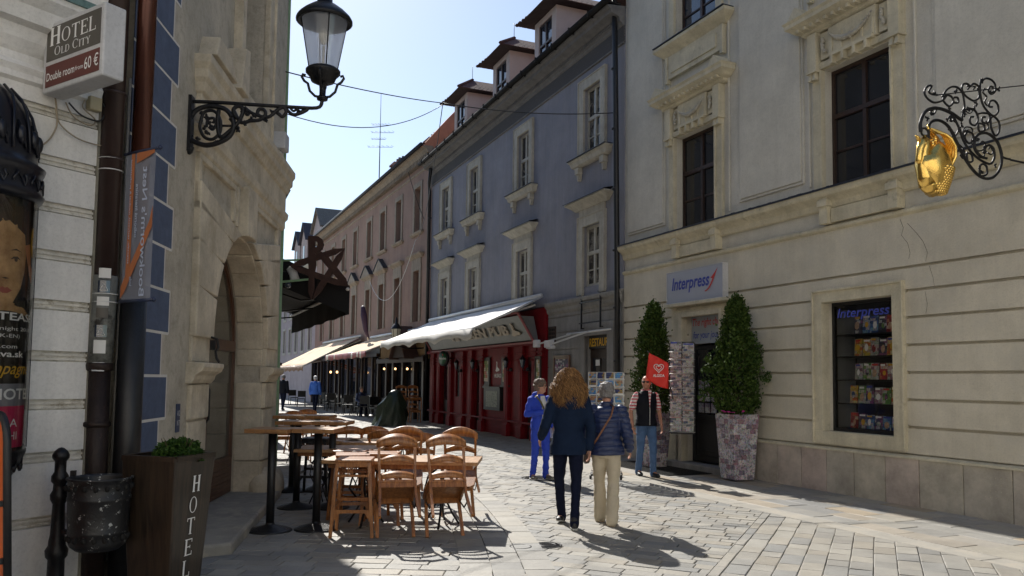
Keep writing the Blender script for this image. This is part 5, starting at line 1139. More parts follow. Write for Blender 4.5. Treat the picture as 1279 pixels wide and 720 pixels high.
# ================================================================ YELLOW STONE HOUSE (left)
yh = wthing('stone_portal_house', WY, 0, label='ochre plastered house with blue painted quoins and a big rusticated stone arch', cat='building')
YL = -5.62; YR = .2; AC = -2.13; AR = 1.31; SP = 2.02     # arch centre, radius, springing
PD = .55
uwY = (-2.55,-1.3,5.05,7.6)
def arch_wall(m, x0, x1, z1, yf, yb, hw, sp, cx, n=20):
    """wall x0..x1, 0..z1 with a round-headed opening"""
    m.box(x0, cx-hw, yf, yb, 0, z1); m.box(cx+hw, x1, yf, yb, 0, z1)
    for i in range(n):
        a0, a1 = math.pi*i/n, math.pi*(i+1)/n; xa, xb = cx-hw*math.cos(a0), cx-hw*math.cos(a1); za, zb = sp+hw*math.sin(a0), sp+hw*math.sin(a1)
        m.add([(xa,yf,za),(xb,yf,zb),(xb,yf,z1),(xa,yf,z1),(xa,yb,za),(xb,yb,zb),(xb,yb,z1),(xa,yb,z1)], [(0,1,2,3),(0,4,5,1),(4,7,6,5)])
m = MB(); arch_wall(m, YL, YR, 3.8, 0, PD, AR, SP, AC); holed(m, YL, YR, 3.8, 12.5, PD, [uwY], None, 0.)
m.build('wall', m_ybase, yh)
# rusticated portal blocks standing proud
m = MB(); rq = random.Random(6)
def block(x0, x1, z0, z1, o): g_=.011; m.box(x0+g_, x1-g_, -o, .01, z0+g_, z1-g_)
zz = [.0,.52,.88,1.22,1.58]
for i in range(len(zz)-1):
    m.mark(); block(AC-AR-.62, AC-AR, zz[i], zz[i+1], .022+.018*(i % 2)); m.mark(); block(AC+AR, AC+AR+.62+.1*(i % 2), zz[i], zz[i+1], .03+.02*(i % 2))
m.mark(); block(AC-AR-.62, AC-AR, 1.78, 2.1, .03); m.mark(); block(AC+AR, AC+AR+.66, 1.78, 2.1, .05)
# stones of the right and left reveal and of the soffit, slightly uneven
YD = .34
for i in range(len(zz)-1):
    m.mark(); m.box(AC+AR-.012-.012*(i % 2), AC+AR+.01, .004, YD, zz[i]+.007, zz[i+1]-.007); m.mark(); m.box(AC-AR-.01, AC-AR+.012+.012*(i % 2), .004, YD, zz[i]+.007, zz[i+1]-.007)
m.mark(); m.box(AC+AR-.02, AC+AR+.01, .004, YD, 1.80, SP); m.mark(); m.box(AC-AR-.01, AC-AR+.02, .004, YD, 1.80, SP)
for i in range(11):
    a0, a1 = math.pi*i/11+.006, math.pi*(i+1)/11-.006; r1 = AR-.012-.014*(i % 2); m.mark()
    m.prism([(AC-AR*1.004*math.cos(a0+(a1-a0)*k/3), SP+AR*1.004*math.sin(a0+(a1-a0)*k/3)) for k in range(4)]+[(AC-r1*math.cos(a1-(a1-a0)*k/3), SP+r1*math.sin(a1-(a1-a0)*k/3)) for k in range(4)], .004, YD)
m.build('pier_block', m_ystone, yh, bevel=.012)
m = MB(); n = 9                                   # voussoirs (stepped outer edge)
for i in range(n):
    a0, a1 = math.pi*i/n+.011, math.pi*(i+1)/n-.011; am = (a0+a1)/2; o = .07 if i != n//2 else .12; m.mark()
    ro = AR+.62
    pin = [(AC-AR*math.cos(a0+(a1-a0)*k/4), SP+AR*math.sin(a0+(a1-a0)*k/4)) for k in range(5)]
    # stepped: outer edge squared off
    if am < math.pi/2-.3: out = [(AC-ro, pin[-1][1]+.26*math.sin(a1)), (AC-ro, pin[0][1]+.22*math.sin(a0)*.6)]
    elif am > math.pi/2+.3: out = [(AC+ro, pin[-1][1]+.22*math.sin(a1)*.6), (AC+ro, pin[0][1]+.26*math.sin(a0))]
    else: out = [(pin[-1][0]+.03, SP+AR+.58), (pin[0][0]-.03, SP+AR+.58)]
    m.prism(pin+out, -o, .01)
m.build('voussoir', m_ystone, yh, bevel=.015)
m = MB()
for c0, c1 in ((AC-AR-.68, AC-AR+.03),(AC+AR-.03, AC+AR+.7)):
    m.mark()     # imposts, wrapping into the reveal
    mould(m, c0, c1, [(.05,1.58),(.08,1.62),(.09,1.66),(.15,1.7),(.17,1.74),(.17,1.78),(.05,1.79)], False)
m.build('impost', m_ystone, yh, bevel=.01); m = MB()
for a, b_ in ((AC-AR-.62, AC-.5),(AC+.5, AC+AR+.62)):
    for c0, c1, d0, d1 in ((a,b_,3.78,3.84),(a,a+.08,3.3,3.78),(b_-.08,b_,3.42,3.78)): m.box(c0, c1, -.045, .01, d0, d1)
for x in (AC-.45, AC-.15, AC+.15, AC+.45): m.box(x-.04, x+.04, -.06, .01, 3.38, 3.84)
m.build('raised_frame', m_ystone, yh, bevel=.01)
m = MB()                                           # heavy cornice
mould(m, -4.06, .16, [(.02,3.84),(.05,3.88),(.05,3.98),(.08,4.02),(.09,4.10),(.05,4.13)], True)
mould(m, -4.06, .16, [(.05,4.13),(.05,4.40),(.08,4.42),(.10,4.5),(.13,4.54),(.13,4.62),(.16,4.68),(.16,4.76),(.03,4.8)], True)
m.build('cornice', m_ystone, yh, bevel=.008)
m = MB(); x0,x1,z0,z1 = uwY; surround(m, x0, x1, z0, z1, .28, .07, bottom=True, step=.03)
# pediment-like sloped hood pieces on the cornice
m.prism([(-4.1,4.8),(-3.3,4.8),(-3.55,5.0),(-4.0,5.02)], -.18, .01); m.prism([(-3.2,4.8),(-2.85,4.8),(-2.85,5.35),(-3.05,5.3)], -.2, .01)
m.build('window_surround', m_ystone, yh, bevel=.01)
window(yh, x0, x1, z0, z1, .32, m_frameb, m_glassd, 1, .6)
# painted quoins with white outlines
m = MB(); ml = MB(); z = WY.st(200, 522)[1]; hs = .355; zq = -.05; k = 0
z_long = [WY.st(210, y)[1] for y in (522,467)]
z0q = z_long[0]; dz = .372
kk = -4
while z0q+kk*dz < 12:
    a, b_ = z0q+kk*dz, z0q+(kk+1)*dz; xr = -4.66 if kk % 2 == 0 else -4.83
    m.box(-5.7, xr-.012, -.006, .002, max(a+.012,0), b_-.012)
    ml.box(-5.7, xr+.012, -.004, .002, b_-.012, b_+.012) if b_ > 0 else None; ml.box(xr-.012, xr+.012, -.0055, .002, max(a,0), b_); 
    if kk % 2 == 0: ml.box(-4.84, -4.66, -.0045, .002, max(a-.012,0), max(a+.012,.02))
    kk += 1
m.build('painted_quoin', m_quoin, yh); ml.build('quoin_outline', m_wline, yh)
# rest of the house body
m = MB(); m.box(YL, YL+.4, PD, 9, 0, 12.5); m.box(YR-.3, YR-.001, PD, 9, 0, 12.5); m.box(YL+.4,YR-.3,8.7,9,0,12.5); m.build('side_wall', m_ybase, yh)
m = MB(); m.box(YL+.4,YR-.3,1.6,1.7,0,12.4); m.box(YL+.4,YR-.3,.6,1.6,3.95,4.05); m.build('interior', m_dark, yh)
m = MB(); m.add([(YL-.2,-.2,12.5),(YR,-.2,12.5),(YR,4.5,15.2),(YL-.2,4.5,15.2),(YR,9.2,12.5),(YL-.2,9.2,12.5)], [(0,1,2,3),(3,2,4,5)]); mould(m, YL, YR-.18, [(.0,12.1),(.18,12.3),(.18,12.5),(.0,12.52)], True); m.build('roof', m_tile, yh)
# glazed door leaf
m = MB(); y = .36; n = 18
m_gldoor = mat('reflecting_door_glass', (.10,.095,.075), .05, var=.3, scale=1.5, spec=1.)  # lighter warm base colour stands in for the reflected reveal stones
def archbar(r0, r1, ya, yb):
    for i in range(n):
        a0, a1 = math.pi*i/n, math.pi*(i+1)/n; q = [(AC-r*math.cos(a), SP+r*math.sin(a)) for r, a in ((r0,a0),(r0,a1),(r1,a1),(r1,a0))]
        m.prism(q, ya, yb)
archbar(AR-.08, AR-.003, y, y+.08); m.box(AC-AR+.003, AC-AR+.08, y, y+.08, .12, SP); m.box(AC+AR-.08, AC+AR-.003, y, y+.08, .12, SP)
m.box(AC-AR+.08, AC+AR-.08, y-.02, y+.08, 1.98, 2.12); m.box(AC-.04, AC+.04, y-.01, y+.08, .12, 1.98); m.box(AC-AR+.08, AC+AR-.08, y, y+.08, .12, .6)
for k in range(8): m.box(AC-AR+.08, AC+AR-.08, y-.015, y, .14+k*.058, .165+k*.058)
d = m.build('door', m_door, yh)
m = MB(); m.box(AC-AR+.08, AC+AR-.08, y+.03, y+.035, .6, 1.98)
pp_ = [(AC-(AR-.06)*math.cos(math.pi*i/n), SP+.02+(AR-.08)*math.sin(math.pi*i/n)) for i in range(n+1)]; m.prism(pp_, y+.03, y+.035); m.build('pane', m_gldoor, d)
m = MB(); m.tube([(AC-.2,y-.05,1.1),(AC-.2,y-.09,1.15),(AC-.2,y-.09,1.5),(AC-.2,y-.05,1.55)], .015); m.build('handle', m_iron, d)
# door hook on the left pier
t = wthing('iron_hook', WY, AC-AR-.12, 1.85, .07, 'small black iron shutter hook on the left pier of the stone arch', 'hook'); m = MB(); m.tube([(0,0,.2),(0,-.06,.18),(.02,-.07,.1),(0,-.05,.05),(-.03,-.07,-.02),(-.03,-.1,-.06)], .014, 6); m.obox((0,-.02,.12),.03,.05,.1); m.build('hook', m_iron, t)
# threshold platform and wheel-guard boulders
def wyl(px, py, z=0): c = G(px, py, z); return wl(WY, c[0], c[1])
pts = [wyl(252,683,.1), wyl(290,679,.1), wyl(350,612,.1), wyl(345,603,.1)]
m = MB(); poly = [(YL+.6,.0),(pts[0][0]-.3,pts[0][1]),pts[0],pts[1],pts[2],(.35,.05),(.2,PD),(YL+.6,PD)]
m.prism([(x, y) for x, y in poly], -.03, .11, 'xy'); st_ = m.build('stone_threshold', mat('worn_threshold_stone', (.30,.28,.24), .8, var=.2, scale=3, bump=.5, bscale=15, patch=((.38,.34,.27), 4, .5, .6)), yh, bevel=.03, fix=True)
m = MB()
for (x, y_, rx, ry, rz) in ((AC+AR+.22,-.04,.33,.22,.30),(AC+AR+.72,-.02,.30,.2,.26)):
    m.mark(); o = len(m.v); m.ell((x, y_, .12), rx, ry, rz, 16, 10)
    for i in range(o, len(m.v)):
        v = Vector(m.v[i]); q = 1+.14*noise.noise(v*3.); m.v[i] = (x+(v.x-x)*q, y_+(v.y-y_)*q, .12+(v.z-.12)*q)
m.build('guard_boulder', m_ystone, yh)
t = wthing('wall_plaque', WY, WY.st(221,527)[0], WY.st(221,540)[1], .0, 'small dark blue enamel plaque on the ochre wall behind the planter', 'plaque'); m = MB(); m.box(-.05,.05,-.01,0,0,.26); m.build('plate', mat('plaque_blue', (.04,.06,.12), .4), t); m = MB(); text(m, 'A12', -.035, .15, .07, .05, -.0115); text(m, 'N 7', -.035, .06, .07, .05, -.0115); m.build('lettering', m_whl, t)
# security lamps on the cornice
for (px, py, Y, lab) in ((290,88,8.95,'white box fixed above the stone cornice beside the lamp bracket'),(350,178,11.2,'small white box on the stone cornice at its street corner')):
    q = D(px, py, Y); q = q; a = wl(WY, q.x, q.y); t = wthing('junction_box', WY, a[0], q.z, -a[1], lab, 'box'); m = MB(); m.box(-.14,.14,-.1,.12,-.12,.12); m.build('case', m_signw, t, bevel=.015)
    m = MB(); m.tube([(0,.0,-.12),(-.05,.02,-.3),(-.12,.05,-.28)], .03, 8); m.build('pipe_stub', m_signw, t)
# ---- lantern on its scroll bracket
lx = -4.3; t = wthing('wall_lantern', WY, lx, 0, .0, 'large black street lantern with clear glass on an ornate iron bracket at the ochre house', 'street lamp')
LW = Wall((0,0),(1,0))
pw_ = WY.w(lx)
def ll(px, py):   # pixel -> (outward, z) in the bracket plane
    n = Vector((WY.r[0], WY.r[1])); r = ray(px, py); k = (pw_.x*n.x+pw_.y*n.y)/(r[0]*n.x+r[1]*n.y); dx, dy = r[0]*k-pw_.x, r[1]*k-pw_.y
    return -((dx)*(-WY.r[1])+dy*WY.r[0]), CH+r[2]*k
def lz(x, y): return ll(200+x/3.273, y/3.273)
def lpath(pts, r_, n=7, sm=5):
    P_ = [Vector((0, -lz(*p)[0], lz(*p)[1])) for p in pts]; out = []
    for i in range(len(P_)-1):
        p0, p1, p2, p3 = P_[max(i-1,0)], P_[i], P_[i+1], P_[min(i+2,len(P_)-1)]
        for k in range(sm):
            s = k/sm; out.append(.5*((2*p1)+(p2-p0)*s+(2*p0-5*p1+4*p2-p3)*s*s+(3*p1-p0-3*p2+p3)*s**3))
    out.append(P_[-1]); m.tube(out, r_, n); return out
m = MB()
lpath([(112,415),(240,420),(400,430),(560,440),(640,442),(660,425),(660,400)], .018, 8, 3)
lpath([(110,600),(112,560),(118,500),(150,450),(210,435),(270,450),(300,500),(290,550),(250,580),(190,595),(140,580),(115,560)], .024)
lpath([(112,470),(110,540),(105,600),(118,622),(128,600)], .028)
lpath([(165,500),(180,460),(220,455),(245,490),(245,540),(215,570),(180,560),(162,520),(170,490)], .016); lpath([(190,520),(195,490),(220,485),(228,510),(215,530),(200,520)], .014)
lpath([(240,450),(235,500),(245,560),(280,540),(320,500),(340,450),(320,435),(300,450),(310,480),(335,490)], .02)
lpath([(300,450),(330,500),(370,495),(410,490),(430,470),(425,450),(405,448),(398,465),(412,478)], .018); lpath([(345,440),(380,465),(440,480),(480,450),(505,440),(515,460),(500,478),(485,465)], .017)
lpath([(510,440),(540,468),(570,465),(600,450),(600,440)], .017); lpath([(530,440),(545,455),(560,445)], .012); lpath([(255,515),(300,515)], .012)
rq = random.Random(9)
for (x, y) in ((115,480),(118,500),(116,530),(125,560),(150,570),(190,480),(200,500),(210,520),(195,540),(180,520),(225,500),(170,460),(310,520),(330,500),(320,530),(300,480),(360,470),(375,490),(345,505),(385,480),(430,490),(460,460),(480,460),(560,455),(590,450),(250,560),(230,580),(110,600),(335,455),(350,460),(290,490)):
    p = Vector((0, -lz(x,y)[0], lz(x,y)[1]))
    for k in range(5):
        d_ = Vector((rq.gauss(0,.4), rq.gauss(0,1), rq.gauss(0,1))).normalized()*rq.uniform(.02,.04); m.tube([p, p+d_*.5, p+d_], [.006,.015,.003], 5)
m.box(-.05,.05,-.03,.0, lz(112,600)[1]-.05, lz(112,415)[1]+.05)
m.build('bracket', m_iron, t, fix=True)
cx_, cz_ = lz(663,400); 
def Z(y): return lz(663,y)[1]
k_ = 7.6/1000./3.273
m = MB(); c = (0, -cx_, 0)
m.lathe([(.0,Z(415)),(.05,Z(410)),(.055,Z(400)),(.03,Z(390)),(.03,Z(350)),(.06,Z(345)),(.11,Z(335)),(.13,Z(315)),(.165,Z(300)),(.165,Z(290)),(.14,Z(282)),(.0,Z(282))], c, 20)
for s in (-1, 1):
    for ax_ in ((1,0),(0,1)):
        m.tube([(c[0]+s*ax_[0]*.0, c[1]+s*ax_[1]*.0, Z(400))]+[(c[0]+s*ax_[0]*r_, c[1]+s*ax_[1]*r_, Z(y)) for r_, y in ((.07,395),(.12,375),(.14,345),(.175,335),(.2,318),(.19,308),(.165,312))], .013, 7)
m.build('lantern_base', m_iron, t)
m = MB(); m.lathe([(.255,Z(95)),(.27,Z(90)),(.268,Z(82)),(.25,Z(70)),(.2,Z(50)),(.13,Z(28)),(.075,Z(20)),(.07,Z(-20)),(.09,Z(-24)),(.06,Z(-50)),(0,Z(-70))], c, 28)
m.lathe([(.25,Z(95)),(.2,Z(85)),(.12,Z(60)),(0,Z(40))], c, 28); m.build('lantern_hood', m_iron, t)
m_fg = base('milky_lantern_glass', .1)[0]; nt = m_fg.node_tree; tr = nn(nt, 'ShaderNodeBsdfTransparent'); tl = nn(nt, 'ShaderNodeBsdfTranslucent', Color=(.85,.9,1,1)); mx = nn(nt, 'ShaderNodeMixShader', Fac=.6); gs = nn(nt, 'ShaderNodeBsdfGlossy', Roughness=.05); m2 = nn(nt, 'ShaderNodeMixShader', Fac=.06)
nt.links.new(tr.outputs[0], mx.inputs[1]); nt.links.new(tl.outputs[0], mx.inputs[2]); nt.links.new(mx.outputs[0], m2.inputs[1]); nt.links.new(gs.outputs[0], m2.inputs[2]); nt.links.new(m2.outputs[0], nt.nodes['Material Output'].inputs[0])
m = MB(); m.lathe([(.132,Z(285)),(.218,Z(90))], c, 28); gl = m.build('glass', m_fg, t)
m = MB()
for k in range(4): a = k*math.pi/2+.35; m.tube([(c[0]+.134*math.cos(a), c[1]+.134*math.sin(a), Z(287)),(c[0]+.221*math.cos(a), c[1]+.221*math.sin(a), Z(85))], .006, 5)
m.build('glazing_bar', m_iron, t)
m = MB(); m.tube([(c[0],c[1],Z(282)),(c[0],c[1],Z(190))], .012, 7); m.build('bulb_stem', m_bulb, t); m = MB(); m.ell((c[0],c[1],Z(150)), .05,.05,.085, 14, 9); m.build('bulb', m_bulb, t)
# ================================================================ WHITE HOUSE (far left)
wh = wthing('white_house', WW, 0, label='white banded plaster house with an advertising case and a hotel sign on it', cat='building')
m = MB(); bz = [.655,1.09,1.45,1.785,2.14,2.485,2.82,3.145,3.485]; bd = []; z = 0
gr_ = []
for q in bz: bd += [(z,q-.045,.0),(q-.045,q+.03,.06)]; gr_ += [(q-.045,q-.035,.03),(q-.035,q-.02,.014),(q-.02,q-.005,.025),(q-.005,q+.012,.012),(q+.012,q+.03,.028)]; z = q+.03
bd += [(z,3.95,0.)]
holed(m, -6, -.2, 0, 3.95, .5, [], bd, 0); m.build('banded_wall', m_white, wh); m = MB()
for a, b_, c_ in gr_: m.box(-6, -.2, c_, .061, a, b_)
m.build('stained_groove', mat('stained_groove_plaster', (.66,.63,.56), .9, var=.25, scale=9, bump=.4, bscale=30, patch=((.36,.32,.25), 12, .52, .66)), wh)
m = MB(); m.box(-6, -.2, .02, .5, 3.95, 12); m.build('upper_wall', m_white, wh)
m = MB(); mould(m, -6, -.2, [(.0,3.62),(.03,3.64),(.03,3.68),(.05,3.72),(.02,3.76)], False); mould(m, -6, -.2, [(.0,3.82),(.02,3.84),(.06,3.9),(.08,3.98),(.14,4.0),(.16,4.1),(.22,4.16),(.22,4.2),(.0,4.24)], False)
mould(m, -6, -.2, [(.0,4.3),(.05,4.34),(.06,4.42),(.0,4.46)], False); m.build('string_course', m_white, wh)
m = MB(); m.box(-6, -.2, -.24, -.2, 4.2, 4.25); m.add([(-6,-.24,4.25),(-.2,-.24,4.25),(-.2,0,4.29),(-6,0,4.29)], [(0,1,2,3)]); m.build('copper_flashing', mat('verdigris', (.12,.2,.19), .6, var=.4, scale=20), wh)
m = MB(); m.box(-1.4, -.35, -.04, .02, 4.52, 5.5); m.build('brown_shutter', m_door, wh, bevel=.01)
m = MB(); m.box(-.2, -.11, -.015, .5, 0, 12); m.build('corner_strip', m_wgrey, wh)
m = MB(); m.box(-6,-5.7,.5,8,0,12); m.box(-.2,-.12,.5,3.0,0,12); m.box(-6,-.1,0,8,12,12.2); m.build('side_wall', m_white, wh)
# downpipes in the corner
def pxy(px, py, Y): q = D(px, py, Y); return (q.x, q.y, q.z)
a = D(116,700,5.82); b_ = D(126,430,5.82); c_ = D(132,345,5.82); d_ = D(148,0,5.82); e_ = d_+(d_-c_)*3
t = empty('corner_downpipe', (a.x, a.y, 0), 0, 'weathered brown downpipe with stickers in the corner behind the litter bin', 'downpipe'); o = Vector((a.x, a.y, 0)); d0 = (a-b_).normalized(); foot = a+d0*(a.z/abs(d0.z))
m = MB(); p457 = D(124,457,5.82); m.tube([foot-o, p457-o], .076, 16); m.lathe([(.078,-.04),(.088,-.03),(.092,.0),(.088,.02),(.078,.02)], p457-o, 16); pk = D(121,530,5.82); m.lathe([(.082,-.02),(.092,-.012),(.092,.012),(.082,.02)], pk-o, 16); m.build('cast_iron_foot', m_rustp, t)
m = MB(); m.tube([p457-o, c_-o], .083, 16); m.build('grey_section', m_greyp, t); m = MB(); m.tube([c_-o, e_-o], .078, 16)
for py in (118,200): q = D(143-(py-118)*.045, py, 5.82); m.lathe([(.078,-.012),(.086,-.006),(.086,.006),(.078,.012)], q-o, 16)
m.build('brown_section', m_brownp, t)
m = MB(); 
for py in (200,214,368,378): q = D(139-(py-200)*.045, py, 5.82); m.lathe([(.084,-.004),(.088,0),(.084,.004)], q-o, 16)
m.build('wire_band', m_alu, t)
rq = random.Random(3)
for i, (px, py, h, mt) in enumerate(((141,327,.09,m_paper),(140,345,.11,m_glassb),(139,361,.08,m_paper),(138,376,.09,m_signg),(137,400,.11,m_glassb),(134,420,.12,m_paper),(134,442,.08,m_signw))):
    py += 22; q = D(132-(py-345)*.075, py, 5.82); s = empty('pipe_sticker', q, R(24), 'small %s sticker on the grey part of the corner pipe, %s from the top' % ('pale' if mt in (m_paper, m_signw) else 'dark', (ordn+['seventh'])[i]), 'sticker', 'stickers on the corner pipe')
    m = MB(); h *= .8; K = 6; m.add([(.0865*math.sin((i/K-.5)*.95), -.0865*math.cos((i/K-.5)*.95), z) for z in (0,h) for i in range(K+1)], [(i,i+1,i+K+2,i+K+1) for i in range(K)]); m.build('paper', mt, s)
    if mt is m_glassb: m = MB(); m.tube([(-.026,-.086,.015),(0,-.089,.068),(.026,-.086,.015),(-.026,-.086,.015)], .003, 4); m.build('triangle_mark', m_whl, s)
a = D(152,700,5.95); b_ = D(182,60,5.95); dd = (b_-a); t = empty('metallic_brown_pipe', (a.x, a.y, 0), 0, 'smooth pipe right of the stickered one, shiny brown above and black below', 'downpipe'); o = Vector((a.x,a.y,0)); k = lambda py: a+dd*((700-py)/640)
m = MB(); m.tube([a-dd*(a.z/dd.z)-o, k(375)-o], .092, 18); m.build('black_section', m_black, t); m = MB(); m.tube([k(375)-o, k(-600)-o], .068, 18); m.build('brown_section', mat('shiny_brown_pipe', (.085,.030,.020), .25, .5, var=.15, scale=3), t)
m = MB(); q0, q1 = k(700)-o, k(100)-o; m.tube([q0+Vector((-.105,0,0)), q1+Vector((-.105,0,0))], .011, 6); m.build('thin_conduit', m_ash, t)
# ---- hotel sign: lightbox standing out from the white wall
ws = WW.st(50, 84)[0]; zb = D(48,127,5.52).z; t = wthing('hotel_sign', WW, ws, zb, .04, 'white lightbox sign reading HOTEL OLD CITY with a maroon price panel', 'sign', rot=R(-90))
# local: x outward... front face towards the viewer
t.rotation_euler = (0, 0, math.atan2(-WW.r[0], WW.r[1])); SW, SH = .72, .485
m = MB(); m.box(0, SW, 0, .15, 0, SH); m.build('case', m_signw, t, bevel=.012)
m = MB(); m.box(.045, SW-.035, -.004, .0, .215, SH-.035); m.build('upper_panel', m_signg, t); m = MB(); m.box(.045, SW-.035, -.004, .0, .035, .185); m.build('price_panel', m_signr, t)
m = MB(); serif(m, 'Hotel'.upper(), .085, .315, .57, .125, -.006, small=(0,)); serif(m, 'OLD CITY', .15, .238, .44, .062, -.006, small=(0,4)); text(m, 'Double room', .065, .075, .34, .055, -.006, .004); text(m, 'from', .415, .085, .09, .03, -.006); text(m, '60 €', .52, .07, .16, .085, -.006, .004); m.build('lettering', m_whl, t)
m = MB(); m.mark(); m.box(-.09,.0,.03,.06,.1,.14); m.mark(); m.box(-.09,.0,.03,.06,.36,.40); m.build('bracket', m_alu, t)
# cables
def cable(name, pts, r_, mt, label, tt=None):
    P_ = [Vector(p) for p in pts]; o = P_[0]; out = []
    for i in range(len(P_)-1):
        p0, p1, p2, p3 = P_[max(i-1,0)], P_[i], P_[i+1], P_[min(i+2,len(P_)-1)]
        for k in range(6):
            s = k/6; out.append(.5*((2*p1)+(p2-p0)*s+(2*p0-5*p1+4*p2-p3)*s*s+(3*p1-p0-3*p2+p3)*s**3)-o)
    out.append(P_[-1]-o); m = MB(); m.tube(out, r_, 6); ob = m.build(name, mt, None, loc=o); tag(ob, label, 'cable'); return ob
def cb(l, Y):
    out = []
    for x, y in l: s_, z_ = WW.st(x, y, .03); out.append(WW.w(s_, -.03 if Y < 5.72 else -.05, z_))
    return out
m_cab = mat('beige_cable', (.30,.25,.18), .6)
cable('sign_cable', cb([(69,122),(71,140),(70,160),(58,178),(38,188)],5.62), .006, m_cab, 'dark beige cable drooping left from under the hotel sign')
cable('sign_cable', cb([(69,135),(75,155),(95,172),(120,181),(150,185)],5.7), .005, m_cab, 'beige cable running from the hotel sign to the brown pipe')
cable('sign_cable', cb([(82,128),(92,146),(112,157),(119,150),(104,135),(106,125)],5.7), .005, m_cab, 'looped beige cable below the small junction box')
cable('sign_cable', cb([(84,129),(100,145),(122,152),(130,140),(126,130)],5.75), .006, m_black, 'black cable looping under the small junction box')
s_, z_ = WW.st(119,130,.05); q = WW.w(s_, -.045, z_); t = empty('junction_box', q, WW.ang, 'small beige junction box on the white wall under the hotel sign', 'box'); m = MB(); m.box(-.045,.045,-.02,.04,-.05,.05); m.build('case', mat('aged_beige_plastic', (.42,.36,.22), .5), t, bevel=.008)
# house number plate at the edge
q = WW.st(4, 148); t = wthing('house_number_plate', WW, q[0], q[1]-.1, .004, 'cream enamel house number plate with a dark edge above the advertising case', 'plate'); m = MB(); m.box(-.13,.035,-.01,0,-.0,.2); m.build('plate', mat('cream_enamel', (.5,.48,.42), .4), t, bevel=.01); m = MB(); m.tube([(-.12,-.012,.01),(.025,-.012,.01),(.025,-.012,.19),(-.12,-.012,.19)], .003, 4); m.build('edge_line', m_black, t)
# ---- poster column: half round advertising case on the white wall
AX = -1.04; t = wthing('advertising_case', WW, AX, 0, 0, 'black iron half-round advertising case with domed top holding a night-club poster', 'advertising case')
RC = .405; z0, z1 = WW.st(20,555,.3)[1], WW.st(50,268,.1)[1]
z0, z1 = 1.17, 2.78
m = MB(); m.lathe([(.0,z0-.30),(.06,z0-.30),(.20,z0-.28),(.30,z0-.22),(.37,z0-.10),(.40,z0-.02),(.40,z0+.0),(.38,z0+.02)], n=40, a0=math.pi, a1=2*math.pi)
for k in range(12):
    a = math.pi+math.pi*(k+.5)/12; pts = [(.375*math.cos(a+da), .375*math.sin(a+da), z0+dz) for da, dz in ((-.09,-.03),(-.04,-.06),(.03,-.05),(.06,-.1),(.0,-.13),(-.05,-.1))]; m.tube(pts, .012, 5)
m.build('base_bracket', m_iron, t)
m_irong = mat('glossy_black_iron', (.010,.011,.018), .28, .2, var=.3, scale=12, bump=.15, bscale=20)
m = MB(); m.lathe([(.38,z1-.02),(.42,z1+.0),(.435,z1+.03),(.42,z1+.05),(.41,z1+.16),(.425,z1+.18),(.435,z1+.21),(.39,z1+.24),(.385,z1+.28),(.37,z1+.42),(.33,z1+.55),(.25,z1+.68),(.14,z1+.77),(.06,z1+.80),(.05,z1+.86),(0,z1+.9)], n=48, a0=math.pi, a1=2*math.pi)
for k in range(9):
    a = math.pi+math.pi*(k+.5)/9
    def dm(da, f): # point on the dome
        rr_ = .385*math.cos(f)**.7; return (rr_*1.01*math.cos(a+da), rr_*1.01*math.sin(a+da), z1+.28+.5*math.sin(f))
    m.tube([dm(-.13,.02),dm(-.10,.3),dm(-.02,.6),dm(.08,.85),dm(.10,1.1)], .010, 6); m.tube([dm(.13,.05),dm(.08,.25),dm(.0,.4),dm(-.02,.2),dm(.05,.1),dm(.12,.2)], .009, 6)
    m.ell(dm(.03,.22), .03,.03,.06, 8, 6)
    pts = [(.42*math.cos(a+da), .42*math.sin(a+da), z1+dz) for da, dz in ((-.16,.08),(-.08,.14),(0,.1),(.05,.06),(.1,.1),(.06,.13))]; m.tube(pts, .009, 5)
m.build('domed_top', m_irong, t)
m = MB()
for a in (math.pi+.01, math.pi*1.5, 2*math.pi-.17, 2*math.pi-.01): m.tube([((RC+.002)*math.cos(a),(RC+.002)*math.sin(a),z0),((RC+.002)*math.cos(a),(RC+.002)*math.sin(a),z1)], .013 if a != math.pi*1.5 else .001, 6)
m.build('glazing_bar', m_iron, t)
def cyl(mb, polys, r_, off=0):   # flat (arc, z) outline wrapped on the case; arc in metres from the front centre
    pass
def wrap(x, r_=RC-.03): a = math.pi*1.5+x/r_; return (r_*math.cos(a), r_*math.sin(a))
def wrap_rect(mb, x0, x1, za, zb, r_, n=24):
    for i in range(n):
        a, b_ = x0+(x1-x0)*i/n, x0+(x1-x0)*(i+1)/n; p, q = wrap(a), wrap(b_); s = r_/(RC-.03)
        mb.add([(p[0]*s,p[1]*s,za),(q[0]*s,q[1]*s,za),(q[0]*s,q[1]*s,zb),(p[0]*s,p[1]*s,zb)], [(0,1,2,3)])
def wrap_poly(mb, pts, r_):
    s = r_/(RC-.03); c = (sum(p[0] for p in pts)/len(pts), sum(p[1] for p in pts)/len(pts)); K = 5; vs = []
    for p in [*pts]:
        for k in range(K+1): x = c[0]+(p[0]-c[0])*k/K; z = c[1]+(p[1]-c[1])*k/K; w_ = wrap(x); vs.append((w_[0]*s, w_[1]*s, z))
    n = len(pts); mb.add(vs, [(i*(K+1)+k, ((i+1) % n)*(K+1)+k, ((i+1) % n)*(K+1)+k+1, i*(K+1)+k+1) for i in range(n) for k in range(K)])
def wrap_text(mb, s, x, z, w_, h, r_, bold=0., shear=0.):
    V, Fc = text_mesh(s, bold, shear); q = fit(V, w_, h); vs = []
    for a, b_ in q: p = wrap(x+a); k = r_/(RC-.03); vs.append((p[0]*k, p[1]*k, z+b_))
    mb.add(vs, Fc)
RP = RC-.03; xe = RP*math.pi/2
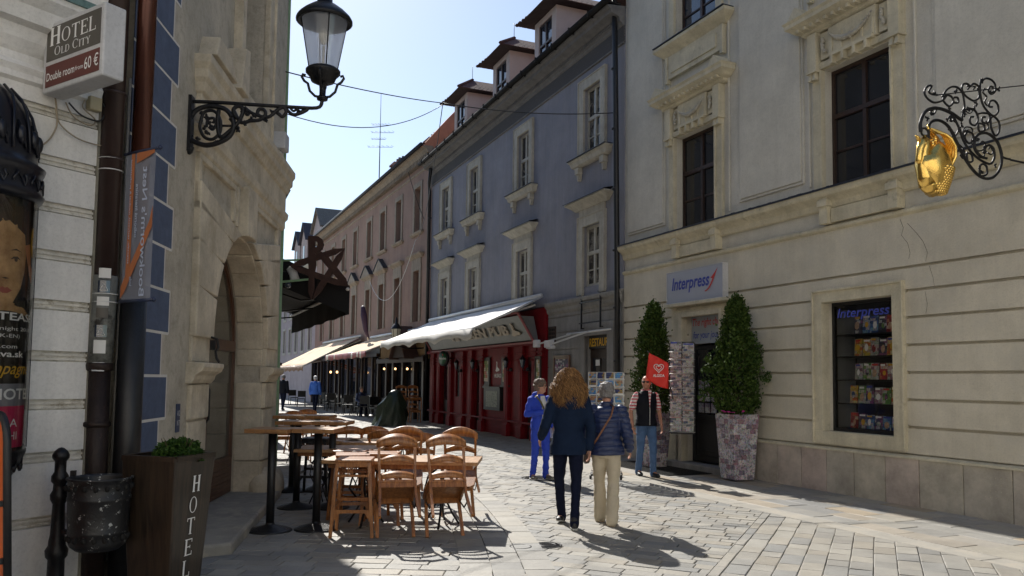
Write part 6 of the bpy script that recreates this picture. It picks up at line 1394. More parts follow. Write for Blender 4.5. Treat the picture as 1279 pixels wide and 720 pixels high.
m = MB(); wrap_rect(m, -xe, xe, z0, z1, RP); m.build('poster', mat('black_poster_ground', (.012,.010,.008), .35), t)
m = MB(); wrap_rect(m, -xe, xe, z0+.28, z0+.42, RP+.003); m.build('grey_band', mat('poster_grey', (.22,.22,.24), .4), t); m = MB(); wrap_rect(m, -xe, xe, z0+.0, z0+.28, RP+.003); m.build('crimson_band', mat('poster_crimson', (.50,.02,.09), .4), t)
el = lambda cx, cz, a, b_, n=20: [(cx+a*math.cos(2*math.pi*k/n), cz+b_*math.sin(2*math.pi*k/n)) for k in range(n)]
fx = .20
m_por = mat('portrait_skin', (.50,.31,.14), .5, var=.25, scale=9, c2=(.26,.13,.045))
# half of a face turned to the front, dark hair falling round it, bare shoulder
face = [(fx-.30,z0+1.42),(fx-.16,z0+1.50),(fx-.04,z0+1.46),(fx+.035,z0+1.36),(fx+.055,z0+1.24),(fx+.045,z0+1.13),(fx+.01,z0+1.02),(fx-.05,z0+.93),(fx-.13,z0+.885),(fx-.22,z0+.90),(fx-.30,z0+1.0)]
m = MB(); wrap_poly(m, [(fx-.34,z0+.86),(fx-.2,z0+.93),(fx-.06,z0+.93),(fx+.06,z0+.90),(fx+.14,z0+.87),(fx+.18,z0+.84),(fx-.34,z0+.84)], RP+.003); wrap_poly(m, face, RP+.004); m.build('portrait', m_por, t)
m = MB()
for q_ in ([(fx-.36,z0+1.36),(fx-.36,z0+1.6),(fx-.16,z0+1.6),(fx-.10,z0+1.44),(fx-.2,z0+1.40)], [(fx-.17,z0+1.6),(fx+.03,z0+1.55),(fx+.05,z0+1.36),(fx-.02,z0+1.39),(fx-.11,z0+1.44)], [(fx+.03,z0+1.55),(fx+.12,z0+1.44),(fx+.14,z0+1.28),(fx+.055,z0+1.25),(fx+.03,z0+1.36)], [(fx+.056,z0+1.26),(fx+.14,z0+1.28),(fx+.15,z0+1.1),(fx+.045,z0+1.12)], [(fx+.046,z0+1.13),(fx+.15,z0+1.1),(fx+.17,z0+.95),(fx+.04,z0+.98),(fx+.02,z0+1.04)]): wrap_poly(m, q_, RP+.0052)
m.build('portrait_hair', mat('portrait_hair', (.018,.010,.006), .5, var=.5, scale=30, c2=(.05,.025,.012)), t)
m = MB()
for ex, sg in ((-.045,1),(-.205,-1)):
    wrap_poly(m, [(fx+ex-.042,z0+1.195),(fx+ex-.02,z0+1.215),(fx+ex+.012,z0+1.22),(fx+ex+.042,z0+1.20),(fx+ex+.015,z0+1.207),(fx+ex-.015,z0+1.203)], RP+.006)
    wrap_poly(m, el(fx+ex, z0+1.198, .014, .014, 10), RP+.0064); wrap_poly(m, [(fx+ex-.05,z0+1.25),(fx+ex+.0,z0+1.268),(fx+ex+.052,z0+1.25),(fx+ex+.0,z0+1.257)], RP+.006)
wrap_poly(m, [(fx-.14,z0+1.075),(fx-.115,z0+1.068),(fx-.09,z0+1.075),(fx-.115,z0+1.08)], RP+.006); m.build('portrait_features', mat('portrait_dark', (.05,.022,.012), .5), t)
m = MB(); wrap_poly(m, [(fx-.165,z0+1.0),(fx-.13,z0+1.02),(fx-.115,z0+1.013),(fx-.10,z0+1.02),(fx-.065,z0+1.0),(fx-.10,z0+.98),(fx-.13,z0+.98)], RP+.006); m.build('portrait_lips', mat('portrait_lips', (.30,.07,.05), .4), t)
m = MB(); wrap_poly(m, el(fx+.17, z0+1.34, .055, .1), RP+.006); m.build('yellow_emblem', m_yel, t); m = MB(); wrap_poly(m, [(fx+.03,z0+1.3),(fx+.1,z0+1.32),(fx+.12,z0+1.18),(fx+.24,z0+1.14),(fx+.24,z0+1.07),(fx+.13,z0+1.09),(fx+.07,z0+1.2)], RP+.007); m.build('ribbon', mat('ribbon_orange', (.5,.22,.10), .5), t)
m = MB(); wrap_text(m, 'Cafe', fx+.13, z0+1.32, .08, .05, RP+.008); m.build('emblem_text', m_black, t)
m = MB(); wrap_text(m, 'STRIPTEASE', -.28, z0+.815, .68, .05, RP+.009, .02); wrap_text(m, 'every night 20.00', -.12, z0+.745, .50, .03, RP+.009); wrap_text(m, '(SK-EN)', .02, z0+.70, .2, .03, RP+.009); wrap_text(m, 'mail.com', -.05, z0+.64, .25, .025, RP+.009); wrap_text(m, 'bratislava.sk', -.2, z0+.585, .47, .04, RP+.009, .02); wrap_text(m, 'HOTEL', .02, z0+.32, .4, .07, RP+.009, .02); wrap_text(m, 'LA', .12, z0+.15, .12, .05, RP+.009, -.0); wrap_text(m, 'CHI', .1, z0+.07, .14, .05, RP+.009); m.build('lettering', m_whl, t)
m = MB(); wrap_text(m, 'Champagne', -.18, z0+.455, .55, .1, RP+.009, .005, .4); m.build('gold_lettering', m_yel, t)
m = MB(); m.lathe([(RC-.008,z0),(RC-.008,z1)], n=40, a0=math.pi, a1=2*math.pi); m.build('glass', m_gl, t)
# ---- litter bin on its bollard
c = D(70, 700, 5.35); t = empty('bollard', (c.x, c.y, 0), 0, 'slim black cast iron bollard carrying the litter bin at lower left', 'bollard')
m = MB(); m.lathe([(r_*.88, z_) for r_, z_ in [(.085,0),(.09,.08),(.07,.12),(.06,.3),(.058,.44),(.075,.46),(.08,.5),(.06,.53),(.058,.56),(.05,.6),(.042,.8),(.06,.83),(.063,.86),(.045,.89),(.043,.93),(.06,.95),(.06,.98),(.04,1.01),(.04,1.08),(.058,1.1),(.06,1.12),(.045,1.145),(.02,1.165),(0,1.17)]], n=18); m.build('post', m_iron, t)
pb = D(123, 650, 5.3); t = empty('litter_bin', (pb.x, pb.y, 0), R(10), 'round black perforated iron litter bin with peeling paint hung on the bollard', 'litter bin')
m_peel = mat('peeling_black_paint', (.012,.012,.013), .45, var=.4, scale=12, bump=.3, bscale=60, patch=((.42,.42,.40), 24, .60, .615))
zb, zt = .53, .985; m = MB(); m.lathe([(0,zb-.01),(.13,zb-.01),(.165,zb+.02),(.175,zb+.05),(.172,zb+.09),(.18,zb+.1),(.18,zb+.115),(.178,zb+.12),(.186,zt-.15),(.192,zt-.14),(.192,zt-.125),(.187,zt-.12),(.19,zt-.02),(.2,zt-.01),(.2,zt),(.185,zt),(.18,zt-.02),(.16,zb+.02),(0,zb+.02)], n=36); m.build('drum', m_peel, t)
m = MB()
for k in range(18):
    a = 2*math.pi*k/18
    for z_, r_ in ((zt-.06,.19),(zb+.07,.176)): m.ell((r_*math.cos(a), r_*math.sin(a), z_), .016, .016, .02, 8, 6)
m.build('hole', m_dark, t)
m = MB(); v = c-pb; v.z = 0; v = Matrix.Rotation(-R(10), 3, 'Z') @ v; u_ = v.normalized(); m.beam(u_*.17+Vector((0,0,.62)), v+Vector((0,0,.62)), .03); m.beam(u_*.18+Vector((0,0,.9)), v+Vector((0,0,.9)), .03); m.beam(u_*.2+Vector((0,0,.58)), u_*.2+Vector((0,0,1.02)), .03); m.build('hanger', m_iron, t)
# ---- orange board
c = D(4, 640, 4.55); t = empty('advertising_board', (c.x, c.y, 0), R(-38), 'orange pavement board in a black rounded frame with a hanging chain', 'pavement board')
m = MB(); W_ = .62; H_ = 1.42; pr = [(-W_,0.05),(.17,.05)]+[(.01-.12*0+.0-.14*(1-math.cos(a))*1.0, H_-.2+.2*math.sin(a)) for a in [k*math.pi/12 for k in range(7)]]+[(-W_,H_)]
m.prism(pr, -.008, .008); m.build('panel', m_orange, t)
m = MB(); m.tube([(x, 0, z) for x, z in pr[1:]], .022, 8); m.build('frame', m_black, t)
for z, x in ((.62,.10),(.93,.06),(.4,.125)): m = MB(); m.obox((x-.03,-.02,z), .04,.03,.03); m.build('clip', m_black, t)
m = MB(); 
for k in range(34):
    s = k/33; p = Vector((.075-.33*s, -.035, .60-.62*s+.12*s*s)); m.obox(p, .016,.006,.009, Matrix.Rotation(.9+(k % 2)*1.0, 3, 'Y'))
m.build('chain', m_alu, t)
# ---- banner on two rods
q0 = D(158,193,5.78); q1 = D(151,377,5.78); t = empty('bookshop_banner', (q1.x, q1.y, q1.z), math.atan2(-.5,.85)+R(0), 'narrow translucent blue and orange banner with mirrored writing between two rods by the pipes', 'banner')
n_ = Vector((math.cos(t.rotation_euler.z), math.sin(t.rotation_euler.z), 0)); hh = q0.z-q1.z; wb = .335; lean = (q0.x-q1.x)/1.0
m_ban = base('banner_mesh_cloth', .7)[0]; nt = m_ban.node_tree; L = nt.links.new; bs = nt.nodes['Principled BSDF']; tc = nn(nt, 'ShaderNodeTexCoord'); sp = nn(nt, 'ShaderNodeSeparateXYZ'); L(tc.outputs['Object'], sp.inputs[0]); ma = nn(nt, 'ShaderNodeMath', operation='MULTIPLY_ADD'); ma.inputs[1].default_value = -1.0; L(sp.outputs[0], ma.inputs[0]); L(sp.outputs[2], ma.inputs[2]); 
bs.inputs['Base Color'].default_value = rgba((.26,.275,.33)); bs.inputs['Alpha'].default_value = .66
K = lean
sh = lambda x, z: x+K*z/hh
m = MB(); vs = []; nx, nz = 6, 24
for i in range(nx+1):
    for j in range(nz+1): x = wb*i/nx; z = hh*j/nz; vs.append((sh(x,z), .006*math.sin(j*.5)*math.sin(i), z-.0*x))
m.add(vs, [(i*(nz+1)+j, (i+1)*(nz+1)+j, (i+1)*(nz+1)+j+1, i*(nz+1)+j+1) for i in range(nx) for j in range(nz)], True); m.build('cloth', m_ban, t)
m_bo = mat('banner_orange', (.42,.14,.05), .7); m = MB(); Q = lambda l: [(sh(x*wb,z*hh), -.008, z*hh) for x, z in l]
m.add(Q([(.0,.02),(.13,.06),(1,.48),(1,.62),(.9,.52),(0,.1)]), [(0,1,2,3,4,5)]); m.add(Q([(.14,.14),(.3,.25),(.34,.99),(.22,.99)]), [(0,1,2,3)]); m.add(Q([(.4,.92),(1,.97),(1,1),(.4,.99)]), [(0,1,2,3)]); m.build('orange_stripe', m_bo, t)
m = MB()
def vtext(s, x, z, w_, h):  # vertical mirrored writing
    V, Fc = text_mesh(s, .01); q = fit(V, w_, h); m.add([(sh(x+b_, z+a), -.0105, z+a) for a, b_ in q], Fc)
vtext("Bookworm's Nest", .215, .03, hh*.86, .06); vtext('odborná literatúra', .14, hh*.42, hh*.36, .03); vtext('scientific, technical, medical & professional', .065, hh*.25, hh*.7, .022); vtext('books', .1, hh*.1, .001+hh*.06, .03); m.build('lettering', mat('pale_blue_print', (.42,.48,.62), .7), t)
m = MB(); m.tube([(-.02,0,0),(wb+.03,0,0)], .012, 8); m.tube([(sh(-.02,hh),0,hh),(sh(wb+.04,hh),0,hh)], .012, 8); m.ell((sh(wb+.05,hh),0,hh),.018,.018,.018,8,6); m.ell((wb+.04,0,0),.018,.018,.018,8,6); m.build('rod', mat('navy_rod', (.02,.03,.07), .4), t)
# ---- hotel planter with box shrub
c = D(213, 640, 5.62); t = empty('hotel_planter', (c.x, c.y-.05, 0), R(-15), 'tall dark stained wooden planter with HOTEL written down its side', 'planter')
h = 1.1; a, b_ = .15, .215; m = MB(); m.add([(-a,-a,0),(a,-a,0),(a,a,0),(-a,a,0),(-b_,-b_,h),(b_,-b_,h),(b_,b_,h),(-b_,b_,h)], [(0,1,5,4),(1,2,6,5),(2,3,7,6),(3,0,4,7),(0,3,2,1)]); m.build('box', m_darkw, t, bevel=.012)
m = MB(); 
for s in ((-1,-1,1,-1),(1,-1,1,1),(1,1,-1,1),(-1,1,-1,-1)): m.beam((s[0]*(b_-.01),s[1]*(b_-.01),h),(s[2]*(b_-.01),s[3]*(b_-.01),h),.03,.035)
m.build('rim', m_darkw, t); m = MB(); m.box(-b_+.03,b_-.03,-b_+.03,b_-.03,h-.1,h-.05); m.build('soil', m_stem, t)
m = MB()
for k, ch in enumerate('HOTEL'):
    serif(m, ch, 0, 0, .085, .125, 0)
    n0 = len(m.v); 
vs_all = []; m = MB()
for k, ch in enumerate('HOTEL'):
    mm = MB(); serif(mm, ch, -.035+(.012 if ch == 'H' else 0)-k*.006, h-.235-k*.142, .09, .11, 0); z_c = 0
    vs = [(x, -(a+(b_-a)*z/h)-.004+y, z) for x, y, z in mm.v]; m.add(vs, mm.f)
# right face of the planter = local +x side: rotate lettering onto it
m.v = [(-y, x, z) for x, y, z in m.v]
m.build('lettering', m_whl, t)
s = empty('box_shrub', (c.x+.06, c.y-.05, h-.06), 0, 'small round boxwood shrub in the HOTEL planter', 'shrub')
rnd = random.Random(4); m = MB()
for k in range(30): an = rnd.uniform(0,6.28); r_ = rnd.uniform(.02,.16); m.tube([(0,0,0),(r_*.6*math.cos(an),r_*.6*math.sin(an),.08),(r_*math.cos(an),r_*math.sin(an),rnd.uniform(.1,.2))],[.006,.004,.002],4,False)
m.build('stem', m_stem, s)
def ball(rnd):
    v = Vector((rnd.gauss(0,1),rnd.gauss(0,1),abs(rnd.gauss(0,1)))).normalized(); r_ = (.6+.4*rnd.random()**.4)*(1+.22*noise.noise(v*3.5)); return Vector((v.x*.16*r_, v.y*.16*r_, .03+v.z*.15*r_)), v
m = MB(); leafy(m, 3800, ball, .017, rnd); m.build('crown', m_box, s)
# ================================================================ BLACK AWNING, STAR SIGN (beyond the stone house)
lw = Wall((-3.50, 12.05), (-.43, 1)); bl_ = wthing('green_shopfront_house', lw, 0, label='narrow house with pale green corner strip just beyond the stone arch house', cat='building')
m = MB(); m.box(.12, 22, .02, 6, 0, 11.0); m.build('wall', m_ybase, bl_); m = MB(); m.box(.02,.12,-.02,.3,0,9); m.build('green_strip', m_green, bl_)
m = MB(); m.add([(.1,-.25,11.0),(22,-.25,11.0),(22,3,12.6),(.1,3,12.6),(22,6.2,11),(.1,6.2,11)], [(0,1,2,3),(3,2,4,5)]); m.build('roof', m_flash, bl_)
t = wthing('black_awning', lw, 0, 0, 0, label='large black awning hanging over the tables beyond the stone arch', cat='awning')
def lwp(px, py, Y): q = D(px, py, Y); a = wl(lw, q.x, q.y); return (a[0], a[1], q.z)
A = lwp(356,320,13.0); B = lwp(437,357,12.8); C_ = lwp(437,393,12.8); Fq = lwp(365,394,18.8); Fb = lwp(365,415,18.8)
m = MB(); nx, ny = 16, 8; vs = []
bk0 = Vector((A[0], .0, A[2])); bk1 = Vector((A[0]+6.2, 0, A[2])); fr0 = Vector((B[0], B[1], B[2])); fr1 = Vector((B[0]+6.4, B[1], B[2]))
for i in range(nx+1):
    for j in range(ny+1):
        u, v = i/nx, j/ny; p = bk0.lerp(bk1, u).lerp(fr0.lerp(fr1, u), v); p.z -= .05*math.sin(v*math.pi)*(1+.5*math.sin(i)); vs.append(tuple(p))
m.add(vs, [(i*(ny+1)+j, i*(ny+1)+j+1, (i+1)*(ny+1)+j+1, (i+1)*(ny+1)+j) for i in range(nx) for j in range(ny)], True); cn = m.build('canopy', m_awnk, t); q = cn.modifiers.new('s','SOLIDIFY'); q.thickness = .006
m = MB(); vs = []; vh = B[2]-C_[2]
for i in range(41):
    u = i/40; p = fr0.lerp(fr1, u); w_ = .012*math.sin(i*.9); vs += [tuple(p), (p.x, p.y-w_, p.z-vh*(1-.02*math.sin(i*.7)))]
m.add(vs, [(2*i, 2*i+1, 2*i+3, 2*i+2) for i in range(40)], True)
m.add([tuple(bk0), tuple(fr0), (fr0.x, fr0.y, fr0.z-vh), (bk0.x, bk0.y, bk0.z-vh)], [(0,1,2,3)]); m.build('valance', m_awnk, t)
for u in (.1,.5,.9):
    m = MB(); p = bk0.lerp(bk1, u); f = fr0.lerp(fr1, u); m.tube([(p.x,p.y,p.z-.5),tuple((p+f)/2+Vector((.4,0,-.4))),tuple(f+Vector((0,.05,-.12)))], .016, 6); m.build('arm', m_iron, t)
m = MB(); m.tube([tuple(fr0+Vector((0,.03,-.06))), tuple(fr1+Vector((0,.03,-.06)))], .03, 6); m.build('front_bar', m_alu, t)
Ys = 12.6; o = D(400, 335, Ys); t = empty('star_sign', o, 0, 'rusty cut-out star merged with a letter R, hanging from a green bracket', 'sign')
zp3 = lambda x, y: D(330+x/3.274, 200+y/3.274, Ys)-o
m = MB(); e = [0]
def stroke(p, q, w_=.095, tp=True):
    e[0] += 1; a, b_ = zp3(*p), zp3(*q); d_ = (b_-a); n = Vector((-d_.z, 0, d_.x)).normalized()*w_/2; y = .001*e[0]
    m.prism([(v.x, v.z) for v in (a+n*.25, b_+n*.25, b_-n*.25, a-n*.25)] if False else [(v.x, v.z) for v in (a, a+d_*.18+n, b_-d_*.18+n, b_, b_-d_*.18-n, a+d_*.18-n)], -.018-y, .018+y)
stroke((105,435),(330,362)); stroke((330,362),(198,572)); stroke((345,517),(105,435)); stroke((192,572),(196,400), .09); stroke((345,517),(225,370), .1)
e[0] += 1; a = [zp3(*p) for p in ((181,312),(208,312),(212,430),(190,560),(181,420))]; m.prism([(v.x, v.z) for v in a], -.026, .026)
a = [zp3(*p) for p in ((208,380),(235,378),(345,517),(318,508),(226,400))]; m.prism([(v.x, v.z) for v in a], -.028, .028)
bw = [(200,312),(222,313),(238,325),(244,345),(238,366),(220,378),(205,382)]; bi = [(205,333),(214,333),(220,340),(221,349),(216,357),(208,360),(205,361)]
vs = [zp3(*p) for p in bw]+[zp3(*p) for p in bi]; n = 7
m.add([(v.x,-.03,v.z) for v in vs]+[(v.x,.03,v.z) for v in vs], [(i,i+n,i+n+1,i+1) for i in range(6)]+[(i+14,i+15,i+n+15,i+n+14) for i in range(6)]+[(i,i+1,i+15,i+14) for i in range(6)]+[(i+n,i+n+14,i+n+15,i+n+1) for i in range(6)])
m.build('star', m_rust, t, fix=True)
m = MB(); g1, g2, g3, g4 = zp3(58,412), zp3(180,408), zp3(58,500), zp3(188,488)
m.beam(g1, g2, .03); m.beam(g3, g4, .03); m.beam(zp3(60,340), zp3(56,720), .06,.05); m.beam(g1, g3, .035); m.build('green_bracket', m_green, t)
t2 = empty('floodlight', o+zp3(105,465), 0, 'small white floodlight behind the star sign', 'lamp'); m = MB(); m.loft([((-.06,.12,.1),.04,.04),((.02,.12,.02),.07,.07),((.05,.12,-.09),.075,.075)], (1,0,0), 12); m.obox((.02,.12,.09),.14,.08,.06); m.build('housing', m_signw, t2); m = MB(); m.ell((-.05,.1,-.17), .06,.06,.05, 10, 7); m.build('lens', m_glassb, t2); m = MB(); m.beam((-.2,.12,.06),(.02,.12,.06),.03); m.build('arm', m_iron, t2)
# iron street lamp bracket top visible at the corner
q = D(352,236,12.9); t = empty('corner_lantern', (q.x,q.y,q.z), 0, 'dark green lantern cap on the wall corner above the black awning', 'lantern'); m = MB(); m.prism([(-.1,-.35),(.0,.1),(.12,-.0),(-.02,-.28)], -.1, .1); m.tube([(-.1,0,-.8),(-.06,0,-.3),(0,0,.1)], .03, 6); m.build('cap', mat('dark_green', (.03,.06,.05), .5), t)
# brown board standing by the tables
c = G(350, 524); c = (c[0], c[1]); q = D(341, 490, 20.5); c = (q.x, q.y); t = empty('brown_post', (c[0], c[1], 0), R(20), 'dark reddish brown wooden board standing behind the tables at the green strip', 'board'); m = MB(); m.box(-.16,.16,-.03,.03,0,1.95); m.box(-.2,.2,-.05,.05,1.95,2.02); m.build('board', mat('oxblood_board', (.05,.018,.014), .5), t)
# ================================================================ ADDED HOUSES BEHIND THE VIEWPOINT (unseen, put in to bounce sunlight onto shaded fronts)
m_sq = mat('sunlit_pale_render', (.85,.80,.72), .9, var=.05, scale=1.)
for i, (x0, y0, w_, rz, h, lab) in enumerate(((14,-10,18,186,16,'tall pale unseen house added behind the viewpoint for bounce light, nearer the cream house'),(-4.0,-9,15,174,15,'tall pale unseen house added behind the viewpoint for bounce light, nearer the white house'))):
    t = empty('square_house', (x0, y0, 0), R(rz), lab, 'building'); hs = [(1.5+3.2*k, 2.7+3.2*k, z, z+1.9) for k in range(int(w_/3.2)) for z in (1.2,5,8.6)]
    m = MB(); holed(m, 0, w_, 0, h, .5, hs, None, 0); m.box(0,w_,.6,9,0,h); m.build('wall', m_sq, t)
    for a, b_, c_, d_ in hs: window(t, a, b_, c_, d_, .2, m_framew, m_glassb, 1, .6, .07, low=False)
    m = MB(); m.add([(-.3,-.6,h),(w_+.3,-.6,h),(w_+.3,4.5,h+3),(-.3,4.5,h+3),(w_+.3,9.3,h),(-.3,9.3,h)], [(0,1,2,3),(3,2,4,5)]); m.build('roof', m_tile, t)
# ================================================================ TABLES, CHAIRS, STOOLS
def make_chair():
    """cafe chair, faces +y, front feet on the origin line, local origin at the front feet"""
    t = empty('cafe_chair'); d_ = .41; w_ = .185     # seat depth, half width; rear at y=-d_
    for s in (-1, 1):
        m = MB(); m.ribbon([(s*w_*1.02,.0,0),(s*w_,.01,.22),(s*w_*.95,.0,.445)], .034, .036, (1,0,0)); m.build('leg', m_wood, t)
        m = MB(); m.ribbon([(s*(w_+.012),-d_-.12,0),(s*(w_+.004),-d_-.045,.15),(s*w_*.98,-d_+.01,.3),(s*w_*.98,-d_+.015,.46),(s*w_*1.0,-d_-.01,.62),(s*w_*1.02,-d_-.05,.78),(s*w_*1.02,-d_-.085,.87)], .026, .036, (1,0,0)); m.build('rear_leg', m_wood, t)
    m = MB(); n = 8; vs = []
    for z in (.435,.462):
        for a, b_ in ((-w_*1.08,-d_),(w_*1.08,-d_),(w_*1.18,-.2),(w_*1.15,.0),(w_*.9,.045),(-w_*.9,.045),(-w_*1.15,0),(-w_*1.18,-.2)): vs.append((a,b_,z))
    m.add(vs, [tuple(reversed(range(8))), tuple(range(8,16))]+[(i,(i+1)%8,(i+1)%8+8,i+8) for i in range(8)]); m.build('seat', m_wood, t, bevel=.006)
    m = MB(); m.box(-w_,w_,-.01,.01,.38,.435); m.box(-w_,w_,-d_+.01,-d_+.03,.38,.435); m.box(-w_-.01,-w_+.012,-d_+.03,-.01,.38,.435); m.box(w_-.012,w_+.01,-d_+.03,-.01,.38,.435); m.build('apron', m_wood, t)
    def rail(z, y, hh, th, arch, ext=0.):
        m = MB(); vs = []; N = 12
        for i in range(N+1):
            u = -1+2*i/N; x = u*(w_+ext); yy = y-.045*(1-u*u)-(-.0)
            za = z+arch*(1-u*u); hb = hh*(.75+.25*(1-u*u))
            for dy in (-th/2, th/2):
                for dz in (0, hb): vs.append((x, yy+dy, za+dz-(arch*.5*(1-u*u) if dz == 0 else 0)))
        fs = []
        for i in range(N):
            a = 4*i; fs += [(a,a+4,a+5,a+1),(a+2,a+3,a+7,a+6),(a,a+2,a+6,a+4),(a+1,a+5,a+7,a+3)]
        fs += [(0,1,3,2),(4*N,4*N+2,4*N+3,4*N+1)]
        m.add(vs, fs, True); return m
    rail(.79, -d_-.075, .105, .024, .035, .03).build('top_rail', m_wood, t, fix=True)
    rail(.625, -d_-.015, .07, .018, .022, 0).build('back_rail', m_wood, t, fix=True); rail(.47, -d_+.02, .075, .018, .0, 0).build('lower_rail', m_wood, t, fix=True)
    m = MB()
    for s in (-1, 1): m.mark(); m.tube([(s*w_,-.02,.40),(s*w_*.98,-.14,.3),(s*w_*.98,-.24,.22),(s*w_*.98,-d_+.0,.2)], .009, 6)
    m.build('iron_brace', m_iron, t)
    return t
chair0 = make_chair(); chair_used = False
def chair(px, py, rz, label, z=0., tilt=0., xy=None):
    global chair_used
    c = xy or G(px, py); o = chair0 if not chair_used else copy_tree(chair0); chair_used = True
    o.location = (c[0], c[1], z); o.rotation_mode = 'ZYX' if False else 'XYZ'; o.rotation_euler = (R(tilt), 0, R(rz)); tag(o, label, 'chair', 'wooden cafe chairs'); return o
def tilted(o, rz, tilt):
    o.rotation_mode = 'XYZ'; o.rotation_euler = (R(tilt), 0, R(rz))
chair(494, 672, 13, 'wooden chair tipped forward against the front of the near table, left of its twin', tilt=-33)
chair(556, 671, 14, 'wooden chair tipped forward against the front of the near table, right of its twin', tilt=-33)
chair(0, 0, 176, 'wooden chair tipped against the far side of the near table, right end', tilt=-27, xy=(-.62, 9.78))
chair(0, 0, 184, 'wooden chair tipped against the far side of the near table, left end', tilt=-27, xy=(-1.28, 9.82))
# second rank, seen over the near table: (px of the back, py of its top, facing)
for px, py, rz, tl, lab in (
 (526, 540, 12, 0, 'wooden chair with its curved back up, between the two tipped chairs and the pub'),
 (506, 535, 5, 0, 'wooden chair in the second row, right of the middle'),
 (478, 537, -4, 0, 'wooden chair in the second row with a broad arched back rail'),
 (467, 532, 8, 0, 'wooden chair in the third row just left of the arched one'),
 (437, 532, 14, 0, 'wooden chair whose back rises right of the bar tables'),
 (402, 518, 20, 0, 'wooden chair far back, right end of the last rows'),
 (384, 511, 12, 0, 'wooden chair far back with a wide curved rail above the bar tables'),
 (368, 513, 4, 0, 'wooden chair far back, third from the right in the last rows'),
 (353, 516, 10, 0, 'wooden chair far back beside the green wall strip'),
 (420, 522, 8, 0, 'wooden chair far back behind the pair of bar tables')):
    h = .93 if not tl else 1.0; dpy = (475+.012*(px-640)*-1*0-py); r = ray(px, py); tt = (h-CH)/r[2]; x, y = r[0]*tt, r[1]*tt
    # shift so the BACK lands there
    a = R(rz); off = .48 if not tl else .2; chair(0, 0, rz, lab, tilt=tl, xy=(x-math.sin(a)*off, y+math.cos(a)*off))
def make_stool(material):
    t = empty('bar_stool'); H_ = .80; a, b_ = .165, .215
    m = MB(); m.box(-a-.025,a+.025,-a-.025,a+.025,H_-.03,H_); m.build('seat', material, t, bevel=.008)
    for sx_ in (-1,1):
        for sy in (-1,1): m = MB(); m.beam((sx_*a,sy*a,H_-.03),(sx_*b_,sy*b_,0),.034,.034,(0,1,0)); m.build('leg', material, t)
    m = MB()
    def at(z): return a+(b_-a)*(1-z/(H_-.03))
    for sy in (-1,1):
        m.mark()
        for z, h_ in ((.62,.025),(.25 if sy < 0 else .32,.035)):
            q = at(z); m.box(-q, q, sy*q-.01, sy*q+.01, z, z+h_); m.box(sy*q-.0101, sy*q+.0101, -q, q, z+.045, z+h_+.045)
        q = at(.7); m.box(-q, q, sy*q-.011, sy*q+.011, H_-.075, H_-.03); m.box(sy*q-.0105, sy*q+.0105, -q, q, H_-.08, H_-.031)
        for k in (-1,0,1): m.box(k*.022-.006-.03, k*.022+.006-.03, sy*at(.68)-.006, sy*at(.68)+.006, .645, H_-.07); m.box(sy*at(.68)-.006, sy*at(.68)+.006, k*.022-.006, k*.022+.006, .69, H_-.07)
    m.build('stretcher', material, t); m = MB()
    for sx_ in (-1,1):
        m.mark(); q = at(.2); m.prism([(sx_*q,.25),(sx_*(q-.07),.25),(sx_*(q-.012),.16)], -q-.008, -q+.008)
    m.build('corner_brace', material, t); return t
s0 = make_stool(m_wood)
s0.location = (*G(437,672), 0); s0.location.y += .2; s0.rotation_euler.z = R(4); tag(s0, 'orange-brown wooden bar stool in front, at the left end of the near table', 'stool', 'wooden bar stools')
for dx, dy, rz, lab in ((-.13,.52,12,'wooden bar stool directly behind the nearest stool'),(-.22,1.0,-8,'wooden bar stool half hidden, second behind the nearest stool'),(.18,.72,2,'wooden bar stool pushed under the left end of the near table')):
    c = copy_tree(s0); c.location = s0.location+Vector((dx,dy,0)); c.rotation_euler.z = R(rz); c['label'] = lab
s1 = make_stool(m_black); c = G(391,619); s1.location = (c[0], c[1]+.1, 0); tag(s1, 'black square bar stool between the bar tables and the wooden stools', 'stool')
# dining tables: plank tops on curved iron legs
def make_table(w_, d_, thin=.04):
    t = empty('cafe_table'); m = MB(); n = 5
    for k in range(n): m.box(-w_/2, w_/2, -d_/2+k*d_/n+.002, -d_/2+(k+1)*d_/n-.002, .75-thin, .75)
    m.build('table_top', m_woodt, t, bevel=.004)
    m = MB(); m.box(-w_/2+.06, w_/2-.06, -d_/2+.08, d_/2-.08, .66, .708); m.build('apron', m_wood, t)
    nl = 2 if w_ > 1.2 else 1
    for s in ((-w_/4, w_/4) if nl == 2 else (0,)):
        m = MB()
        for sy in (-1, 1):
            m.tube([(s,sy*.02,.66),(s,sy*.10,.56),(s,sy*.12,.4),(s,sy*.05,.28),(s,sy*.12,.14),(s,sy*.27,.02),(s,sy*.3,.015)], .013, 7)
            m.tube([(s+sy*.03,0,.66),(s+sy*.16,0,.55),(s+sy*.2,0,.4),(s+sy*.08,0,.25)], .012, 6); m.tube([(s+sy*.05,0,.28),(s+sy*.12,0,.14),(s+sy*.2,0,.02)], .012, 6)
        m.build('iron_pedestal', m_iron, t)
    return t
t1 = make_table(1.72, .75); A = D(404, 577, 8.95); B = D(600, 578, 8.95); t1.location = ((A.x+B.x)/2+.0, 9.2, 0); t1.rotation_euler.z = R(-2)
tag(t1, 'long plank-topped cafe table in front, with two chairs tipped against it', 'table', 'plank cafe tables')
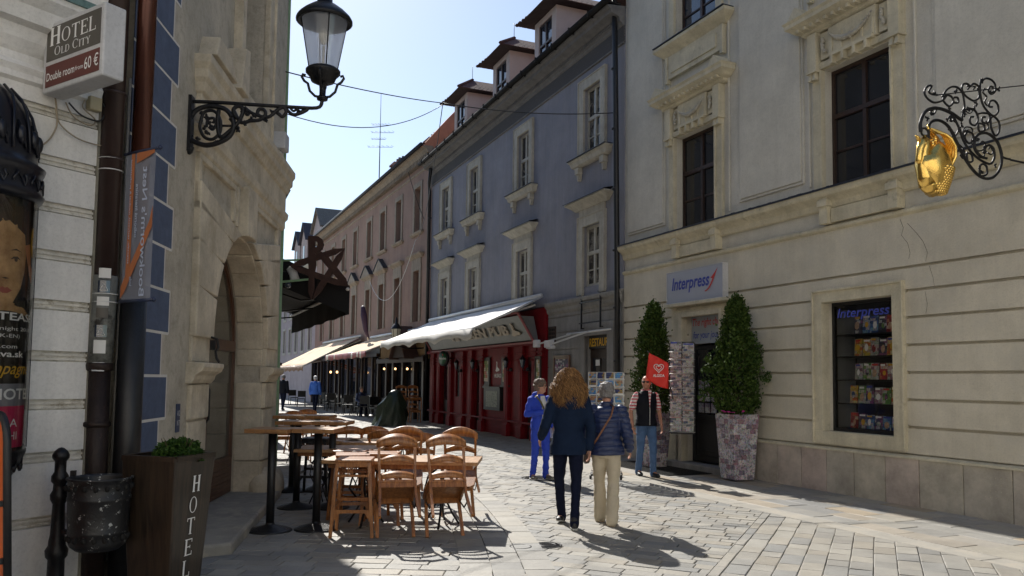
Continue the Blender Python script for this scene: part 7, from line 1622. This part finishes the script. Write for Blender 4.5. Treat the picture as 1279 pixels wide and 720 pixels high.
for px, py, rz, lab in ((426,559,3,'plank cafe table behind the stools, partly hidden by the bar tables'),(480,551,-3,'plank cafe table in the second row, ringed by chair backs'),(430,549,4,'plank cafe table in the third row, seen between bar table legs'),(385,531,6,'plank cafe table far back near the green wall strip')):
    r = ray(px, py); tt = (.75-CH)/r[2]; c = copy_tree(t1) if py < 545 or px == 480 else copy_tree(t1)
    c.location = (r[0]*tt, r[1]*tt, 0); c.rotation_euler.z = R(rz); c.scale = (.62,.95,1); c['label'] = lab
# bar tables
def make_bar():
    t = empty('bar_table'); m = MB(); n = 4; W_ = .46
    for k in range(n): m.box(-W_/2+k*W_/n+.001, -W_/2+(k+1)*W_/n-.001, -W_/2, W_/2, 1.055, 1.10)
    m.build('table_top', m_woodb, t, bevel=.005)
    m = MB(); m.tube([(0,0,.03),(0,0,1.045)], .043, 16); m.box(-.14,.14,-.14,.14,1.045,1.055); m.build('column', m_black, t)
    m = MB(); pr = [(.235,0),(.235,.012),(.20,.022)]
    for k in range(6): r_ = .20-.022*k; pr += [(r_,.022+k*.006),(r_-.004,.030+k*.006),(r_-.016,.031+k*.006)]
    pr += [(.05,.07),(.045,.09)]; m.lathe(pr, n=32); m.build('base', m_black, t); return t
b0 = make_bar(); c = G(330,664); b0.location = (c[0]+.05, c[1]+.03, 0); b0.rotation_euler.z = R(-3)
tag(b0, 'square-topped wooden bar table on a black column, front row left, next to the stone threshold', 'bar table', 'tall bar tables')
for px, py, rz, lab, dy in ((388,662,-2,'square-topped wooden bar table, front row right, beside the stools',.03),(362,636,-3,'tall bar table in the second row, left of the pair',.1),(406,636,-2,'tall bar table in the second row, right of the pair',.1),(357,615,-3,'tall bar table in the third row by the stone arch corner',.1),(388,614,-2,'tall bar table in the third row, right of the pair',.1)):
    c = G(px,py); o = copy_tree(b0); o.location = (c[0]+.05, c[1]+dy, 0); o.rotation_euler.z = R(rz); o['label'] = lab
# chairs stacked by the cafe, far silhouettes of terrace chairs
for i, (px, h) in enumerate(((504,0),(519,0))):
    c = G(px, 528); o = copy_tree(chair0); o.location = (c[0], c[1], .0); o.rotation_euler = (0,0,R(200)); o['label'] = 'wooden chair standing by the dark cafe front, %s of the stacked pair' % ['left','right'][i]; o['group'] = 'chairs by the cafe front'
    o2 = copy_tree(o); o2.location = (c[0]+.02, c[1]+.05, .48); o2.rotation_euler = (0,0,R(205)); o2['label'] = 'wooden chair stacked on top of the %s chair by the dark cafe front' % ['left','right'][i]
def dark_chair(px, py, rz, i):
    c = G(px, py); t = empty('terrace_chair', (c[0], c[1], 0), R(rz), 'dark terrace chair under the cafe awnings, %s from the left' % (ordn+['seventh','eighth','ninth'])[i], 'chair', 'dark terrace chairs')
    m = MB(); m.box(-.22,.22,-.22,.22,.42,.46); m.build('seat', m_black, t); m = MB(); m.box(-.22,.22,.2,.23,.55,.9); m.build('backrest', m_black, t)
    for sx_ in (-1,1):
        for sy in (-1,1): m = MB(); m.beam((sx_*.2,sy*.2,.42 if sy < 0 else .9),(sx_*.22,sy*.24,0),.03); m.build('leg', m_black, t)
for i, (px, py, rz) in enumerate(((366,506,30),(376,508,200),(405,512,150),(414,514,20),(424,516,100),(434,518,200),(446,519,-30),(458,521,160),(470,523,40))): dark_chair(px, py, rz, i)
for i, (px, py) in enumerate(((410,510),(440,515),(465,519))):
    c = G(px, py); t = empty('terrace_table', (c[0], c[1], 0), 0, 'dark round terrace table under the cafe awnings, %s from the left' % ordn[i], 'table', 'dark terrace tables'); m = MB(); m.tube([(0,0,.72),(0,0,.75)], .4, 20); m.build('table_top', m_black, t); m = MB(); m.tube([(0,0,0),(0,0,.72)], .03, 8); m.lathe([(.25,0),(.2,.03),(.0,.05)], n=16); m.build('pedestal', m_black, t)
# ================================================================ PEOPLE
def remesh(mb, name, mt, parent, voxel=.008, smooth=3, post=None, wr=0., wsc=9., seed=0.):
    me = bpy.data.meshes.new('tmp'); me.from_pydata(mb.v, [], mb.f); b = bmesh.new(); b.from_mesh(me); bmesh.ops.recalc_face_normals(b, faces=b.faces); b.to_mesh(me); b.free()
    o = bpy.data.objects.new('tmp', me); COL.objects.link(o)
    md = o.modifiers.new('r', 'REMESH'); md.mode = 'VOXEL'; md.voxel_size = voxel; md.use_smooth_shade = True
    s = o.modifiers.new('s', 'SMOOTH'); s.factor = .5; s.iterations = smooth
    dg = bpy.context.evaluated_depsgraph_get(); r = bpy.data.meshes.new_from_object(o.evaluated_get(dg)); bpy.data.objects.remove(o); bpy.data.meshes.remove(me)
    if wr or post:
        nr = [v.normal.copy() for v in r.vertices]
        for v, n in zip(r.vertices, nr):
            co = v.co
            d = wr*(noise.noise(Vector((co.x*wsc+seed, co.y*wsc, co.z*wsc*1.9)))+.5*noise.noise(Vector((co.x*wsc*2.3, co.y*wsc*2.3+seed, co.z*wsc*4)))) if wr else 0
            if post: d += post(co)
            v.co = co+n*d
    r.name = name; r.materials.clear(); r.materials.append(mt); r.polygons.foreach_set('use_smooth', [True]*len(r.polygons)); r.update()
    ob = bpy.data.objects.new(name, r); COL.objects.link(ob); ob.parent = parent; return ob
V3 = Vector
def limb(m, pts, rs, flat=1., n=12):
    P_ = [V3(p) for p in pts]; rings = []
    for i in range(len(P_)-1):
        for k in range(4):
            t = k/4; rings.append((P_[i].lerp(P_[i+1], t), rs[i]+(rs[i+1]-rs[i])*t, (rs[i]+(rs[i+1]-rs[i])*t)*flat))
    rings.append((P_[-1], rs[-1], rs[-1]*flat)); m.loft(rings, (1,0,0), n)
    m.ell(P_[0], rs[0], rs[0], rs[0], 10, 7); m.ell(P_[-1], rs[-1]*.98, rs[-1]*.98, rs[-1]*.98, 10, 7)
def hand(m, wrist, dirv, palmn, s=1., curl=.6, side=1):
    """palm and five bent fingers; dirv along the hand, palmn out of the palm"""
    d = V3(dirv).normalized(); n = V3(palmn); n = (n-d*n.dot(d)).normalized(); l = d.cross(n).normalized()*side; w = V3(wrist)
    m.loft([(w,.026*s,.02*s),(w+d*.03*s,.036*s,.018*s),(w+d*.085*s,.042*s,.014*s),(w+d*.1*s,.038*s,.011*s)], l, 12)
    for k, (o_, ln) in enumerate(((-.031,.062),(-.011,.072),(.010,.068),(.030,.052))):
        p = w+d*.085*s+l*(o_*s); a = p+d*ln*.5*s+n*(.012*curl*s); b_ = a+(d*(1-curl*.6)+n*curl*.9).normalized()*ln*.35*s; c = b_+(d*(1-curl)+n*curl*1.3).normalized()*ln*.3*s
        m.tube([p, a, b_, c], [.0095*s,.009*s,.0085*s,.007*s], 8)
    p = w+d*.03*s-l*(.03*s); m.tube([p, p+(d*.6-l*.7+n*.2).normalized()*.035*s, p+(d*.95-l*.55+n*.4).normalized()*.07*s], [.012*s,.0105*s,.008*s], 8)
def head(m, c, yaw=0., pitch=0., s=1.):
    """c = centre of head; face looks to -y before the turn"""
    M_ = Matrix.Translation(c) @ Matrix.Rotation(yaw, 4, 'Z') @ Matrix.Rotation(pitch, 4, 'X'); o = len(m.v)
    m.loft([((0,.02,-.10),.045,.05),((0,.0,-.09),.055,.07),((0,-.005,-.06),.064,.085),((0,0,-.02),.073,.096),((0,.008,.03),.077,.1),((0,.012,.07),.07,.092),((0,.015,.1),.05,.065),((0,.015,.118),.02,.03)], (1,0,0), 18)
    m.loft([((0,-.085,.02),.008,.008),((0,-.105,-.012),.014,.012),((0,-.096,-.022),.016,.01)], (1,0,0), 8)      # nose
    m.ell((0,-.088,-.045), .024,.012,.007, 8, 6); m.ell((0,-.075,-.085), .026,.022,.018, 8, 6); m.ell((0,-.083,.032), .05,.014,.009, 8, 6)
    for s_ in (-1,1): m.ell((s_*.077,.012,-.005), .01,.02,.032, 8, 6); m.ell((s_*.04,-.068,-.03), .024,.02,.022, 8, 6)
    for i in range(o, len(m.v)): v = M_ @ (V3(m.v[i])*s); m.v[i] = tuple(v)
    return M_
def figure(px, py, hgt, rz, label, J, skin_, garments, headyaw=0., headpitch=0., vox=.009, curl=.6, xy=None, hs=1.):
    """J joints for a 1.75 m figure facing -y (its left is +x)."""
    c = xy or G(px, py); t = empty('person', (c[0], c[1], 0), R(rz), label, 'person'); k = hgt/1.75; t.scale = (k, k, k); m = MB()
    hc = V3(J['head']); nk = V3(J['neck']); ch = V3(J['chest']); pv = V3(J['pelvis'])
    hm = head(m, hc, R(headyaw), R(headpitch), hs); limb(m, [nk-V3((0,0,.05)), hc-V3((0,-.02,.07))], [.056,.05])
    m.loft([(pv-V3((0,0,.06)),.13,.10),(pv,.15,.105),(pv.lerp(ch,.4),.125,.09),(ch,.155,.11),(ch.lerp(nk,.6),.15,.085),(nk,.07,.06)], (1,0,0), 16)
    for s in ('L','R'):
        sh, el_, wr_ = J['sh'+s], J['el'+s], J['wr'+s]; limb(m, [sh, el_, wr_], [.046,.038,.025])
        d = V3(wr_)-V3(el_); hn = V3(J.get('hn'+s, (-.4 if s == 'L' else .4, 0, 0))); hand(m, V3(wr_), J.get('hd'+s, d), hn, 1., curl, 1 if s == 'L' else -1)
        hp, kn, an, toe = J['hip'+s], J['kn'+s], J['an'+s], J['toe'+s]; limb(m, [hp, kn, an], [.075,.05,.036]); limb(m, [an, toe], [.036,.03], .8)
    remesh(m, 'body', skin_, t, vox, 2)
    out = {}
    for g in garments: g(t, J, hm, out)
    return t
def trousers(mt, wid=1., flare=1., wr=.007, top=.02, crease=0):
    def f(t, J, hm, out):
        m = MB(); pv = V3(J['pelvis'])
        m.loft([(pv+V3((0,0,top+.06)),.150,.112),(pv,.168,.130),(pv-V3((0,-.012,.07)),.175,.135),(pv-V3((0,-.0,.12)),.15,.115)], (1,0,0), 18)
        for s in ('L','R'):
            hp, kn, an = [V3(J[q+s]) for q in ('hip','kn','an')]; a = an+V3((0,0,-.035)); limb(m, [hp, hp.lerp(kn,.5), kn, kn.lerp(a,.45), a], [.098*wid,.088*wid,.066*wid,.060*wid*flare,.058*wid*flare], 1.06, 14)
        remesh(m, 'trousers', mt, t, .010, 2, wr=wr, wsc=8, seed=len(mt.name)*1.7)
    return f
def shoes(mt, sole=None, sc=1.):
    def f(t, J, hm, out):
        for s in ('L','R'):
            a, to = V3(J['an'+s]), V3(J['toe'+s]); d = (to-a); d.z = 0; d.normalize(); fl = to-a; lat = V3((d.y,-d.x,0)); m = MB()
            heel = a-d*.05+V3((0,0,-.045)); tip = to+d*.04
            m.loft([(heel+V3((0,0,.0)),.02,.03),(heel+d*.03,.036,.045),(a+d*.03+V3((0,0,-.03)),.040,.048),(a.lerp(to,.55)+V3((0,0,-.015)),.046,.036),(to,.048,.028),(tip,.03,.018)], lat, 14)
            limb(m, [a+V3((0,0,.015)), a-V3((0,0,.03))], [.042,.04]); sh = remesh(m, 'shoe', mt, t, .007, 2)
            m = MB(); hz = min(v[1] for v in ((0, (heel-V3((0,0,.04))).z),)); pts = [heel-V3((0,0,.038)), a.lerp(to,.55)-V3((0,0,.045)), to-V3((0,0,.02)), tip-V3((0,0,.012))]; m.loft([(p, w_, .011) for p, w_ in zip(pts, (.036,.044,.046,.03))], lat, 12); m.build('sole', sole or m_black, sh if False else t)
    return f
def top(mt, name='jacket', hem=.80, hemw=.19, sw=1., bulk=1., wr=.008, collar=True, hood=False, sleeves=True, short=False, post=None, vox=.01, depth=1.):
    def f(t, J, hm, out):
        m = MB(); pv, ch, nk = V3(J['pelvis']), V3(J['chest']), V3(J['neck']); ax = (ch-pv)
        hemp = pv+V3((0,0,hem-pv.z)); B_ = bulk
        m.loft([(hemp,hemw*B_,.145*B_*depth),(hemp.lerp(pv,.5) if hem < pv.z else hemp,hemw*B_,.145*B_*depth),(pv.lerp(ch,.35),.158*B_,.125*B_*depth),(pv.lerp(ch,.7),.178*B_,.135*B_*depth),(ch+V3((0,0,.03)),.19*B_,.138*B_*depth),(ch.lerp(nk,.55),.175*B_,.115*B_*depth),(ch.lerp(nk,.85),.12*B_,.09*B_),(nk+V3((0,0,.015 if collar else -.03)),.078,.076)], (1,0,0), 22)
        for s in ('L','R'):
            sh, el_, wr_ = [V3(J[q+s]) for q in ('sh','el','wr')]
            if sleeves:
                if short: limb(m, [sh, sh.lerp(el_,.72)], [.070*sw*B_,.066*sw*B_])
                else: limb(m, [sh, sh.lerp(el_,.5), el_, el_.lerp(wr_,.5), wr_.lerp(el_,.04)], [.072*sw*B_,.064*sw*B_,.058*sw*B_,.052*sw*B_,.044*sw*B_])
            else: m.ell(sh-V3((math.copysign(.02,sh.x),0,0)), .05, .07, .07)
        if collar: m.loft([(nk-V3((0,0,.03)),.085,.085),(nk+V3((0,0,.045)),.072,.075)], (1,0,0), 16)
        if hood:
            m.ell(nk+V3((0,.09,-.03)), .125,.07,.10, 16, 10); m.ell(nk+V3((0,.11,-.09)), .085,.05,.09, 14, 9)
        remesh(m, name, mt, t, vox, 2, post=post, wr=wr, wsc=7, seed=len(name)+len(mt.name))
    return f
def stand(sp=.09, step=0., armL=None, armR=None, kb=.0, lean=0.):
    J = dict(head=(0,-.005-lean,1.635), neck=(0,.02-lean*.8,1.475), chest=(0,.01-lean*.5,1.27), pelvis=(0,0,.96))
    for s, q in (('L',1),('R',-1)):
        st = step*q
        J['hip'+s] = (q*.085,0,.93); J['kn'+s] = (q*(.085+sp*.1),-.03-st*.45,.50); J['an'+s] = (q*(.05+sp*.5), .02-st, .085+(.05*abs(step) if st < 0 else 0)); J['toe'+s] = (q*(.06+sp*.65), -.13-st, .035)
        J['sh'+s] = (q*.175,.015-lean*.6,1.40); J['el'+s] = (q*.245,.04-lean*.5,1.11); J['wr'+s] = (q*.25,-.03-lean*.5,.86)
    for s, a in (('L',armL),('R',armR)):
        if a: J['el'+s], J['wr'+s] = a[0], a[1]
        if a and len(a) > 2: J['hd'+s] = a[2]
        if a and len(a) > 3: J['hn'+s] = a[3]
    return J
def on_head(build):   # build(mb) in head space, then moved by the head matrix
    def f(t, J, hm, out):
        for (name, mt, fn, rm) in build:
            m = MB(); fn(m); m.v = [tuple(hm @ V3(v)) for v in m.v]
            if rm: remesh(m, name, mt, t, .007, 1, wr=rm, wsc=40)
            else: m.build(name, mt, t)
    return f
def eyes(m):
    for s in (-1,1): m.ell((s*.03,-.086,.008), .011,.008,.007, 8, 6)
m_eye = mat('eye', (.03,.02,.015), .3)
def short_hair(top_=1., back=.0, low=-.05):
    def f(m):
        m.loft([((0,.045,low),.070,.070),((0,.035,-.01),.088,.090),((0,.022,.04),.092,.110),((0,.010,.085),.086,.112),((0,.01,.125),.06,.08),((0,.01,.14),.02,.03)], (1,0,0), 20)
        rr = random.Random(3)
        for k in range(60):
            a = rr.uniform(0,6.28); z = rr.uniform(0,.12); r_ = .09*math.sqrt(max(.05,1-(z/.15)**2)); x, y = r_*math.cos(a), .02+r_*1.15*math.sin(a)
            if y < -.05 and z < .07: continue
            m.ell((x,y,z), .022,.022,.016, 6, 5)
    return f
# -- woman with golden curls, seen from behind (walking away)
def curls(t, J, hm, out):
    h = V3(J['head']); rnd = random.Random(11); m = MB()
    m.loft([((h.x,h.y+.06,h.z-.20),.10,.07),((h.x,h.y+.05,h.z-.14),.14,.10),((h.x,h.y+.04,h.z-.05),.13,.11),((h.x,h.y+.025,h.z+.05),.105,.11),((h.x,h.y+.02,h.z+.11),.06,.07)], (1,0,0), 20)
    remesh(m, 'hair', m_hairc, t, .012, 1, wr=.012, wsc=22); m = MB()
    for k in range(3000):
        z = rnd.uniform(-.19,.15); u = (z+.19)/.34; wx = (.155+.035*math.sin((z+.19)*11.) if z < -.02 else .160)*(1 if z < -.02 else math.sqrt(max(.02,1-((z+.02)/.178)**2))*.82+.18*(1-(z+.02)/.17)); a = rnd.uniform(-.35,math.pi+.35)
        r_ = rnd.uniform(.85,1.12); p = V3((wx*r_*math.cos(a)*.95, .03+(wx*.72)*r_*math.sin(a), z))+h; out_ = V3((math.cos(a),math.sin(a),.1)); L_ = rnd.uniform(.07,.15); ph = rnd.uniform(0,6.28); rad = rnd.uniform(.007,.014); pts = []
        for i in range(9):
            q = i/8; pts.append(p+V3((0,0,-L_*q))+out_*(.02*math.sin(q*2))+V3((math.cos(ph+q*9)*rad, math.sin(ph+q*9)*rad, 0)))
        m.tube(pts, [.0015,.0022,.0026,.0026,.0026,.0024,.002,.0015,.0008], 4, False)
    m.build('curls', m_hairc, t)
J = stand(-.03, .26, armL=((.27,.06,1.12),(.30,-.10,.98)), armR=((-.255,.03,1.12),(-.25,-.02,.86)))
J['toeL'] = (.07,-.16,.05)
# facing away: rotation 180 - so its left is image left
curly = figure(709, 657, 1.77, 184, 'woman with long golden curls in a navy hooded jacket and dark jeans walking away', J, m_skin,
  [trousers(m_jn, .93, .95), shoes(m_shoe, m_sole), top(m_cn, 'jacket', .80, .20, 1.02, 1.05, hood=True), curls], curl=.5)
# -- grey-haired woman beside her
def quilt(co): return .016*(abs(math.sin((co.z+.010*math.sin(co.x*9))*math.pi/.070))**.5)-.010
def bag_strap(): pass
J2 = stand(.05, .16, armL=((.27,.0,1.13),(.23,-.18,1.0)), armR=((-.26,.06,1.13),(-.29,-.06,.93)), lean=.05)
old = figure(757, 654, 1.62, 172, 'older woman with short grey hair in a quilted navy jacket and beige trousers', J2, m_skin,
  [trousers(m_bei, 1.06, 1.25, .009), shoes(m_shoeb, m_shoeb), top(m_puf, 'quilted_jacket', .86, .205, 1.15, 1.12, wr=.004, post=quilt, vox=.008), on_head([('hair', m_hairg, short_hair(low=-.075), .008)])], headyaw=-8, headpitch=8, hs=.97)
ol = old.location; t = empty('shoulder_bag', (ol.x, ol.y, 0), R(172), 'taupe shoulder bag on a brown strap worn across the quilted navy jacket', 'bag'); kk = 1.62/1.75; t.scale = (kk,kk,kk)
m = MB(); pts = [(.05,-.08,1.485),(-.02,.0,1.50),(-.09,.10,1.47),(-.06,.165,1.35),(.03,.175,1.2),(.12,.165,1.05),(.19,.12,.95),(.235,.04,.90)]
m.ribbon([V3((-p[0]*.75+.03 if False else p[0], p[1], p[2])) for p in pts], .022, .006, (.7,.2,.6)); m.build('strap', m_leather, t)
m = MB(); m.loft([((.245,.0,.74),.03,.09),((.25,.0,.78),.05,.12),((.25,.0,.86),.05,.115),((.245,.0,.93),.02,.09)], (1,0,0), 14); remesh(m, 'bag_body', m_bag, t, .01, 2, wr=.004)
# -- man in a vest
def stripes():
    m_, nt, b = base('striped_polo', .8); L = nt.links.new; tc = nn(nt, 'ShaderNodeTexCoord'); sp = nn(nt, 'ShaderNodeSeparateXYZ'); L(tc.outputs['Object'], sp.inputs[0]); ma = nn(nt, 'ShaderNodeMath', operation='MULTIPLY'); ma.inputs[1].default_value = 18.; L(sp.outputs[2], ma.inputs[0]); fr = nn(nt, 'ShaderNodeMath', operation='FRACT'); L(ma.outputs[0], fr.inputs[0])
    rp = nn(nt, 'ShaderNodeValToRGB'); rp.color_ramp.interpolation = 'CONSTANT'; e = rp.color_ramp.elements; e[0].color = rgba((.52,.10,.12)); e[1].position = .40; e[1].color = rgba((.68,.64,.62)); x = e.new(.8); x.color = rgba((.62,.36,.37)); L(fr.outputs[0], rp.inputs[0]); L(rp.outputs[0], b.inputs['Base Color']); return m_
m_polo = stripes()
def vquilt(co): return .004*abs(math.sin(co.z*math.pi/.05))**.5-.002
def zipper(m): m.box(-.006,.006,-.150,-.146,.98,1.3)
J3 = stand(.06, .14, armL=((.275,.06,1.13),(.29,.0,.88)), armR=((-.27,.05,1.12),(-.27,-.04,.87)))
man = figure(807, 595, 1.75, 14, 'bald man in sunglasses, black quilted vest, red striped polo and jeans', J3, m_skin2,
  [trousers(m_den, .98, 1.0, .009), shoes(m_shoe), top(m_polo, 'polo_shirt', .90, .165, 1.0, .98, short=True, depth=.95), top(m_vest, 'vest', .88, .185, 1.0, 1.06, sleeves=False, wr=.003, post=vquilt),
   on_head([('hair', m_hairg, lambda m: [m.loft([((s*.068,.035,-.03),.014,.03),((s*.07,.03,.02),.016,.045),((s*.066,.035,.05),.01,.04)], (1,0,0), 10) for s in (-1,1)], 0),
     ('sunglasses', m_black, lambda m: [m.ell((s*.034,-.094,.012), .030,.010,.019, 10, 7) for s in (-1,1)]+[m.beam((-.02,-.1,.018),(.02,-.1,.018),.006)]+[m.beam((s*.06,-.085,.016),(s*.08,.01,.012),.006) for s in (-1,1)], 0)])], headyaw=-30)
m = MB(); m.v = []; 
m.prism([(-.030,1.50),(.030,1.50),(.0,1.20)], -.158, -.150); m.build('polo_placket', m_polo, man); m = MB(); m.box(-.004,.004,-.162,-.156,.9,1.2); m.build('zip', m_alu, man)
m = MB(); m.tube([(.289,.022,.905),(.2905,.016,.885)], .034, 12); m.build('wristwatch', m_black, man)
# -- woman in cobalt blue with a phone
J4 = stand(.13, .04, armR=((-.25,.05,1.14),(-.06,-.24,1.20),(.55,-.35,.45),(0,0,1)), armL=((.26,.08,1.12),(.22,-.08,.93)))
blue = figure(674, 599, 1.66, 30, 'woman in a cobalt blue tracksuit over a white top, holding a phone', J4, m_skin,
  [trousers(m_cob, .98, .95, .014), shoes(m_shoeg, m_sole), top(m_cob, 'track_jacket', .90, .18, 1.0, 1.02, wr=.014, collar=False, hood=True), 
   on_head([('hair', m_hairb, short_hair(low=-.07), .008), ('eye', m_eye, eyes, 0),
    ('glasses', m_black, lambda m: [m.tube([(s*.032+.022*math.cos(a*math.pi/5), -.1, .008+.016*math.sin(a*math.pi/5)) for a in range(11)], .0025, 5) for s in (-1,1)]+[m.beam((s*.055,-.095,.012),(s*.08,.01,.01),.004) for s in (-1,1)], 0)])], headyaw=42)
m = MB(); m.loft([((0,-.118,1.0),.03,.02),((0,-.128,1.2),.045,.022),((0,-.115,1.36),.05,.03),((0,-.06,1.46),.05,.03)], (1,0,0), 14); remesh(m, 'white_top', m_tee, blue, .008, 2, wr=.003)
bl2 = blue.location; t = empty('shoulder_strap_bag', (bl2.x, bl2.y, 0), R(30), 'light bag on an olive strap worn by the woman in cobalt blue', 'bag'); k_ = 1.66/1.75; t.scale = (k_,k_,k_)
m = MB(); m.ribbon([(-.08,.06,1.46),(-.10,-.03,1.46),(-.07,-.13,1.36),(.0,-.165,1.2),(.08,-.165,1.08),(.19,-.09,.98),(.225,.02,.95)], .035, .006, (.7,.2,.6)); m.build('strap', mat('olive_strap', (.16,.14,.07), .8), t)
m = MB(); m.loft([((.25,.02,.72),.03,.08),((.25,.02,.8),.045,.11),((.25,.02,.93),.04,.10)], (1,0,0), 12); remesh(m, 'bag_body', m_signw, t, .012, 2)
ph_ = blue.matrix_basis @ V3((-.01,-.285,1.265)); t = empty('phone', ph_, R(30), 'small dark phone in the hand of the woman in cobalt blue', 'phone', rx=R(-40)); m = MB(); m.box(-.03,.03,-.005,.005,-.04,.075); m.build('case', m_black, t, bevel=.004)
m = MB(); m.box(-.026,.026,.0055,.006,-.034,.068); m.build('screen', m_glassd, t)
# -- distant walkers and a seated guest
J5 = stand(.05, .18)
def far_xy(px, Y): q = D(px, 480, Y); return (q.x, q.y)
figure(0, 0, 1.72, 176, 'distant white-haired man in a bright blue jacket walking away past the cafe terrace', J5, m_skin2, [trousers(m_jn), shoes(m_shoe), top(mat('bright_blue_cloth', (.035,.13,.50), .7), 'jacket', .86, .2, 1.1, 1.2), on_head([('hair', m_signw, short_hair(), .004)])], vox=.014, xy=far_xy(394, 39))
figure(0, 0, 1.76, 172, 'distant person in black with dark jeans walking away in the sunlit street', stand(.06, .2), m_skin2, [trousers(m_jn), shoes(m_shoe), top(m_vest, 'jacket', .84, .2, 1.15, 1.15), on_head([('hair', m_hairg, short_hair(), .004)])], vox=.014, xy=far_xy(354, 41))
figure(0, 0, 1.68, 10, 'distant person in dark clothes partly hidden behind the walker in black', stand(.05, .1), m_skin2, [trousers(m_black), shoes(m_shoe), top(m_cn, 'jacket', .84, .2, 1.1, 1.1), on_head([('hair', m_hairb, short_hair(), .004)])], vox=.016, xy=far_xy(346.5, 52))
J6 = stand(.05, 0.); 
for s, q in (('L',1),('R',-1)): J6['kn'+s] = (q*.11,-.42,.93); J6['an'+s] = (q*.12,-.44,.52); J6['toe'+s] = (q*.13,-.58,.47); J6['el'+s] = (q*.24,-.02,1.14); J6['wr'+s] = (q*.12,-.25,1.06)
c = far_xy(452, 35.5); g6 = figure(0, 0, 1.70, 25, 'seated guest in a dark navy top on the shaded cafe terrace', J6, m_skin, [trousers(m_jn), shoes(m_shoe), top(m_puf, 'jacket', .92, .18, 1., 1.05), on_head([('hair', m_hairb, short_hair(), .004)])], vox=.014, xy=c); g6.location.z = -.43
t = empty('terrace_chair', (c[0], c[1]+.02, 0), R(205), 'dark terrace chair carrying the seated guest in navy', 'chair', 'dark terrace chairs'); m = MB(); m.box(-.22,.22,-.22,.22,.38,.42); m.build('seat', m_black, t); m = MB(); m.box(-.22,.22,-.25,-.22,.5,.85); m.build('backrest', m_black, t)
for sx_ in (-1,1):
    for sy in (-1,1): m = MB(); m.beam((sx_*.2,sy*.2,.4 if sy > 0 else .85),(sx_*.22,sy*.24,0),.03); m.build('leg', m_black, t)
# ================================================================ WIRES OVER THE STREET
def wire(p, q, sag, r_, label, n=18):
    p, q = Vector(p), Vector(q); m = MB(); m.tube([(p.lerp(q, k/n)-Vector((0,0,sag*4*(k/n)*(1-k/n))))-p for k in range(n+1)], r_, 5); o = m.build('overhead_wire', m_iron, None, loc=p); tag(o, label, 'wire'); return o
A = WB.w(-.25, -.02); A.z = WB.st(763,147)[1]
wire(D(357,90,11.4), D(553,129,17.5), .05, .010, 'thin wire from the stone house to the knot above the street')
wire(D(553,129,17.5), A, .12, .012, 'dark wire from the knot above the street to the blue house')
wire(D(356,142,11.6), D(553,131,17.5), .35, .008, 'slack lower wire sagging across the pale sky')
a = D(553,130,17.5); b_ = WP.w(-1.0, -.1); b_.z = 9.5
b1 = D(520,240,33); wire(a, D(519,300,31.5), .8, .010, 'white cable dropping from the knot down the pink house front'); wire(D(519,300,31.5), D(462,352,40), 1.6, .012, 'pale cable hanging in a loop across the pink house windows').data.materials[0] = m_alu
wire(D(510,215,32.5), D(530,275,31.9), .1, .012, 'short dark cable on the pink house beside the last upper window')
# ================================================================ LIGHT, SKY, CAMERA
AZ, EL = R(-22.2), R(41)
sd = Vector((math.sin(AZ)*math.cos(EL), math.cos(AZ)*math.cos(EL), math.sin(EL)))
L_ = bpy.data.lights.new('sun', 'SUN'); L_.energy = 4.3; L_.angle = R(.53); L_.color = (1,.955,.88)
so = bpy.data.objects.new('sun', L_); COL.objects.link(so); so.rotation_euler = sd.to_track_quat('Z', 'Y').to_euler(); so.location = (0,0,30)
w = bpy.data.worlds.new('World'); SC.world = w; w.use_nodes = True; nt = w.node_tree; bg = nt.nodes['Background']
sk = nt.nodes.new('ShaderNodeTexSky'); sk.sky_type = 'NISHITA'; sk.sun_disc = False; sk.sun_elevation = EL; sk.sun_rotation = AZ; sk.air_density = 1.0; sk.dust_density = .5; sk.ozone_density = 1.0; sk.altitude = 150
nt.links.new(sk.outputs[0], bg.inputs['Color']); bg.inputs['Strength'].default_value = .1
cam = bpy.data.cameras.new('camera'); cam.lens = 36*F/1279.; cam.sensor_width = 36; cam.clip_end = 1500; cam.clip_start = .05
co = bpy.data.objects.new('camera', cam); COL.objects.link(co); co.location = (0,0,CH)
co.matrix_world = Matrix.Translation((0,0,CH)) @ (Matrix.Rotation(math.pi/2+P, 4, 'X') @ Matrix.Rotation(ROLL, 4, 'Z'))
cam.shift_y = (CY-360)/1279.; cam.shift_x = 0
SC.camera = co
SC.view_settings.view_transform = 'Standard'; SC.view_settings.look = 'None'; SC.view_settings.exposure = 0.62; SC.view_settings.gamma = 1; SC.view_settings.use_curve_mapping = False
SC.cycles.max_bounces = 6; SC.cycles.transparent_max_bounces = 12
